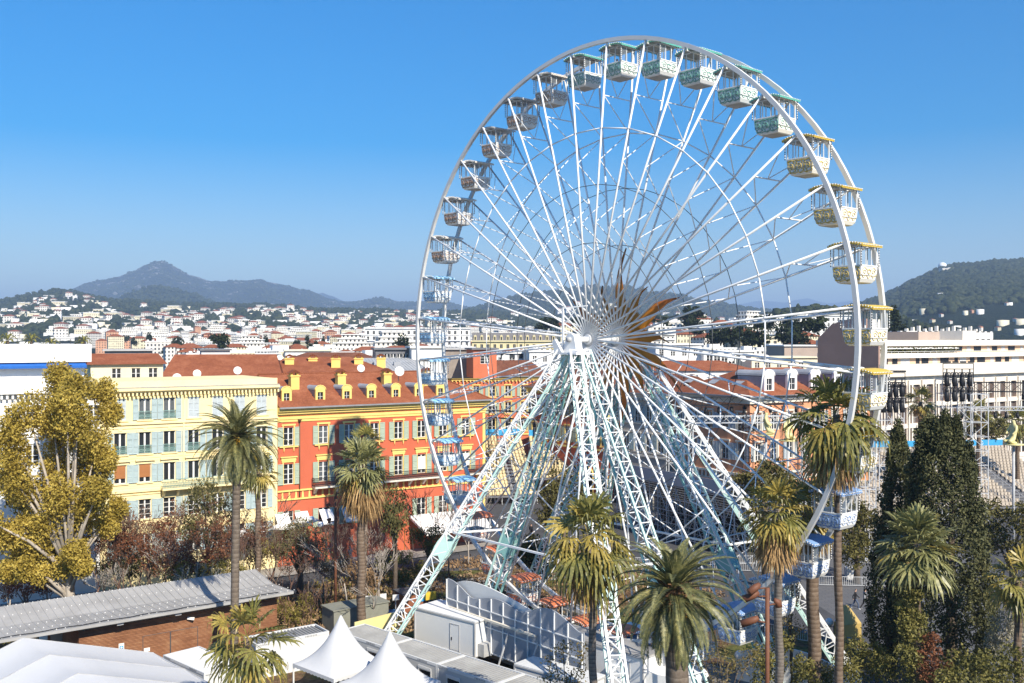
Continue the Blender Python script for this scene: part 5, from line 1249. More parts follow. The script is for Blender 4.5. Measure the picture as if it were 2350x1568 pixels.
b = MB(); b.box(3.0,3.42,-0.03,-0.005,1.55,2.15,0); b.box(3.06,3.36,-0.036,-0.031,1.62,1.95,1); b.ball((3.21,-0.035,1.80),0.09,0,8,4); b.build('sign_plate', [WALLW, mat('sign_blue', (0.03,0.30,0.62), 0.5, 0.05)], t)
b = MB(); b.box(4.98,5.45,-0.03,-0.005,1.1,1.4); b.build('notice_plate', WALLW, t)
b = MB(); b.bar((8.5,-0.1,3.3),(9.0,-0.35,3.2),0.2); b.build('camera', WALLW, t)
b = MB(); b.box(1.0,2.4,-0.02,-0.004,1.2,1.75); b.build('shutter_panel', LEAD, t)
METAL = mat('grey_metal_roof', (0.37,0.36,0.345), 0.5, 0.16, 0.35, spec=0.5)
b = MB(); X0r, X1r = -9.0, 17.5; n = 42
yA, yB, yC = -1.25, 3.2, 7.2; zA, zB, zC = 4.35, 4.15, 4.75
b.add([(X0r,yA,zA),(X1r,yA,zA),(X1r,yB,zB),(X0r,yB,zB),(X1r,yC,zC),(X0r,yC,zC)], [(0,1,2,3),(3,2,4,5)])
b.add([(X0r,yA,zA-.22),(X1r,yA,zA-.22),(X1r,yA,zA),(X0r,yA,zA)], [(0,1,2,3)]); b.add([(X0r,yA,zA-.22),(X1r,yA,zA-.22),(X1r,yB,zB-.25),(X0r,yB,zB-.25),(X1r,yC,zC-.2),(X0r,yC,zC-.2)], [(3,2,1,0),(5,4,2,3)])
b.add([(X1r,yA,zA-.22),(X1r,yB,zB-.25),(X1r,yC,zC-.2),(X1r,yC,zC),(X1r,yB,zB),(X1r,yA,zA)], [(0,1,2,3,4,5)])
b.add([(X0r,yC,zC-.2),(X1r,yC,zC-.2),(X1r,yC,zC),(X0r,yC,zC)], [(3,2,1,0)])
for i in range(n+1):
    x = X0r+i*(X1r-X0r)/n; b.bar((x,yA,zA+.01),(x,yB,zB+.01),0.04,0.04); b.bar((x,yB,zB+.02),(x,yC,zC+.02),0.05,0.06)
    for y, z in ((yA+.4,zA),(yA+1.7,zA-.06),(yB-.9,zB+.04),(yB+1.9,zB+.3),(yC-.1,zC)): b.box(x+0.2,x+0.26,y-.03,y+.03,z+.0,z+.05,1)
rf = b.build('roof', [METAL, WALLW], t)
b = MB(); b.tube([(X0r+i*0.9, yA+0.35+0.12*math.sin(i*1.7), zA+.06) for i in range(29)], 0.035, 5); b.build('cable', BLACK, t)
for x in (-6.5, -1.5, 4.0, 10.5, 15.5):
    b = MB(); b.bar((x,3.0,0),(x,3.0,3.9),0.16); b.build('post', mat('brown_post', (0.20,0.09,0.05), 0.6, 0.1), t)
for x in (2.6, 7.2, 12.4): b = MB(); b.box(x,x+.5,-1.0,-.7,3.88,4.1); b.build('floodlight', GREYS, t)
b = MB(); b.box(10.5,12.3,1.2,2.6,HP-.6,HP+.1); b.box(10.4,12.4,1.1,2.7,HP+.1,HP+.18); b.build('roof_vent', STONE, t)
t2 = MB(); t2.box(0,5,0,3,0,2.6,0); t2.box(-.1,5.1,-.1,3.1,2.6,2.72,1)
tag(t2.build('kiosk', [CABW, mat('beige_roof', (0.45,0.40,0.32), 0.8, 0.1)], None, (-38.5, 82.5, 0), R(37.5)), 'small white kiosk with a beige roof under the pavilion roof end', 'kiosk')
# ---- trailers and trucks
def trailer(label, c, ang, L, Wd, z0, z1, wallm, doors=(), topm=None, grp='white trailers', aircon=None):
    t = thing('trailer', label, 'trailer', (c[0], c[1], 0), ang, grp); b = MB(); b.box(0, L, 0, Wd, z0, z1-0.05); b.build('body', wallm, t)
    b = MB(); b.box(-.04, L+.04, -.04, Wd+.04, z1-.05, z1+.03); b.build('roof', topm or wallm, t)
    b = MB()
    for p, q in (((0,0),(L,0)),((L,0),(L,Wd)),((0,0),(0,Wd)),((0,Wd),(L,Wd))): b.bar((*p,z1-.1),(*q,z1-.1),.14,.12); b.bar((*p,z0+.02),(*q,z0+.02),.1)
    for p in ((0,0),(L,0),(L,Wd),(0,Wd)): b.bar((*p,z0),(*p,z1-.1),.12)
    b.build('frame', GREYS, t)
    for x in (L*0.25, L*0.25+1.1):
        for y in (0.15, Wd-.15): b = MB(); b.tube([(x,y-.13,.48),(x,y+.13,.48)],.48,14); b.build('wheel', BLACK, t)
    for x in doors:
        b = MB(); b.box(x, x+.95, -.03, -.004, z0+.15, z0+2.15); d = b.build('door', wallm, t); b = MB(); b.box(x-.07,x-.0,-.045,-.004,z0+.1,z0+2.2); b.box(x+.95,x+1.02,-.045,-.004,z0+.1,z0+2.2); b.box(x-.07,x+1.02,-.045,-.004,z0+2.2,z0+2.27); b.build('door_frame', GREYS, d)
        b = MB(); b.box(x+.1,x+.18,-.06,-.031,z0+.9,z0+1.15); b.build('handle', BLACK, d)
    if aircon: b = MB(); b.box(L+.06, L+.7, aircon, aircon+1.5, z0+.05, z0+1.05); b.build('air_conditioner', GREYS, t)
    return t
CREAMT = mat('trailer_white', (0.74,0.74,0.73), 0.45, 0.05, 0.4)
trailer('plain white box trailer with a side door beside the wavy fairground wall', (-8.2,84.2), math.atan2(-4.3,5.0), 6.9, 3.0, 1.0, 3.85, CREAMT, (4.2,), aircon=0.3)
trailer('long white box trailer with grey roof below the big palm', (2.4,77.7), math.atan2(-7.0,7.0), 9.8, 2.6, 1.0, 3.85, CREAMT, (7.6,), mat('grey_roof_sheet', (0.30,0.29,0.28), 0.7, 0.15, 0.6))
# white lorry and van beside it
def lorry(label, c, ang, cat='lorry'):
    t = thing('lorry', label, cat, (c[0], c[1], 0), ang); b = MB()
    prof = [(0,0.6),(2.1,0.6),(2.2,1.3),(2.05,1.6),(1.75,2.7),(1.4,3.0),(0.2,3.15),(0,3.0)]; b.prism(prof, 0, 2.4); b.build('cab', CREAMT, t)
    b = MB(); b.add([(2.2,.12,1.65),(2.2,2.28,1.65),(1.86,2.2,2.6),(1.86,.2,2.6)], [(0,1,2,3)]); b.build('windscreen', GLASS, t)
    b = MB(); b.prism([(0.5,1.65),(1.85,1.65),(1.6,2.55),(0.5,2.55)], -.01, -.004); b.build('side_window', GLASS, t)
    for x in (0.9, -3.2):
        for y in (0.05, 2.35): b = MB(); b.tube([(x,y-.15,.5),(x,y+.15,.5)],.5,14); b.build('wheel', BLACK, t)
    b = MB(); b.box(-5,-.1,.05,2.35,.7,1.0); b.build('chassis', DARKGREY, t)
    b = MB(); b.box(-5,-.1,.0,2.4,1.0,2.75); b.build('cargo_box', CREAMT, t)
    for y in (-.2, 2.5): b = MB(); b.box(1.7,1.9,y-.1,y+.1,1.7,2.2); b.build('mirror', BLACK, t)
lorry('white lorry seen from above, behind the thick palm trunk at the bottom edge', (11.2,69.8), math.atan2(-.55,.83))
t = trailer('low white trailer roof partly hidden by leafy twigs at the bottom edge', (.2,73.4), math.atan2(-5.2,6.2), 6.5, 2.2, .6, 2.55, CABW)
# ---- wavy fairground wall beside the loading platform
def wallp(a, z, n=-4.5): v = wl(a, n, z); return (v.x, v.y, v.z)
FASC = mat('fascia_back', (0.30,0.32,0.36), 0.6, 0.08, 0.4); FASW = mat('fascia_white', (0.74,0.74,0.73), 0.6, 0.05, 0.4)  # grey blue carries the shade on the panel's turned away face
t = thing('fairground_wall', 'wavy topped panel wall with ribs behind the loading platform of the wheel', 'wall', wl(0,-4.5), WA)
top = lambda x: 5.15+0.75*abs(math.cos((x+12.2)*0.50))**1.3+0.25*math.cos(x*0.5)
xs = [-12.4+i*0.4 for i in range(42)]
b = MB(); b.add([(x,0,1.2) for x in xs]+[(x,0,top(x)) for x in xs]+[(x,.1,1.2) for x in xs]+[(x,.1,top(x)) for x in xs], sum([[(i,i+1,43+i,42+i),(85+i,84+i,126+i,127+i),(42+i,43+i,127+i,126+i)] for i in range(41)], [])+[(0,42,126,84),(41,125,167,83)]); b.build('panel', FASC, t)
for i in range(12):
    b = MB(); x = -12.4+i*1.48; b.bar((x,-.06,1.0),(x,-.06,top(x)-.05),.09); b.build('rib', FASW, t)
b = MB(); 
for z in (1.2, 3.2, 4.5): b.bar((-12.4,-.07,z),(4.0,-.07,z),.08)
b.build('rail', FASW, t)
b = MB(); b.bar((-11.8,-.22,3.85),(-1.0,-.22,3.85),.22,.16); b.build('beam', STONE, t)
for k in range(5):
    b = MB(); x = -11+k*3.4; b.bar((x,-.2,.1),(x,-1.6,.1),.12); b.bar((x,-1.6,.1),(x,-.15,3.4),.1); b.build('strut', GREYS, t)
b = MB(); b.prism([(-12.5+13*i/24, 5.0+1.35*math.sin(PI*min(1,(i/24)**.55))) for i in range(25)]+[(.5,3.5),(-12.5,3.5)], .35, .45); b.build('crest_panel', FASW, t)
# loading platform
t = thing('loading_platform', 'boarded loading platform with railings under the wheel', 'platform', wl(0,0), WA); b = MB(); b.box(-9,12,-3.9,7.5,0.5,0.75); b.build('deck', mat('deck_board', (0.20,0.18,0.16), 0.8, 0.15, 0.8), t)
for y in (-3.9, 7.5): inst(rail_mesh(21,1.0,ALU,.35), 'railing', t, (-9,y,.75))
b = MB(); b.box(-6.5,-4.6,3.9,6.8,.76,3.2,0); b.box(-6.8,-4.3,3.5,7.1,3.2,3.35,1); 
for i in range(6): b.box(-6.5+i*.32,-6.34+i*.32,3.88,3.9,.8,3.1,2)
tag(b.build('ticket_booth', [FASW, mat('beige_roof', (0.45,0.40,0.32)), MATS['yellow_panel']], None, wl(0,0), WA), 'ticket booth with yellow and white striped walls behind the orange gondolas', 'booth')
b = MB(); b.box(-1.2,1.0,4.6,6.2,.76,2.7,0); b.box(-1.4,1.2,4.4,6.4,2.7,2.8,1); tag(b.build('control_booth', [mat('blue_panel', (0.06,0.22,0.50), 0.6, 0.1), FASW], None, wl(0,0), WA), 'blue control booth on the loading platform behind the drooping fan palm', 'booth')
# white arched fairground front on the right, yellow scenic panel
b = MB(); pts = [(x, 2.6+1.1*math.sin(PI*(x/9.0))) for x in [i*.45 for i in range(21)]]; b.prism(pts+[(9,.6),(0,.6)], 0, .15)
tag(b.build('fairground_front', FASW, None, at(1690,1432,74)-Vector((0,0,(at(1690,1432,74).z-0.6))), R(-40)), 'white arched fairground front right of the thick date palm', 'fairground front')
b = MB(); b.prism([(0,0),(5,0),(5,1.6),(4,2.2),(3.2,1.7),(2.2,2.4),(1.2,1.8),(0,2.1)], 0, .12); tag(b.build('scenic_panel', mat('scenic_yellow', (0.60,0.52,0.12), 0.6, 0.35, 2.0), None, onz(1712,1540,.3), R(-35)), 'yellow painted scenic panel under the row of fan palms', 'panel')
# gold box
t = thing('tall_box', 'tall ochre box with an open lid on the paved square', 'box', onz(1935,1492,0), R(20)); b = MB(); b.box(0,1.9,0,1.2,0,2.1); b.build('body', mat('ochre_board', (0.42,0.30,0.10), 0.5, 0.06), t)
b = MB(); b.add([(0,.0,2.1),(1.9,.0,2.1),(1.25,.9,3.5),(0,.9,3.5),(0,.06,2.1),(1.9,.06,2.1),(1.25,.96,3.5),(0,.96,3.5)], [(0,1,2,3),(7,6,5,4),(0,4,5,1),(1,5,6,2),(2,6,7,3),(3,7,4,0)]); b.build('lid', MATS['ochre_board'], t)
# ---- signs, hut, blue pipes in the little garden
for k, (px, py) in enumerate(((846,1377),(879,1372),(908,1374),(936,1367))):
    p = onz(px, py, 1.9); t = thing('garden_sign', ['white square sign on a post, nearest the palm trunk','white square sign, second from the palm trunk','white square sign, third from the palm trunk','white square sign, farthest from the palm trunk'][k], 'sign', (p.x,p.y,0), R(25), 'garden signs'); b = MB(); b.bar((0,0,0),(0,0,2.2),.08); b.build('post', ALU, t); b = MB(); b.box(-.32,.32,-.06,-.045,1.75,2.3); b.build('board', CABW, t)
t = thing('garden_hut', 'small rust brown hut with a dark flat roof beside the wheel leg', 'hut', onz(927,1420,0), R(30)); b = MB(); b.box(0,2.6,0,2.2,0,2.2); b.build('wall', mat('rust_wall', (0.24,0.09,0.045), 0.7, 0.15), t); b = MB(); b.box(-.15,2.75,-.15,2.35,2.2,2.3); b.build('roof', DARKGREY, t)
b = MB(); b.box(1.4,2.2,-.06,-.01,1.4,2.05); b.build('sign_plate', MATS['sign_blue'], t); b = MB(); b.box(2.0,3.1,-.6,-.2,1.6,2.3); b.build('meter_box', mat('yellow_paint', (0.65,0.45,0.05), 0.5, 0.1), t)
b = MB()
for k in range(3): b.tube([(0,k*.35,.5),(2.4,k*.35+.1,.62),(5.4,k*.35,.55)], .11, 8)
b.bar((1,-.1,.36),(1,.9,.36),.1); b.bar((4,-.1,.36),(4,.9,.36),.1); b.bar((1,.3,0),(1,.3,.4),.1); b.bar((4,.3,0),(4,.3,.4),.1); tag(b.build('blue_pipes', mat('blue_pipe', (0.03,0.12,0.30), 0.4, 0.1), None, onz(840,1428,0), R(22)), 'blue pipes lying on low trestles behind the garden signs', 'pipes')
# ---- lamps
RUST = mat('rust_post', (0.16,0.065,0.035), 0.6, 0.15, 1.0)
def cluster_lamp(px, D, ztop, label, heads):
    p = at(px, HY, D); t = thing('street_lamp', label, 'street lamp', (p.x,p.y,0)); b = MB(); b.tube([(0,0,0),(0,0,ztop)], .13, 10); b.build('post', RUST, t)
    for z, a, d in heads:
        b = MB(); e = Vector((math.cos(a),math.sin(a),0)); b.tube([e*.13+Vector((0,0,z)), e*.55+Vector((0,0,z))], .05, 6); b.tube([e*.5+Vector((0,0,z+.25)), e*.75+Vector((0,0,z+.1)), e*d+Vector((0,0,z-.18))], [.12,.21,.23], 10); b.build('lamp_head', RUST, t)
cluster_lamp(770, 92, 12.4, 'rust brown lamp column with drum heads between the two left palms', [(12.2,0,.75),(11.0,PI,.7),(9.6,PI*.9,.7)])
cluster_lamp(1761, 58, 12.0, 'rust brown lamp column with drum heads in front of the right hand palms', [(11.5,PI,1.4),(10.0,PI*.95,1.5),(11.0,.4,.8),(12.0,PI*1.1,1.2),(5.5,0,1.0),(5.5,PI,.9)])
GLOBE = mat('white_globe', (0.85,0.85,0.84), 0.3, 0.02)
def globe_lamp(px, py, D, label, offs=((0,0),)):
    p = at(px, py, D); t = thing('globe_lamp', label, 'street lamp', (p.x,p.y,0), 0, 'globe street lamps'); b = MB(); b.tube([(0,0,0),(0,0,p.z-.3)], .07, 8)
    if len(offs) > 1: b.bar((offs[0][0],0,p.z-.4),(offs[-1][0],0,p.z-.4),.06)
    b.build('post', DARKGREY, t)
    for x, z in offs: b = MB(); b.ball((x,0,p.z+z), .36, 0, 14, 8); b.build('globe', GLOBE, t)
globe_lamp(1914, 1428, 86, 'twin globe lamp just left of the ochre box', ((-.42,0),(.42,.1)))
globe_lamp(1697, 1504, 74, 'single globe lamp low beside the right hand rust lamp column')
globe_lamp(725, 1204, 112, 'globe lamp pair in front of the red house ground floor', ((-.5,.6),(.5,0)))
globe_lamp(452, 1240, 106, 'globe lamp in front of the yellow house behind bare trees', ((0,0),))
globe_lamp(108, 1158, 96, 'globe lamp shining white inside the yellowish tree', ((0,0),))
globe_lamp(1287, 1325, 90, 'single globe lamp behind the drooping central fan palm')
# ---------------------------------------------------------------- carnival stands, towers, trusses, statues
SEAT_Y = mat('seat_cream', (0.62,0.50,0.28), 0.5, 0.06); SEAT_G = mat('seat_grey', (0.40,0.34,0.27), 0.5, 0.06); BANNER = mat('blue_banner', (0.05,0.33,0.62), 0.7, 0.18, 1.2)
CONC = mat('stand_step', (0.16,0.16,0.17), 0.7, 0.12)
def seatmesh(m):
    b = MB(); b.box(-.24,.24,-.24,.2,.0,.07); b.add([(-.24,.2,.0),(.24,.2,.0),(.26,.3,.48),(-.26,.3,.48),(-.24,.26,.0),(.24,.26,.0),(.26,.36,.46),(-.26,.36,.46)], [(0,1,2,3),(7,6,5,4),(3,2,6,7),(0,3,7,4),(1,5,6,2)]); return keep(b, 'seat', m)
def stand(label, o, ang, wid, rows, run, rise, z0, seatm, gaps=(), banner=True, back=True):
    """a stand facing local -y: rows climb towards +y"""
    t = thing('grandstand', label, 'grandstand', (o[0],o[1],0), R(ang)); b = MB()
    for r in range(rows): b.box(0, wid, r*run, r*run+run-.004, z0+r*rise-.25, z0+r*rise)
    b.build('tier', CONC, t); me = seatmesh(seatm); spots = []
    n = int(wid/.60)
    for r in range(rows):
        for i in range(n):
            x = .3+i*wid/n
            if any(a < x < c for a, c in gaps): continue
            spots.append((x, r*run+.45, z0+r*rise+.12))
    spots.sort(key=lambda s: s[1])
    for s in spots[:100]: inst(me, 'seat', t, s)
    mv = np.array([v.co[:] for v in me.vertices]); S = np.array(spots[100:]); k = len(mv)
    V = (mv[None]+S[:,None,:]).reshape(-1,3); fq = np.array([p.vertices[:] for p in me.polygons])
    o2 = npmesh('seat_rows', V, (fq[None]+(np.arange(len(S))*k)[:,None,None]).reshape(-1,4), seatm, None, t); kind(o2, 'stuff')
    zt = z0+rows*rise
    for (a, c) in gaps:
        for e in (a, c): b = MB(); b.bar((e,0,z0+1.0),(e,rows*run,zt+1.0),.06); [b.bar((e,r*run,z0+r*rise),(e,r*run,z0+r*rise+1.0),.05) for r in range(0,rows,2)]; b.build('stair_rail', ALU, t)
    if banner: b = MB(); b.box(0, wid, rows*run, rows*run+.05, zt+.1, zt+1.2); b.build('banner', BANNER, t); b = MB(); [b.tube([(wid*(i+.5)/4+.35*math.cos(q*PI/6),rows*run-.01,zt+.65+.35*math.sin(q*PI/6)) for q in range(13)], .05, 4) for i in range(4)]; b.build('banner_emblem', WALLW, t)
    b = MB(); x = 0
    while x <= wid+.01:
        for y in (0, rows*run*.5, rows*run): b.bar((x,y+.2,0),(x,y+.2,z0-.3+y/run*rise),.07)
        b.bar((x,0.2,.3),(x,rows*run+.2,.3),.06); b.bar((x,.2,.3),(x,rows*run+.2,zt-.5),.06); x += wid/max(2,int(wid/2.6))
    for y in (rows*run*.5, rows*run): b.bar((0,y+.2,1.5),(wid,y+.2,1.5),.06); b.bar((0,y+.2,z0-.5+y/run*rise),(wid,y+.2,z0-.5+y/run*rise),.06)
    b.build('scaffold', ALU, t)
    return t
p = at(2055, 1165, 148); stand('grandstand of grey seats with a long blue banner behind the tall cypress', (p.x-2.0, 146), 8, 32, 20, 1.0, .335, 1.4, SEAT_G, ((22.5,24.5),))
p = at(1940, 1100, 135); stand('small grandstand of grey seats between the tall fan palm and the salmon house', (p.x-1.5, 131), 14, 12, 13, .9, .36, 1.0, SEAT_G, (), False)
p = at(1108, 1135, 160); stand('grandstand of cream seats right behind the end of the red house', (p.x-2.5, 158), 10, 11.5, 18, .85, .45, 1.4, SEAT_Y, ((7.4,8.4),))
p = at(1225, 1100, 172); stand('upper left grandstand of cream seats under a white wall, left half', (p.x, 166), 4, 16, 14, .8, .42, 3.2, SEAT_Y, ((5.5,6.4),))
b = MB(); b.box(0,11.5,0,.2,0,2.4); tag(b.build('screen_wall', WALLW, None, (at(1260,HY,182).x, 182, at(1260,982,182).z), 0), 'white screen wall above the blue banner of the left stand', 'screen')
# the stand seen from behind, in shade
t = thing('grandstand', 'large grandstand seen from behind with grey skirting over dark scaffolding', 'grandstand', (14.5,139,0), math.atan2(-22,13)); LL = 27; b = MB()
b.box(0,LL,-.1,0,7.6,9.3); b.build('skirting', mat('grey_skirting', (0.34,0.36,0.40), 0.6, 0.08, 0.6), t)
b = MB()
for r in range(12): b.box(0,LL,.05+r*.85,.9+r*.85,7.8-r*.5,8.0-r*.5)
b.build('tier', DARKGREY, t); b = MB()
for i in range(16):
    x = i*LL/15
    for y in (.2, 3.5, 7): b.bar((x,y,0),(x,y,7.8-y*.58),.08)
    b.bar((x,.2,.3),(x,7,3.0),.06); b.bar((x,.2,7.2),(x,7,.4),.06)
    if i < 15: b.bar((x,.15,1.0+3*(i % 2)),(x+LL/15,.15,4.0-3*(i % 2)),.06); b.bar((x,.15,4.2+3*(i % 2)),(x+LL/15,.15,7.2-3*(i % 2)),.06)
for z in (1,2.6,4.2,5.8,7.4): b.bar((0,.15,z),(LL,.15,z),.07); b.bar((0,3.4,min(z,5.6)),(LL,3.4,min(z,5.6)),.07)
b.build('scaffold', ALU, t); b = MB(); b.box(0,LL,7.5,7.6,0,3.4); b.build('dark_curtain', BLACK, t)  # black sheet standing in for the darkness under the stand
# trusses and lighting towers
def truss(label, a, b_, w, m, lamps=0, legs=True, cat='truss', up=0):
    a = Vector(a); c = Vector(b_); d = c-a; L = d.length; t = thing('lighting_truss', label, cat, a, math.atan2(d.y, d.x)); b = MB(); n = max(2, int(L/w/1.0)); dz = d.z
    P = lambda s, i: (L*s, ((-w/2, w/2, w/2, -w/2)[i]), dz*s+((-w/2,-w/2,w/2,w/2)[i]))
    for i in range(4): b.bar(P(0,i), P(1,i), .11)
    for k in range(n):
        for i in range(4): j = (i+1) % 4; b.bar(P(k/n,i if k % 2 else j), P((k+1)/n,j if k % 2 else i), .06)
    b.build('chord_frame', m, t)
    for k in range(lamps): x = L*(k+.5)/lamps; lamp_inst(t, (x,0,-w/2+dz*(x/L)))
    if legs:
        for x in (L*.02, L*.98): b = MB(); [b.bar((x+q*.3,e*.3,-a.z),(x+q*.3,e*.3,-w/2),.08) for q in (-1,1) for e in (-1,1)]; [b.bar((x-.3,-.3,-a.z+i*.8),(x+.3,-.3,-a.z+i*.8+.8),.05) for i in range(int(a.z/.8))]; b.build('leg', m, t)
    return t
b = MB(); b.bar((0,0,0),(0,0,-.25),.08); b.bar((-.28,0,-.25),(.28,0,-.25),.07); b.bar((-.28,0,-.25),(-.28,0,-.6),.06); b.bar((.28,0,-.25),(.28,0,-.6),.06); b.tube([(0,.05,-.35),(0,0,-.8),(0,-.08,-1.15)], [.17,.24,.20], 8); b.ball((0,0,-.45),.2,0,8,5)
LAMP = keep(b, 'stage_lamp', BLACK)
def lamp_inst(t, loc): inst(LAMP, 'stage_lamp', t, loc, rnd.uniform(0,6))
truss('upper black truss in front of the salmon house eaves', at(1575,922,140), at(1842,918,140), 1.15, BLACK, 9)
truss('lower grey truss in front of the salmon house first floor', at(1580,963,137), at(1850,962,137), .9, ALU, 8)
truss('black truss beside the arcaded stand at the left of the dark red house', at(1118,950,165), at(1275,958,158), 1.2, BLACK, 5)
truss('black truss across the front of the white modern block', at(2198,887,150), at(2400,890,146), 1.35, BLACK, 2)
truss('thin grey truss with hanging lamps below the black one at the white block', at(2195,938,148), at(2400,938,145), .5, ALU, 8, False)
truss('black lamp truss crossing behind the lower sun rays', at(1300,905,158), at(1555,895,158), 1.0, BLACK, 10)
def tower(label, px0, px1, py0, D, n=2, lamps=0, m=ALU):
    a = at(px0,py0,D); c = at(px1,py0,D); t = thing('scaffold_tower', label, 'scaffold tower', (a.x,D,0), 0); w = c.x-a.x; Hh = a.z; b = MB(); k = int(Hh/2.0)
    for i in range(n+1):
        for y in (0,2.2): b.bar((w*i/n,y,0),(w*i/n,y,Hh),.10)
    for j in range(k+1):
        z = Hh*j/k
        for y in (0,2.2): b.bar((0,y,z),(w,y,z),.08)
        for i in range(n+1): b.bar((w*i/n,0,z),(w*i/n,2.2,z),.08)
        if j < k:
            for i in range(n): b.bar((w*(i+(j % 2))/n,0,z),(w*(i+1-(j % 2))/n,0,z+Hh/k),.07)
    b.build('tube_frame', m, t)
    for q in range(lamps):
        x = w*(q % (lamps//2)+.5)/(lamps//2); z = Hh+1.6 if q < lamps//2 else Hh-.6
        o = inst(LAMP, 'stage_lamp', t, (x,-.3,z)); o.scale = (1.7,1.7,2.2)
    if lamps: b = MB(); b.bar((0,-.3,Hh+1.6),(w,-.3,Hh+1.6),.1); b.bar((0,-.3,Hh+2.4),(w,-.3,Hh+2.4),.1); [b.bar((x,-.3,Hh-.6),(x,-.3,Hh+2.4),.08) for x in (0,w)]; [b.box(w*(i+.5)/4-.35,w*(i+.5)/4+.35,-.9,-.4,Hh+2.5,Hh+2.75) for i in range(4)]; b.build('lamp_rail', BLACK, t)
tower('scaffold tower with black lamps left of the cypress spire', 2018, 2075, 895, 140, 2, 8)
tower('scaffold tower with two rows of black lamps in front of the white block', 2162, 2232, 872, 146, 2, 8)
tower('low wide scaffold tower under the two lamp rows', 2228, 2268, 905, 144, 1)
tower('scaffold tower at the right end of the dark grandstand', 1962, 2010, 1040, 118, 2)
tower('black lighting mast in front of the salmon house corner', 1712, 1728, 950, 136, 1, 0, BLACK)
tower('black lighting mast beside the left cream stand', 1122, 1140, 935, 164, 1, 0, BLACK)
tower('scaffold tower among the right spokes in front of the grey stone house', 1535, 1570, 985, 138, 1)
# kneeling resin figures on poles
RESIN = mat('translucent_resin', (0.62,0.55,0.26), 0.4, 0.08, 1.0)
def figure_mesh(name, verts, edges, rad, m, sub=2):
    me = bpy.data.meshes.new(name); me.from_pydata([Vector(v) for v in verts], edges, []); o = link(name, me)
    md = o.modifiers.new('skin', 'SKIN'); o.modifiers.new('sub', 'SUBSURF').levels = sub
    for v, r in zip(me.skin_vertices[0].data, rad): v.radius = r if isinstance(r, tuple) else (r, r)
    me.skin_vertices[0].data[0].use_root = True; bpy.context.view_layer.update()
    me2 = bpy.data.meshes.new_from_object(o.evaluated_get(bpy.context.evaluated_depsgraph_get())); bpy.data.objects.remove(o); bpy.data.meshes.remove(me)
    me2.name = name; me2.materials.clear()
    for q in (m if isinstance(m, (list, tuple)) else [m]): me2.materials.append(q)
    for p_ in me2.polygons: p_.use_smooth = True
    return me2
kv = [(0,0,.45),(0,.02,.85),(0,0,1.25),(0,0,1.5),(0,-.03,1.72),(-.26,0,1.28),(-.36,-.12,.95),(-.30,-.38,.72),(.26,0,1.28),(.36,-.12,.95),(.30,-.38,.72),(-.2,-.2,.36),(-.26,-.62,.25),(-.2,.1,.12),(.2,-.2,.36),(.26,-.62,.25),(.2,.1,.12)]
ke = [(0,1),(1,2),(2,3),(3,4),(2,5),(5,6),(6,7),(2,8),(8,9),(9,10),(0,11),(11,12),(12,13),(0,14),(14,15),(15,16)]
kr = [.26,.22,.24,.10,.17,.11,.09,.07,.11,.09,.07,.18,.15,.10,.18,.15,.10]
KNEEL = figure_mesh('figure', kv, ke, kr, RESIN)
for px, py0, D, rz, l in ((1758,1000,128,1.2,'kneeling resin figure on a pole, left of the pair before the salmon house'),(1808,1012,132,.2,'kneeling resin figure on a pole, right of the pair before the salmon house'),(2326,1021,120,-1.3,'kneeling resin figure on a tall pole at the right edge of the stands'),(1391,985,160,.6,'kneeling resin figure on a pole behind the central wheel legs'),(1335,905,172,0,'kneeling resin figure on a pole in front of the shaded dark red house')):
    p = at(px, py0, D); t = thing('statue', l, 'statue', (p.x,p.y,0), rz, 'kneeling figures on poles'); o = inst(KNEEL, 'figure', t, (0,0,p.z)); o.scale = (1.75,)*3
    b = MB(); b.tube([(0,0,0),(0,0,p.z-.1)], .16, 10); b.build('pole', GREYS, t); b = MB(); b.lathe([(.5,-.1),(1.2,0),(1.2,.12)], 14, 0, (0,0,p.z)); b.build('base_plate', RESIN, t)
# crowd barriers and cabinets on the square
BAR = MB(); BAR.bar((0,0,1.05),(2.2,0,1.05),.05); BAR.bar((0,0,.15),(2.2,0,.15),.05); [BAR.bar((i*.2,0,.15),(i*.2,0,1.05),.035) for i in range(12)]; BAR = keep(BAR, 'crowd_barrier', ALU)
def barriers(px, py, n, ang, lab):
    p = onz(px, py, 0)
    for k in range(n): tag(link('crowd_barrier', BAR, None, (p.x+k*2.25*math.cos(ang), p.y+k*2.25*math.sin(ang), 0), ang), lab, 'barrier', lab)
barriers(1455, 1300, 8, R(-12), 'grey crowd barrier in the row behind the date palm crown')
barriers(1600, 1300, 7, R(8), 'grey crowd barrier in the row under the dark grandstand')
barriers(1880, 1345, 5, R(-5), 'grey crowd barrier in the row left of the cypress')
barriers(1740, 1455, 4, R(-35), 'grey crowd barrier in the row beside the right wheel leg')
b = MB(); b.box(0,1.2,0,1.0,.15,1.2,0); [b.bar((x,y,.1),(x,y,1.22),.05,.05,1) for x in (0,.4,.8,1.2) for y in (0,1.0)]; [b.bar((0,y,z),(1.2,y,z),.05,.05,1) for y in (0,1.0) for z in (.15,.5,.85,1.22)]; b.box(-.05,1.25,-.05,1.05,0,.12,1)
tag(b.build('water_tank', [CABW, ALU], None, onz(1945,1330,0)), 'white caged water tank behind barriers left of the cypress', 'water tank')
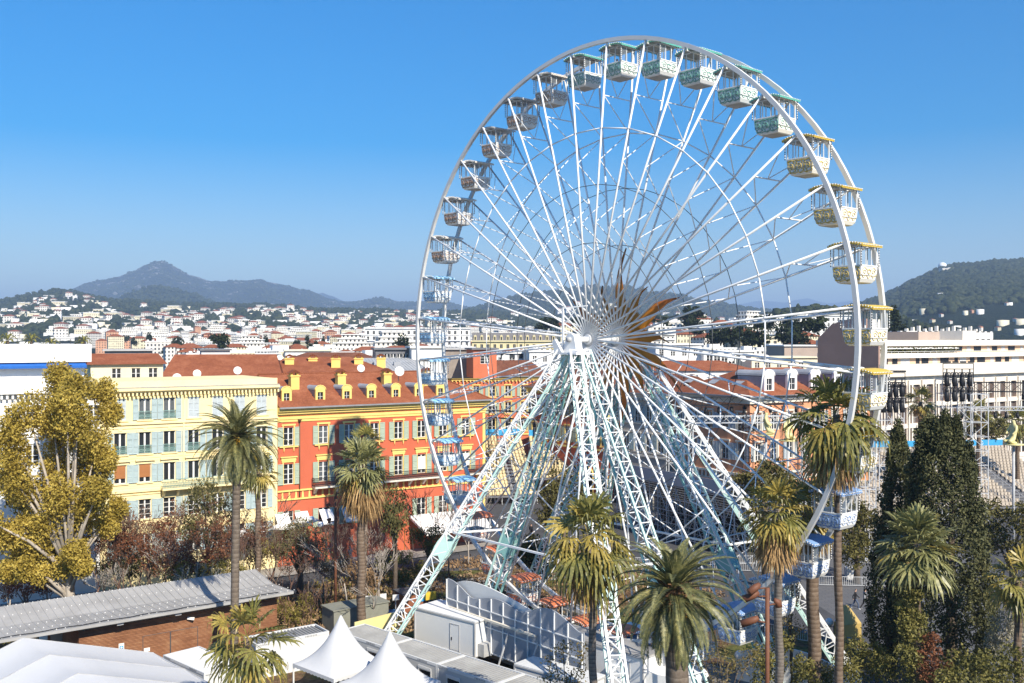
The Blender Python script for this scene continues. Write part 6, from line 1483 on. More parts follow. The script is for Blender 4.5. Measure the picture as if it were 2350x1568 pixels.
# people
SKINC = mat('skin', (0.50,0.30,0.21), 0.6, 0.05); BLK = mat('black_cloth', (0.02,0.02,0.024), 0.8, 0.15); JEAN = mat('jeans', (0.08,0.11,0.18), 0.8, 0.1); GRYC = mat('grey_cloth', (0.30,0.31,0.33), 0.8, 0.1); WSH = mat('white_shoe', (0.75,0.75,0.74), 0.6, 0.05); HAIR = mat('dark_hair', (0.03,0.02,0.015), 0.7, 0.1)
def person(label, loc, rz, coat, trouser, stride=.28, seated=False):
    s = stride
    v = [(0,0,.95),(0,0,1.15),(0,-.01,1.40),(0,-.02,1.50),(0,-.03,1.60),(0,-.04,1.74),(-.19,0,1.42),(-.24,.10+s*.3,1.16),(-.23,-.02+s*.5,.92),(-.23,-.04+s*.5,.83),(.19,0,1.42),(.24,.02-s*.3,1.16),(.23,-.12-s*.5,.94),(.23,-.16-s*.5,.86),
         (-.10,0,.90),(-.11,-s*.55,.50),(-.11,-s*.6,.08),(-.11,-s*.6-.17,.04),(.10,0,.90),(.11,s*.25,.50),(.11,s*.95,.14),(.11,s*.95-.15,.05)]
    e = [(0,1),(1,2),(2,3),(3,4),(4,5),(2,6),(6,7),(7,8),(8,9),(2,10),(10,11),(11,12),(12,13),(0,14),(14,15),(15,16),(16,17),(0,18),(18,19),(19,20),(20,21)]
    r = [(.16,.12),(.15,.11),(.17,.11),.06,.075,.085,.075,.055,.042,.035,.075,.055,.042,.035,.095,.065,.05,.045,.095,.065,.05,.045]
    if seated: v = [(x,y,z-.42) for x,y,z in v[:14]]; v += [(-.10,-.05,.47),(-.11,-.45,.47),(-.11,-.47,.08),(-.11,-.62,.04),(.10,-.05,.47),(.11,-.45,.47),(.11,-.47,.08),(.11,-.62,.04)]
    me = figure_mesh('person', v, e, r, [coat, trouser, SKINC, WSH, HAIR]); dz = -.42 if seated else 0
    for p_ in me.polygons:
        c = p_.center; z = c.z-dz; k = 0
        if (z < .9 and abs(c.x) < .2) or (seated and c.z < .6 and c.y < -.12 and abs(c.x) < .2): k = 1
        if c.z < .09 and not seated: k = 3
        if z < .91 and abs(c.x) > .19: k = 2
        if z > 1.50: k = 2
        if z > 1.66 and c.y > -.07 or z > 1.76: k = 4
        p_.material_index = k
    o = link('person', me, None, loc, rz); o.scale = (1.14,)*3
    return tag(o, label, 'person')
person('person in a black coat striding left of the tall cypress', onz(1963,1398,0), R(75), BLK, JEAN, .42)
person('person in grey sleeves and white shoes beside the tall cypress', onz(1985,1398,0), R(100), GRYC, BLK, .36)
person('person in dark clothes walking across the street behind the left wheel legs', onz(1219,1237,0), R(160), BLK, BLK, .3)
person('person in a black jacket walking on the path by the red house', onz(889,1254,0), R(200), BLK, JEAN, .26)
person('person in dark clothes standing on the square behind the date palm', onz(1440,1270,0), R(30), BLK, JEAN, .1)
for a, l in ((85,'person in a dark top riding in the green gondola near the wheel top'),(95,'person in a dark jacket riding in the leftmost green gondola')):
    q = R(a); v = wl(RW*.99*math.cos(q), GAP/2, 0); person(l, Vector((v.x-.30, v.y-.05, HUB.z+RW*.99*math.sin(q)-2.3)), R(60), BLK, BLK, 0, True)
# small parked things on the street by the red house
def parasol(px, py, D, l):
    p = at(px, py, D); t = thing('parasol', l, 'parasol', (p.x,p.y,0), 0, 'white cafe parasols'); b = MB(); b.lathe([(1.7,p.z-.5),(.05,p.z)], 8, 0); b.build('canopy', AWN, t); b = MB(); b.tube([(0,0,0),(0,0,p.z-.1)], .04, 6); b.build('pole', ALU, t)
parasol(648,1200,113,'white cafe parasol in front of the joint of yellow and red house'); parasol(700,1185,114,'white cafe parasol below the first awnings of the red house'); parasol(560,1215,110,'white cafe parasol in front of the yellow house ground floor')
# ---------------------------------------------------------------- palms, trees, shrubs
def trunkmat(name, c1, c2, freq):
    m, t, b, oc = newmat(name, 0.9)
    sx = node(t, 'ShaderNodeSeparateXYZ'); t.links.new(oc, sx.inputs[0])
    n = noise_n(t, oc, 3.0, 4); n2 = noise_n(t, oc, 0.5, 3)
    w = math_n(t, 'FRACT', math_n(t, 'ADD', math_n(t, 'MULTIPLY', sx.outputs[2], freq), math_n(t, 'MULTIPLY', n, 0.6)))
    f = math_n(t, 'ADD', math_n(t, 'MULTIPLY', w, 0.26), math_n(t, 'ADD', math_n(t, 'MULTIPLY', n, 0.54), math_n(t, 'MULTIPLY', n2, 0.25)))
    t.links.new(ramp(t, f, [(0.25, tuple(x*0.45 for x in c1)), (0.5, c1), (0.8, c2)]), b.inputs['Base Color'])
    bp = node(t, 'ShaderNodeBump'); bp.inputs['Strength'].default_value = 0.9; bp.inputs['Distance'].default_value = 0.06
    t.links.new(w, bp.inputs['Height']); t.links.new(bp.outputs[0], b.inputs['Normal'])
    return m
TR_FAN = trunkmat('fan_palm_bark', (0.17,0.12,0.085), (0.30,0.23,0.17), 3.2)
TR_GREY = trunkmat('grey_palm_bark', (0.19,0.16,0.135), (0.31,0.27,0.23), 4.5)
TR_DATE = trunkmat('date_palm_bark', (0.16,0.125,0.095), (0.27,0.22,0.17), 2.6)
BARK = mat('bark', (0.13,0.10,0.075), 0.9, 0.3, 1.5, bump=0.5); BARKP = mat('pale_bark', (0.36,0.31,0.25), 0.9, 0.25, 1.5)
TWIG = mat('bare_twigs', (0.19,0.14,0.11), 0.9, 0.3, 1.0); TWIGR = mat('reddish_twigs', (0.15,0.085,0.06), 0.9, 0.3, 1.0); TWIGP = mat('pale_twigs', (0.40,0.35,0.30), 0.9, 0.2, 1.0)
FANL = leafmat('fan_leaf', (0.068,0.076,0.021), (0.189,0.181,0.046), (0.409,0.340,0.091), 0.9, 0.25, 0.42, 0.5)
FANY = leafmat('fan_leaf_yellow', (0.135,0.115,0.027), (0.338,0.257,0.054), (0.567,0.432,0.121), 0.9, 0.25, 0.42, 0.5)
FANG = leafmat('fan_leaf_greygreen', (0.081,0.088,0.034), (0.230,0.230,0.088), (0.459,0.419,0.176), 0.9, 0.22, 0.45, 0.5)
DEAD = leafmat('dead_fronds', (0.169,0.098,0.042), (0.390,0.247,0.111), (0.650,0.455,0.221), 1.2, 0.15, 0.8, 0.2)
FRUIT = mat('date_fruit', (0.60,0.33,0.03), 0.6, 0.2, 3.0)
def blade(b, p0, d, n, L, w, droop, m, fold):
    s = d.cross(n)
    if s.length < 1e-4: return
    s.normalize(); g = Vector((0,0,-1))
    q = [p0, p0+d*(L*.45)+g*(droop*L*.10), p0+d*(L*.78)+g*(droop*L*.36), p0+d*L*(1-.18*droop)+g*(droop*L*.80)]
    ws = [.015, w, w*.62, .004]; n2 = n*(fold*w)
    vs = []
    for p, w_ in zip(q, ws): vs += [p-s*w_, p+s*w_+n2*(w_/w)]
    b.add(vs, [(0,1,3,2),(2,3,5,4),(4,5,7,6)], m)
def fan_leaf(b, base, d, Lp, Rf, droop, m, nb=17, spread=112, pm=None):
    d = d.normalized(); h = base+d*Lp+Vector((0,0,-.22*Lp*(1-abs(d.z)*.6)))
    b.bar(base, h, .035, .02, m if pm is None else pm)
    d2 = (h-base).normalized(); up = Vector((0,0,1)) if abs(d2.z) < .93 else Vector((rnd.uniform(-1,1),rnd.uniform(-1,1),.2))
    s = d2.cross(up).normalized(); n = s.cross(d2).normalized()
    roll = rnd.uniform(-.5,.5); s, n = s*math.cos(roll)+n*math.sin(roll), n*math.cos(roll)-s*math.sin(roll)
    st = R(2*spread/(nb-1))
    for i in range(nb):
        th = R(-spread+2*spread*i/(nb-1))+rnd.uniform(-.03,.03)
        dd = (d2*math.cos(th)+s*math.sin(th)+n*(.22*abs(math.sin(th)))).normalized(); L = Rf*(.80+.20*math.cos(th))*rnd.uniform(.92,1.06)
        blade(b, h, dd, n, L, L*.45*st*.52, droop*rnd.uniform(.7,1.3), m, (1 if i % 2 else -1)*.7)
def fan_palm(label, px, py, D, r, tw=.25, bpx=None, skirt=1.4, n=40, mat_=FANL, tm=TR_FAN, droop=.55, lo=-48, hi=82, skn=46, sk_w=.5, group=None, ytone=.2, dead_=True):
    c = at(px, py, D); bx = ((px if bpx is None else bpx)-CX)/F*D; t = thing('fan_palm', label, 'palm', (bx, D, 0), 0, group)
    top = Vector((c.x-bx, 0, c.z)); b = MB(); k = 22
    pts = [Vector((top.x*(i/k)**1.4+.05*math.sin(i*.9), .04*math.cos(i*1.3), (c.z-.1)*i/k)) for i in range(k+1)]
    b.tube(pts, [tw*(1.5 if i == 0 else 1.15-.2*i/k)*(1+.06*(i % 2)) for i in range(k+1)], 12, 0); b.build('trunk', tm, t)
    b = MB()
    n = int(n*.72)
    for i in range(n):
        s = (i+.5)/n; el = R(hi+(lo-hi)*s**.85+rnd.uniform(-9,9)); az = i*2.39996+rnd.uniform(-.3,.3)
        d = Vector((math.cos(az)*math.cos(el), math.sin(az)*math.cos(el), math.sin(el)))
        fan_leaf(b, top+Vector((0,0,-.25*s))+d*.1, d, r*.50*rnd.uniform(.75,1.15), r*.60*rnd.uniform(.85,1.15), droop*(.35+.9*s)*rnd.uniform(.6,1.4), 1 if rnd.random() < ytone+.5*max(0, s-.7) else 0)
    b.build('crown', [mat_, FANY], t)
    if skirt > 0:
        b = MB()
        for i in range(skn):
            az = i*2.4+rnd.uniform(-.4,.4); z = -.35-skirt*.55*rnd.uniform(0,1); d = Vector((math.cos(az)*sk_w, math.sin(az)*sk_w, -1)).normalized()
            fan_leaf(b, top+Vector((math.cos(az)*tw*.9, math.sin(az)*tw*.9, z)), d, r*.2, r*.55*rnd.uniform(.7,1.1)*(.5+.5*skirt/1.6), .5, 0, 11, 42)
        b.build('dead_leaf_skirt', DEAD, t)
    return t
fan_palm('fan palm with a long straw skirt in front of the red house', 829, 1062, 88, 2.75, .34, skirt=3.4, n=46, skn=80, mat_=FANG, bpx=829, droop=.5, ytone=.12, sk_w=.42)
fan_palm('small dark fan palm top showing above the straw skirted palm', 838, 1012, 101, 1.9, .22, skirt=.8, n=30, skn=16, mat_=FANL)
fan_palm('fan palm half hidden behind the tall date palm by the yellow house', 592, 1075, 97, 2.1, .26, skirt=1.2, n=34, skn=30, ytone=.35)
fan_palm('glossy fan palm with low crown in front of the white cabins', 568, 1462, 60, 2.9, .22, skirt=0, n=30, droop=.85, lo=-62, ytone=.38)
fan_palm('drooping fan palm with hanging brown fronds in front of the wheel centre', 1352, 1222, 55, 2.75, .20, bpx=1368, tm=TR_GREY, skirt=2.6, n=46, skn=16, droop=1.15, lo=-72, sk_w=.3, ytone=.34)
fan_palm('fan palm left of the close pair near the right rust lamp', 1782, 1165, 64, 2.5, .25, bpx=1790, tm=TR_GREY, skirt=2.6, n=40, skn=60, droop=.75, ytone=.42)
fan_palm('fan palm with thick rough trunk, right of the close pair', 1858, 1160, 68, 2.3, .40, bpx=1872, tm=TR_FAN, skirt=2.2, n=40, skn=60, droop=.7, ytone=.42)
fan_palm('tallest fan palm, slim ringed trunk left of the cypress', 1918, 948, 63, 3.0, .235, bpx=1928, tm=TR_FAN, skirt=3.2, n=50, skn=24, droop=1.0, lo=-66, sk_w=.34, ytone=.22)
fan_palm('grey green fan palm with full round crown in front of the cypress', 2104, 1245, 64, 2.75, .24, skirt=.8, n=64, skn=20, mat_=FANG, droop=.45, lo=-62, hi=85, ytone=.12)
fan_palm('fan palm cut by the right edge beside the cypress foot', 2336, 1330, 66, 2.2, .24, skirt=1.0, n=36, skn=24, droop=.8, ytone=.3)
fan_palm('small distant fan palm in front of the white modern block', 2112, 920, 150, 2.6, .28, skirt=1.4, n=26, skn=16)
fan_palm('distant fan palm at the right edge above the blue banner', 2335, 968, 158, 3.2, .3, skirt=1.0, n=30, skn=12)
fan_palm('distant fan palm behind the low scaffold tower', 2245, 945, 156, 2.6, .28, skirt=1.0, n=24, skn=12)
for px, py, s, l in ((18,782,1.5,'potted palm at the left end of the white roof terrace'),(72,783,1.5,'second potted palm on the white roof terrace'),(118,790,1.3,'low third palm tuft on the white roof terrace'),(192,784,1.2,'small yellowish palm at the right end of the white roof terrace')):
    c = at(px, py, 105); t = thing('potted_palm', l, 'palm', (c.x,c.y,25.95)); b = MB()
    for i in range(26):
        az = i*2.4; el = R(70-3.2*i); d = Vector((math.cos(az)*math.cos(el), math.sin(az)*math.cos(el), math.sin(el))); h = Vector((0,0,c.z-25.95)); p1 = h+d*s*.6; p2 = p1+Vector((d.x*s*.4,d.y*s*.4,-s*.25)); b.quad(h, p1+Vector((-d.y,d.x,0))*.13, p2, p1-Vector((-d.y,d.x,0))*.13)
    b.build('crown', FANL, t); b = MB(); b.tube([(0,0,0),(0,0,c.z-25.95)], .13, 7); b.build('trunk', TR_FAN, t)
DATEL = leafmat('date_leaf', (0.055,0.063,0.025), (0.165,0.165,0.063), (0.376,0.329,0.118), 0.8, 0.18, 0.45, 0.45)
def date_palm(label, px, py, D, r, tw, bpx=None, n=80, hi=86, lo=-58, ball=True, fruit=1):
    c = at(px, py, D); bx = ((px if bpx is None else bpx)-CX)/F*D; t = thing('date_palm', label, 'palm', (bx,D,0)); top = Vector((c.x-bx,0,c.z)); b = MB(); k = 26
    b.tube([Vector((top.x*(i/k)**1.3,0,(c.z-.3)*i/k)) for i in range(k+1)], [tw*(1.25 if i == 0 else 1.0+.05*(i % 2)) for i in range(k+1)], 14)
    b.build('trunk', TR_DATE, t)
    if ball:
        b = MB(); b.lathe([(tw*.9,-1.7),(tw*1.35,-1.2),(tw*1.5,-.6),(tw*1.1,.1),(.1,.5)], 14, 0, top)
        for i in range(70): a = i*2.4; z = -1.6+1.9*i/70; b.bar(top+Vector((math.cos(a)*tw,math.sin(a)*tw,z)), top+Vector((math.cos(a)*tw*1.75,math.sin(a)*tw*1.75,z+.35)), .14, .05)
        b.build('leaf_boss', mat('leaf_stubs', (0.17,0.09,0.045), 0.9, 0.3, 2.0), t)
    b = MB()
    for i in range(n):
        s = (i+.5)/n; el = R(hi+(lo-hi)*s**.9+rnd.uniform(-6,6)); az = i*2.39996+rnd.uniform(-.2,.2); L = r*1.16*(.82+.18*math.sin(PI*s))*rnd.uniform(.9,1.08)
        h = Vector((math.cos(az), math.sin(az), 0)); p = top+Vector((0,0,-.5*s)); seg = 16; pts = [p.copy()]; e = el
        for j in range(seg): e -= R(2.0+2.9*(j/seg)+2.6*math.cos(el)*(j/seg)); p = p+(h*math.cos(e)+Vector((0,0,math.sin(e))))*(L/seg); pts.append(p.copy())
        for j in range(seg): b.bar(pts[j], pts[j+1], .05*(1-j/seg)+.012, None, 0)
        sd = Vector((-math.sin(az), math.cos(az), 0))
        for j in range(1, seg*3):
            u = j/(seg*3); q = pts[int(u*seg)].lerp(pts[min(seg, int(u*seg)+1)], u*seg-int(u*seg)); d = (pts[min(seg,int(u*seg)+1)]-pts[int(u*seg)]).normalized(); nn = sd.cross(d).normalized()
            ll = r*.155*math.sin(PI*min(1,.12+.88*u)**.75)*rnd.uniform(.85,1.1)+.05
            for sg in (-1,1):
                dd = (d*.62+sd*sg*.75+nn*(.30*(-1 if nn.z < 0 else 1))).normalized(); m_ = q+dd*ll*.5; tip = q+dd*ll+Vector((0,0,-.12*ll)); w = d*.042
                b.add([q, m_+w, tip, m_-w], [(0,1,2,3)], 0)
    b.build('crown', DATEL, t)
    for k in range(fruit):
        b = MB(); a = -1.2+k*1.4; o = top+Vector((math.cos(a)*.7,math.sin(a)*.7,-.5))
        for i in range(60): b.ball(o+Vector((rnd.gauss(0,.15),rnd.gauss(0,.15),rnd.gauss(-.1,.25))), .055, 0, 5, 3)
        b.build('fruit_bunch', FRUIT, t)
date_palm('tall date palm with grey trunk between the yellow and red houses', 545, 1000, 79, 3.7, .31, bpx=537, n=95, fruit=2)
date_palm('big date palm with thick rough trunk in front of the wheel', 1548, 1352, 47, 3.15, .52, bpx=1566, n=80, lo=-64, fruit=1)
# ---- leafy trees built from clumps
def lobes_px(lobes, D, depth): 
    C = []
    for px, py, rp in lobes: p = at(px, py, D); C.append((p.x, D+rnd.uniform(-1,1)*depth, p.z, rp*D/F))
    return np.array(C)
def leafy(name, label, cat, lobes, D, m, depth=2.0, cl=34, per=18, size=.3, crad=.5, aspect=1.8, trunk=None, base=None, flat=.9, up=None, upmix=0, group=None, bark=BARK, shell=.45, limbs=True):
    C = lobes_px(lobes, D, depth); bx, by = base or (C[:,0].mean(), D); t = thing(name, label, cat, (bx,by,0), 0, group); P = []
    for x, y, z, r in C:
        d = unit(rng.normal(size=(cl,3))); rr = r*(shell+(1-shell)*rng.uniform(0,1,cl)**.6); p = d*rr[:,None]*np.array([1,1,flat])+np.array([x-bx,y-by,z]); P.append(p[p[:,2] > .1])
    P = np.concatenate(P); V, Fq = leaves(clumps(P, crad, per), size, aspect, .4, up, upmix)
    npmesh('crown', V, Fq, m, None, t)
    if trunk:
        b = MB(); zt = float(C[:,2].min())
        b.tube([(0,0,0),(.1,0,zt*.5),(0,0,max(zt,1))], [trunk*1.3,trunk,trunk*.8], 9)
        if limbs:
            for x, y, z, r in C:
                h = max(.6, min(zt, z*.5)); q = Vector((x-bx,y-by,z)); b.tube([(0,0,h), Vector((0,0,h)).lerp(q,.5)+Vector((0,0,.5)), q], [trunk*.55,trunk*.35,.04], 6)
        b.build('trunk', bark, t)
    return t
YTREE = leafmat('yellow_olive_foliage', (0.156,0.125,0.022), (0.423,0.312,0.055), (0.719,0.562,0.140), 0.35, 0.3, 0.6)
leafy('tree', 'tall yellow olive tree with two tops in front of the white house', 'tree', [(104,862,26),(108,905,38),(92,950,48),(58,985,38),(128,965,38),(52,1040,40),(100,1020,46),(186,885,30),(182,930,38),(205,905,26),(196,975,42),(228,955,22),(165,1010,34),(212,1030,36),(120,1085,44),(60,1095,46),(20,1110,34),(190,1085,46),(235,1060,22),(155,1130,44),(85,1150,48),(30,1165,40),(215,1140,40),(245,1120,20),(60,1215,38),(120,1195,34),(180,1190,38),(15,1230,30),(95,1255,32),(222,1215,26),(150,1245,28),(40,1280,28),(190,1262,26),(70,1300,18),(240,1180,18),(5,1180,26),(120,1275,30),(150,1300,20),(100,1315,18),(205,1290,18),(20,1310,20)], 91, YTREE, 3.0, 100, 26, .27, .60, 2.0, .42, (at(160,1300,91).x, 91), bark=BARKP, shell=.2, flat=1.15, up=(0,0,-1), upmix=.25)
CYP = leafmat('cypress_foliage', (0.023,0.027,0.014), (0.073,0.078,0.032), (0.230,0.211,0.092), 0.55, 0.08, 0.7, 0.2)
def cypress(label, D, spine, left_, right_, spires, n, seed):
    """outline read at several heights: (py, left px, right px)"""
    bx = at((left_[-1][1]+right_[-1][1])/2, HY, D).x; t = thing('cypress', label, 'cypress', (bx,D,0)); P = []
    ys = [p[0] for p in left_]
    while len(P) < n:
        py = rng.uniform(ys[0], ys[-1]); l = np.interp(py, ys, [p[1] for p in left_]); r_ = np.interp(py, ys, [p[1] for p in right_])
        c = (l+r_)/2; hw = (r_-l)/2*D/F; a = rng.uniform(0, 2*PI)
        bump = 1+.16*math.sin(a*5+seed)*math.cos(py*.035)+.14*noise.noise(Vector((math.cos(a)*2.2+seed, math.sin(a)*2.2, py*.03)))
        q = at(c, py, D); rr = hw*bump*(.62+.38*rng.uniform()**.5); P.append((q.x-bx+rr*math.cos(a), rr*.9*math.sin(a), q.z))
    for px, py, rp, h in spires:
        for i in range(int(n*.05)): s = rng.uniform()**.7; q = at(px, py, D); a = rng.uniform(0,2*PI); rr = rp*D/F*s*(.5+.5*rng.uniform()); P.append((q.x-bx+rr*math.cos(a), rr*math.sin(a)-(.8 if rp > 14 else 0), q.z-s*h))
    P = np.array(P); P = P[P[:,2] > .3]; V, Fq = leaves(clumps(P, .32, 18, 1.5), .22, 1.8, .4, (0,0,1), .35); npmesh('crown', V, Fq, CYP, None, t)
    b = MB(); b.tube([(0,0,0),(0,0,5),(0,0,float(P[:,2].max())*.8)], [.5,.4,.08], 10); b.build('trunk', BARK, t)
cypress('huge broad dark cypress with several tops beside the grey grandstand', 74, None, [(962,2128),(1000,2106),(1060,2096),(1120,2088),(1200,2080),(1300,2066),(1400,2056),(1480,2066),(1560,2085)], [(962,2182),(1000,2202),(1060,2224),(1120,2240),(1200,2256),(1300,2268),(1400,2280),(1480,2288),(1560,2282)], [(2157,944,16,3.0),(2118,982,14,2.5),(2184,955,16,2.6),(2212,1010,16,2.5),(2140,975,18,2.5)], 3000, 1.0)
cypress('narrower cypress with a single spire left of the huge broad one', 80, None, [(985,2056),(1040,2040),(1100,2030),(1180,2016),(1260,2004),(1350,1992),(1440,1990),(1510,2010)], [(985,2066),(1040,2082),(1100,2092),(1180,2098),(1260,2100),(1350,2096),(1440,2090),(1510,2080)], [(2061,966,10,2.5)], 1500, 4.0)
PINE = leafmat('pine_foliage', (0.033,0.033,0.012), (0.112,0.099,0.027), (0.240,0.203,0.060), 0.5, 0.12, 0.7)
def rpine(label, D, lobes, sz=.34, cl=60): return leafy('pine_tree', label, 'tree', lobes, D, PINE, 2.2, cl, 15, sz, .5, 2.0, .3, group=None)
rpine('round clipped pine behind the tall slim palm trunk', 108, [(1958,1195,44),(1985,1230,38),(1935,1235,40),(1960,1265,40),(1990,1185,30)])
rpine('round pine at the right edge below the grey seats', 100, [(2300,1195,44),(2335,1180,38),(2330,1235,44),(2290,1240,36),(2350,1270,40)])
rpine('round dark pine in front of the cream grandstand', 118, [(1285,1105,36),(1262,1130,30),(1310,1125,34),(1285,1160,40),(1320,1175,34),(1258,1180,30),(1340,1140,24)])
rpine('round pine behind the two close fan palms', 106, [(1735,1095,34),(1770,1075,30),(1710,1120,30),(1760,1120,36),(1800,1105,30)])
rpine('dark pine behind the fan palm at the right edge', 172, [(2250,975,22),(2280,965,24),(2305,985,22),(2265,1000,24),(2235,990,16)], .45, 34)
rpine('low rounded pine bush behind the right teal wheel leg', 96, [(1225,1255,30),(1245,1290,34),(1200,1280,24),(1262,1265,22)])
# ---- garden on the left
OLIVE = leafmat('olive_foliage', (0.065,0.058,0.021), (0.169,0.150,0.065), (0.338,0.299,0.156), 0.6, 0.2, 0.65)
WEEP = leafmat('weeping_foliage', (0.042,0.045,0.017), (0.119,0.112,0.039), (0.266,0.224,0.084), 0.6, 0.2, 0.65)
RUSTL = leafmat('rusty_leaves', (0.081,0.030,0.016), (0.189,0.074,0.035), (0.351,0.162,0.081), 0.7, 0.2, 0.7)
DRY = leafmat('dry_brush', (0.112,0.063,0.031), (0.280,0.175,0.091), (0.504,0.364,0.210), 0.5, 0.15, 0.8)
YEL = leafmat('yellow_green_shrub', (0.081,0.068,0.016), (0.216,0.182,0.041), (0.432,0.351,0.081), 0.6, 0.25, 0.6)
SILV = leafmat('silver_shrub', (0.130,0.117,0.078), (0.312,0.286,0.208), (0.546,0.507,0.403), 0.8, 0.15, 0.7)
GRN = leafmat('shrub_green', (0.048,0.051,0.016), (0.152,0.141,0.038), (0.336,0.280,0.088), 0.6, 0.2, 0.6)
leafy('olive_tree', 'round greyish olive tree in front of the joint of the two houses', 'tree', [(690,1215,40),(655,1235,36),(725,1235,38),(680,1265,40),(735,1275,30),(640,1270,26)], 103, OLIVE, 2.5, 60, 15, .24, .5, 2.4, .3)
leafy('weeping_tree', 'dark olive weeping tree in front of the right end of the yellow house', 'tree', [(478,1120,34),(455,1165,36),(500,1165,38),(470,1215,36),(510,1215,34),(440,1215,26)], 101, WEEP, 1.8, 44, 14, .36, .45, 3.2, .25, up=(0,0,-1), upmix=.55)
leafy('weeping_tree', 'hanging pepper tree right of the straw skirted palm', 'tree', [(905,1145,30),(890,1175,26),(922,1180,28),(905,1205,24)], 100, WEEP, 1.5, 44, 14, .34, .45, 3.2, .22, up=(0,0,-1), upmix=.6)
leafy('small_tree', 'rusty leaved small tree behind the left half of the pavilion', 'tree', [(340,1245,34),(375,1225,28),(315,1265,26),(370,1270,28),(300,1235,20)], 98, RUSTL, 1.8, 42, 12, .24, .45, 1.8, .16)
leafy('small_tree', 'rusty brown bush at the foot of the yellowish tree', 'shrub', [(30,1335,26),(75,1340,24),(110,1345,22),(5,1360,24)], 96, RUSTL, 1.5, 36, 12, .24, .4, 1.8, .12)
leafy('small_tree', 'rusty leaved bush left of the tall date palm trunk', 'shrub', [(420,1265,26),(455,1280,24),(490,1275,24),(515,1260,22),(400,1290,22)], 97, RUSTL, 1.8, 40, 12, .24, .45, 1.8, .12)
leafy('small_tree', 'russet undergrowth bush right behind the rust lamp column', 'shrub', [(790,1290,22),(815,1310,22),(760,1310,20),(850,1320,20)], 96, DRY, 1.8, 40, 12, .26, .45, 2.2)
leafy('shrub', 'dark shaded hedge along the street behind the bare trees', 'hedge', [(270,1275,26),(310,1290,24),(350,1300,24),(245,1300,24),(290,1320,24)], 101, GRN, 1.2, 40, 12, .26, .45, 2.0)
leafy('shrub', 'yellow green shrub left of the olive tree', 'shrub', [(590,1275,26),(570,1240,24),(612,1255,22)], 100, YEL, 1.5, 36, 12, .26, .4, 1.8, .12)
leafy('shrub', 'yellow green hedge clump beside the path under the wheel', 'shrub', [(930,1318,16),(960,1312,18),(990,1318,16),(905,1322,14)], 106, YEL, 1.0, 36, 12, .24, .35, 1.8)
leafy('shrub', 'dark spiky shrub beside the garden path', 'shrub', [(900,1270,22),(925,1285,18),(880,1290,16)], 108, GRN, 1.0, 40, 12, .34, .4, 4.0)
leafy('shrub', 'dark evergreen clump under the bare trees right of the olive tree', 'shrub', [(975,1235,24),(1005,1225,22),(950,1230,20),(990,1255,20)], 112, GRN, 1.4, 40, 12, .26, .45, 2.0, .14)
leafy('shrub', 'olive hedge in front of the ground floor of the yellow house', 'shrub', [(430,1300,24),(470,1310,24),(515,1300,24),(550,1310,22),(400,1310,20)], 96, YEL, 1.2, 34, 12, .24, .4, 2.0)
leafy('shrub', 'low green bush behind the corner of the site cabins', 'shrub', [(640,1390,22),(675,1400,22),(610,1400,20),(700,1385,18)], 92, YEL, 1.0, 34, 12, .22, .35, 2.2)
def bare_tree(label, px, base_py, D, h, spread, m, depth=5, tr=.12, group=None, seed=0, leafm=None):
    p = at(px, HY, D); t = thing('bare_tree', label, 'tree', (p.x,D,0), rnd.uniform(0,6), group); b = MB(); rr = random.Random(seed); tips = []
    def grow(q, d, L, r, k):
        n = 3; pts = [q]; rs = [r]
        for i in range(n): d = (d+Vector((rr.gauss(0,.13),rr.gauss(0,.13),rr.gauss(.04,.08)))).normalized(); q = q+d*(L/n); pts.append(q); rs.append(r*(1-.35*(i+1)/n))
        b.tube(pts, rs, 5 if r > .05 else 3, 0, True)
        if k == 0: tips.append(q); return
        for i in range(rr.choice([2,3,3])):
            a = rr.uniform(0,2*PI); s = spread*rr.uniform(.6,1.2); o = Vector((math.cos(a),math.sin(a),rr.uniform(-.1,.3))); grow(pts[rr.choice([2,3,3])], (d+o*s).normalized(), L*rr.uniform(.62,.86), max(.020, rs[-1]*rr.uniform(.55,.8)), k-1)
    grow(Vector((0,0,0)), Vector((0,0,1)), h*.34, tr, depth); b.build('branches', m, t)
    if leafm: V, Fq = leaves(clumps(np.array([v[:] for v in tips]), .3, 5), .17, 1.6); npmesh('remaining_leaves', V, Fq, leafm, None, t)
EXTRA = [(285,95,8.5,TWIGR,RUSTL),(305,101,10,TWIG,None),(355,95,9,TWIGR,RUSTL),(378,101,9,TWIG,RUSTL),(440,96,8,TWIGR,RUSTL),(520,95,7.5,TWIGR,None),(560,103,9.5,TWIG,None),(572,96,8,TWIGR,RUSTL),(605,97,8,TWIGR,None),(640,98,7.5,TWIG,None),(740,101,7,TWIG,None),(780,103,9,TWIG,None),(820,97,8,TWIGR,None),(870,98,8,TWIGP,None),(60,95,7,TWIGR,RUSTL),(100,93,6,TWIG,RUSTL),(215,96,8,TWIGR,RUSTL),(235,99,9,TWIG,RUSTL)]
for k, (px, D, h, m, lf) in enumerate(EXTRA): bare_tree('bare winter tree in the thicket before the yellow and red houses', px, 0, D, h, .5, m, 5, .11, 'bare thicket trees', 90+k, lf)
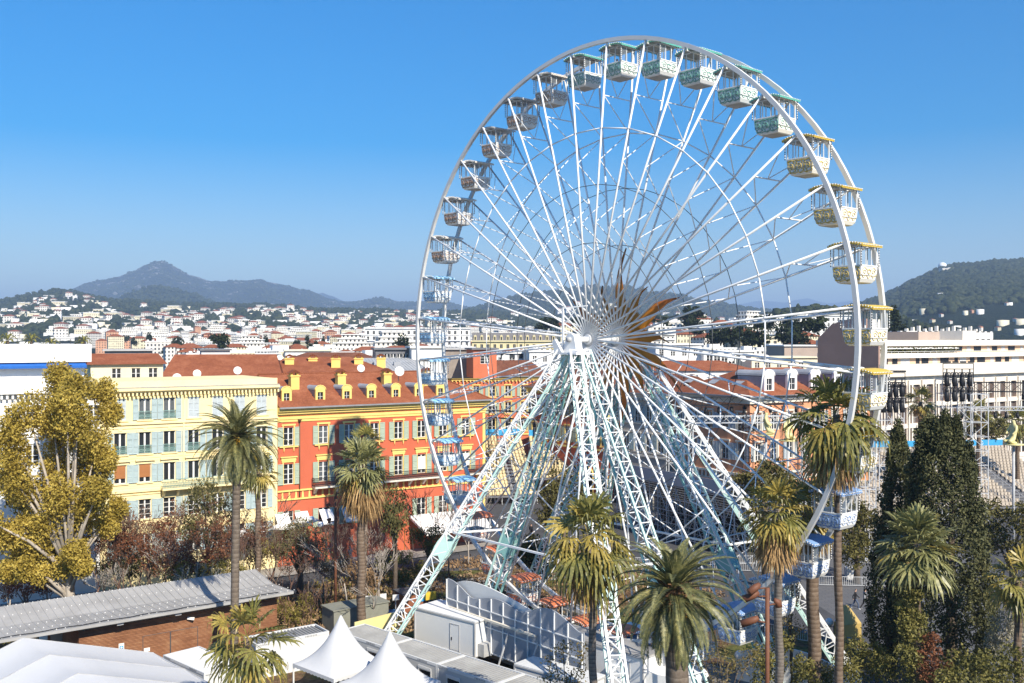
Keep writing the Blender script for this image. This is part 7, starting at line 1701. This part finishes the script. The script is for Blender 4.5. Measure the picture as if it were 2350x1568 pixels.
for k, (px, D, h, m, sp, lf, l) in enumerate(((262,97,9.5,TWIGR,.55,RUSTL,'bare reddish tree in front of the first windows of the yellow house'),(322,99,9.5,TWIG,.5,RUSTL,'bare tree with a few rusty leaves before the middle of the yellow house'),(395,97,8,TWIGP,.6,None,'pale bare tree behind the pavilion roof, left of the weeping tree'),(420,100,9.5,TWIG,.55,RUSTL,'bare tree just left of the weeping tree'),(590,99,9,TWIGR,.55,RUSTL,'bare reddish tree right of the tall date palm trunk'),(625,103,10,TWIG,.5,None,'bare tree in front of the joint of the houses'),(668,94,6.5,TWIGR,.75,None,'low spreading bare tree in front of the olive tree'),(715,95,6.5,TWIG,.75,None,'low bare tree right in front of the olive tree'),(800,96,9,TWIGP,.6,None,'pale bare tree behind the straw skirted palm, on its left'),(852,91,8.5,TWIGP,.6,None,'pale bare tree hugging the straw skirted palm trunk on its right'),(955,110,10,TWIG,.6,None,'dark bare tree by the street in front of the white awning'),(985,114,9,TWIGR,.6,None,'second bare tree by the street in front of the white awning'),(1030,112,9,TWIG,.5,None,'bare young tree between the left wheel legs'),(1075,116,9,TWIGP,.5,None,'bare pale young tree behind the orange gondolas'),(250,94,5.5,TWIGP,.7,None,'low pale bare shrub at the right foot of the yellowish tree'),(468,93,5,TWIGP,.75,None,'low pale bare shrub behind the pavilion roof end'),(20,92,7,TWIGP,.6,None,'bare pale sapling at the left edge behind the pavilion'),(505,98,9,TWIGR,.5,RUSTL,'bare reddish tree left of the tall date palm trunk'),(755,99,7,TWIGR,.7,None,'bare reddish tree beside the left rust lamp column'))):
    bare_tree(l, px, 0, D, h, sp, m, 5, .10, None, k+3, lf)
# thin saplings of the garden
for k, px in enumerate((655,690,712,735,610,760,630)): bare_tree('thin reddish sapling in the garden before the rust lamp column', px, 0, 89+k*.8, 4.2, .35, TWIGR, 3, .05, 'garden saplings', 50+k)
# ---- leafy twigs and shrubs near the bottom edge
def twiggy(label, px, D, h, m, seed): bare_tree(label, px, 0, D, h, .5, TWIG, 5, .09, None, seed, m)
SPARSE = leafmat('small_olive_leaves', (0.070,0.056,0.021), (0.182,0.140,0.049), (0.336,0.266,0.098), 0.8, 0.25, 0.6)
leafy('young_tree', 'sparse leafy young tree in front of the long grey roofed trailer', 'tree', [(1290,1480,26),(1275,1520,30),(1310,1530,30),(1340,1495,22),(1260,1555,26),(1325,1560,26)], 58, SPARSE, .8, 16, 9, .15, .30, 1.9, .07)
leafy('young_tree', 'sparse young tree right of the thick date palm trunk', 'tree', [(1640,1480,24),(1665,1520,30),(1620,1530,26),(1700,1540,28),(1650,1560,28),(1720,1500,20)], 58, SPARSE, .8, 22, 9, .15, .30, 2.4, .07)
leafy('young_tree', 'slender young tree between the fan palm trunks and the wheel leg', 'tree', [(1800,1290,16),(1815,1330,20),(1820,1380,22),(1805,1420,20),(1830,1450,22),(1815,1350,14)], 70, SPARSE, .5, 22, 9, .16, .32, 1.9, .07)
leafy('shrub', 'leafy shrub mass at the foot of the close fan palm pair', 'shrub', [(1740,1500,30),(1780,1530,34),(1830,1520,30),(1800,1480,22),(1850,1555,34),(1760,1565,34),(1900,1560,26)], 68, GRN, 1.2, 46, 12, .20, .35, 1.8)
leafy('shrub', 'bright green lit shrubs in front of the cypress feet', 'shrub', [(1945,1530,30),(1985,1500,30),(2020,1520,34),(2060,1490,32),(2040,1555,34),(2090,1540,34),(1985,1560,34),(2130,1560,30)], 64, GRN, 1.2, 50, 12, .20, .36, 2.0)
leafy('climbing_plant', 'green ivy climbing the trunk of the grey green fan palm', 'ivy', [(2092,1360,18),(2085,1395,24),(2105,1420,22),(2075,1430,20),(2100,1455,24)], 63.2, GRN, .5, 40, 12, .20, .32, 2.0)
leafy('shrub', 'russet shrub at the foot of the grey green fan palm', 'shrub', [(2130,1500,24),(2150,1525,24),(2120,1540,22),(2140,1470,16)], 63, RUSTL, .8, 34, 11, .18, .32, 2.0)
leafy('shrub', 'silvery shrub under the fan palm at the right edge', 'shrub', [(2300,1440,28),(2330,1425,26),(2335,1470,32),(2290,1475,24),(2355,1450,26)], 68, SILV, 1.0, 46, 13, .18, .35, 2.2)
leafy('shrub', 'dark shaded shrub mass in the lower right corner', 'shrub', [(2180,1560,34),(2230,1540,36),(2280,1530,36),(2330,1520,38),(2260,1570,36),(2340,1565,36)], 60, GRN, 1.5, 46, 12, .22, .4, 2.0)
# dry undergrowth and fallen leaves of the garden
P = []
while len(P) < 30000:
    a, b_ = rng.uniform(-40, 34), rng.uniform(-38, -9); x, y = grid(FAC, a, b_); d = noise.noise(Vector((x*.12,y*.12,3)))
    if y < 86 and x > -16 or y < 82: continue
    if d > -.25 or rng.uniform() < .2: P.append((x, y, rng.uniform(0,1)**2*(.45+.8*max(0,d+.2))))
V, Fq = leaves(np.array(P), .40, 2.2, .5, (0,0,1), .35)
tag(kind(npmesh('undergrowth', V, Fq, DRY), 'stuff'), 'dry brown undergrowth and fallen leaves covering the garden soil', 'undergrowth')
P = []
while len(P) < 5000:
    a, b_ = rng.uniform(-40, 34), rng.uniform(-34, -9); x, y = grid(FAC, a, b_); d = noise.noise(Vector((x*.10,y*.10,9)))
    if y < 86 and x > -16 or y < 84: continue
    if d > .1: P.append((x, y, rng.uniform(0,1)**2*.5))
V, Fq = leaves(np.array(P), .34, 3.0, .5, (0,0,1), .6)
tag(kind(npmesh('grass', V, Fq, YEL), 'stuff'), 'yellow green grass and ground cover between the garden shrubs', 'grass')

# neighbouring block beside the viewpoint: its shadow lies over the lower right corner
b = MB(); b.box(0,26,-26,0,0,20.5,0); b.box(-.3,26.3,-26.3,.3,20.5,21.2,1)
tag(b.build('hotel_block', [WHITE_W, WALLW], None, (38.5, 42.5, 0)), 'white hotel block right of the viewpoint, shading the lower right shrubs', 'building')
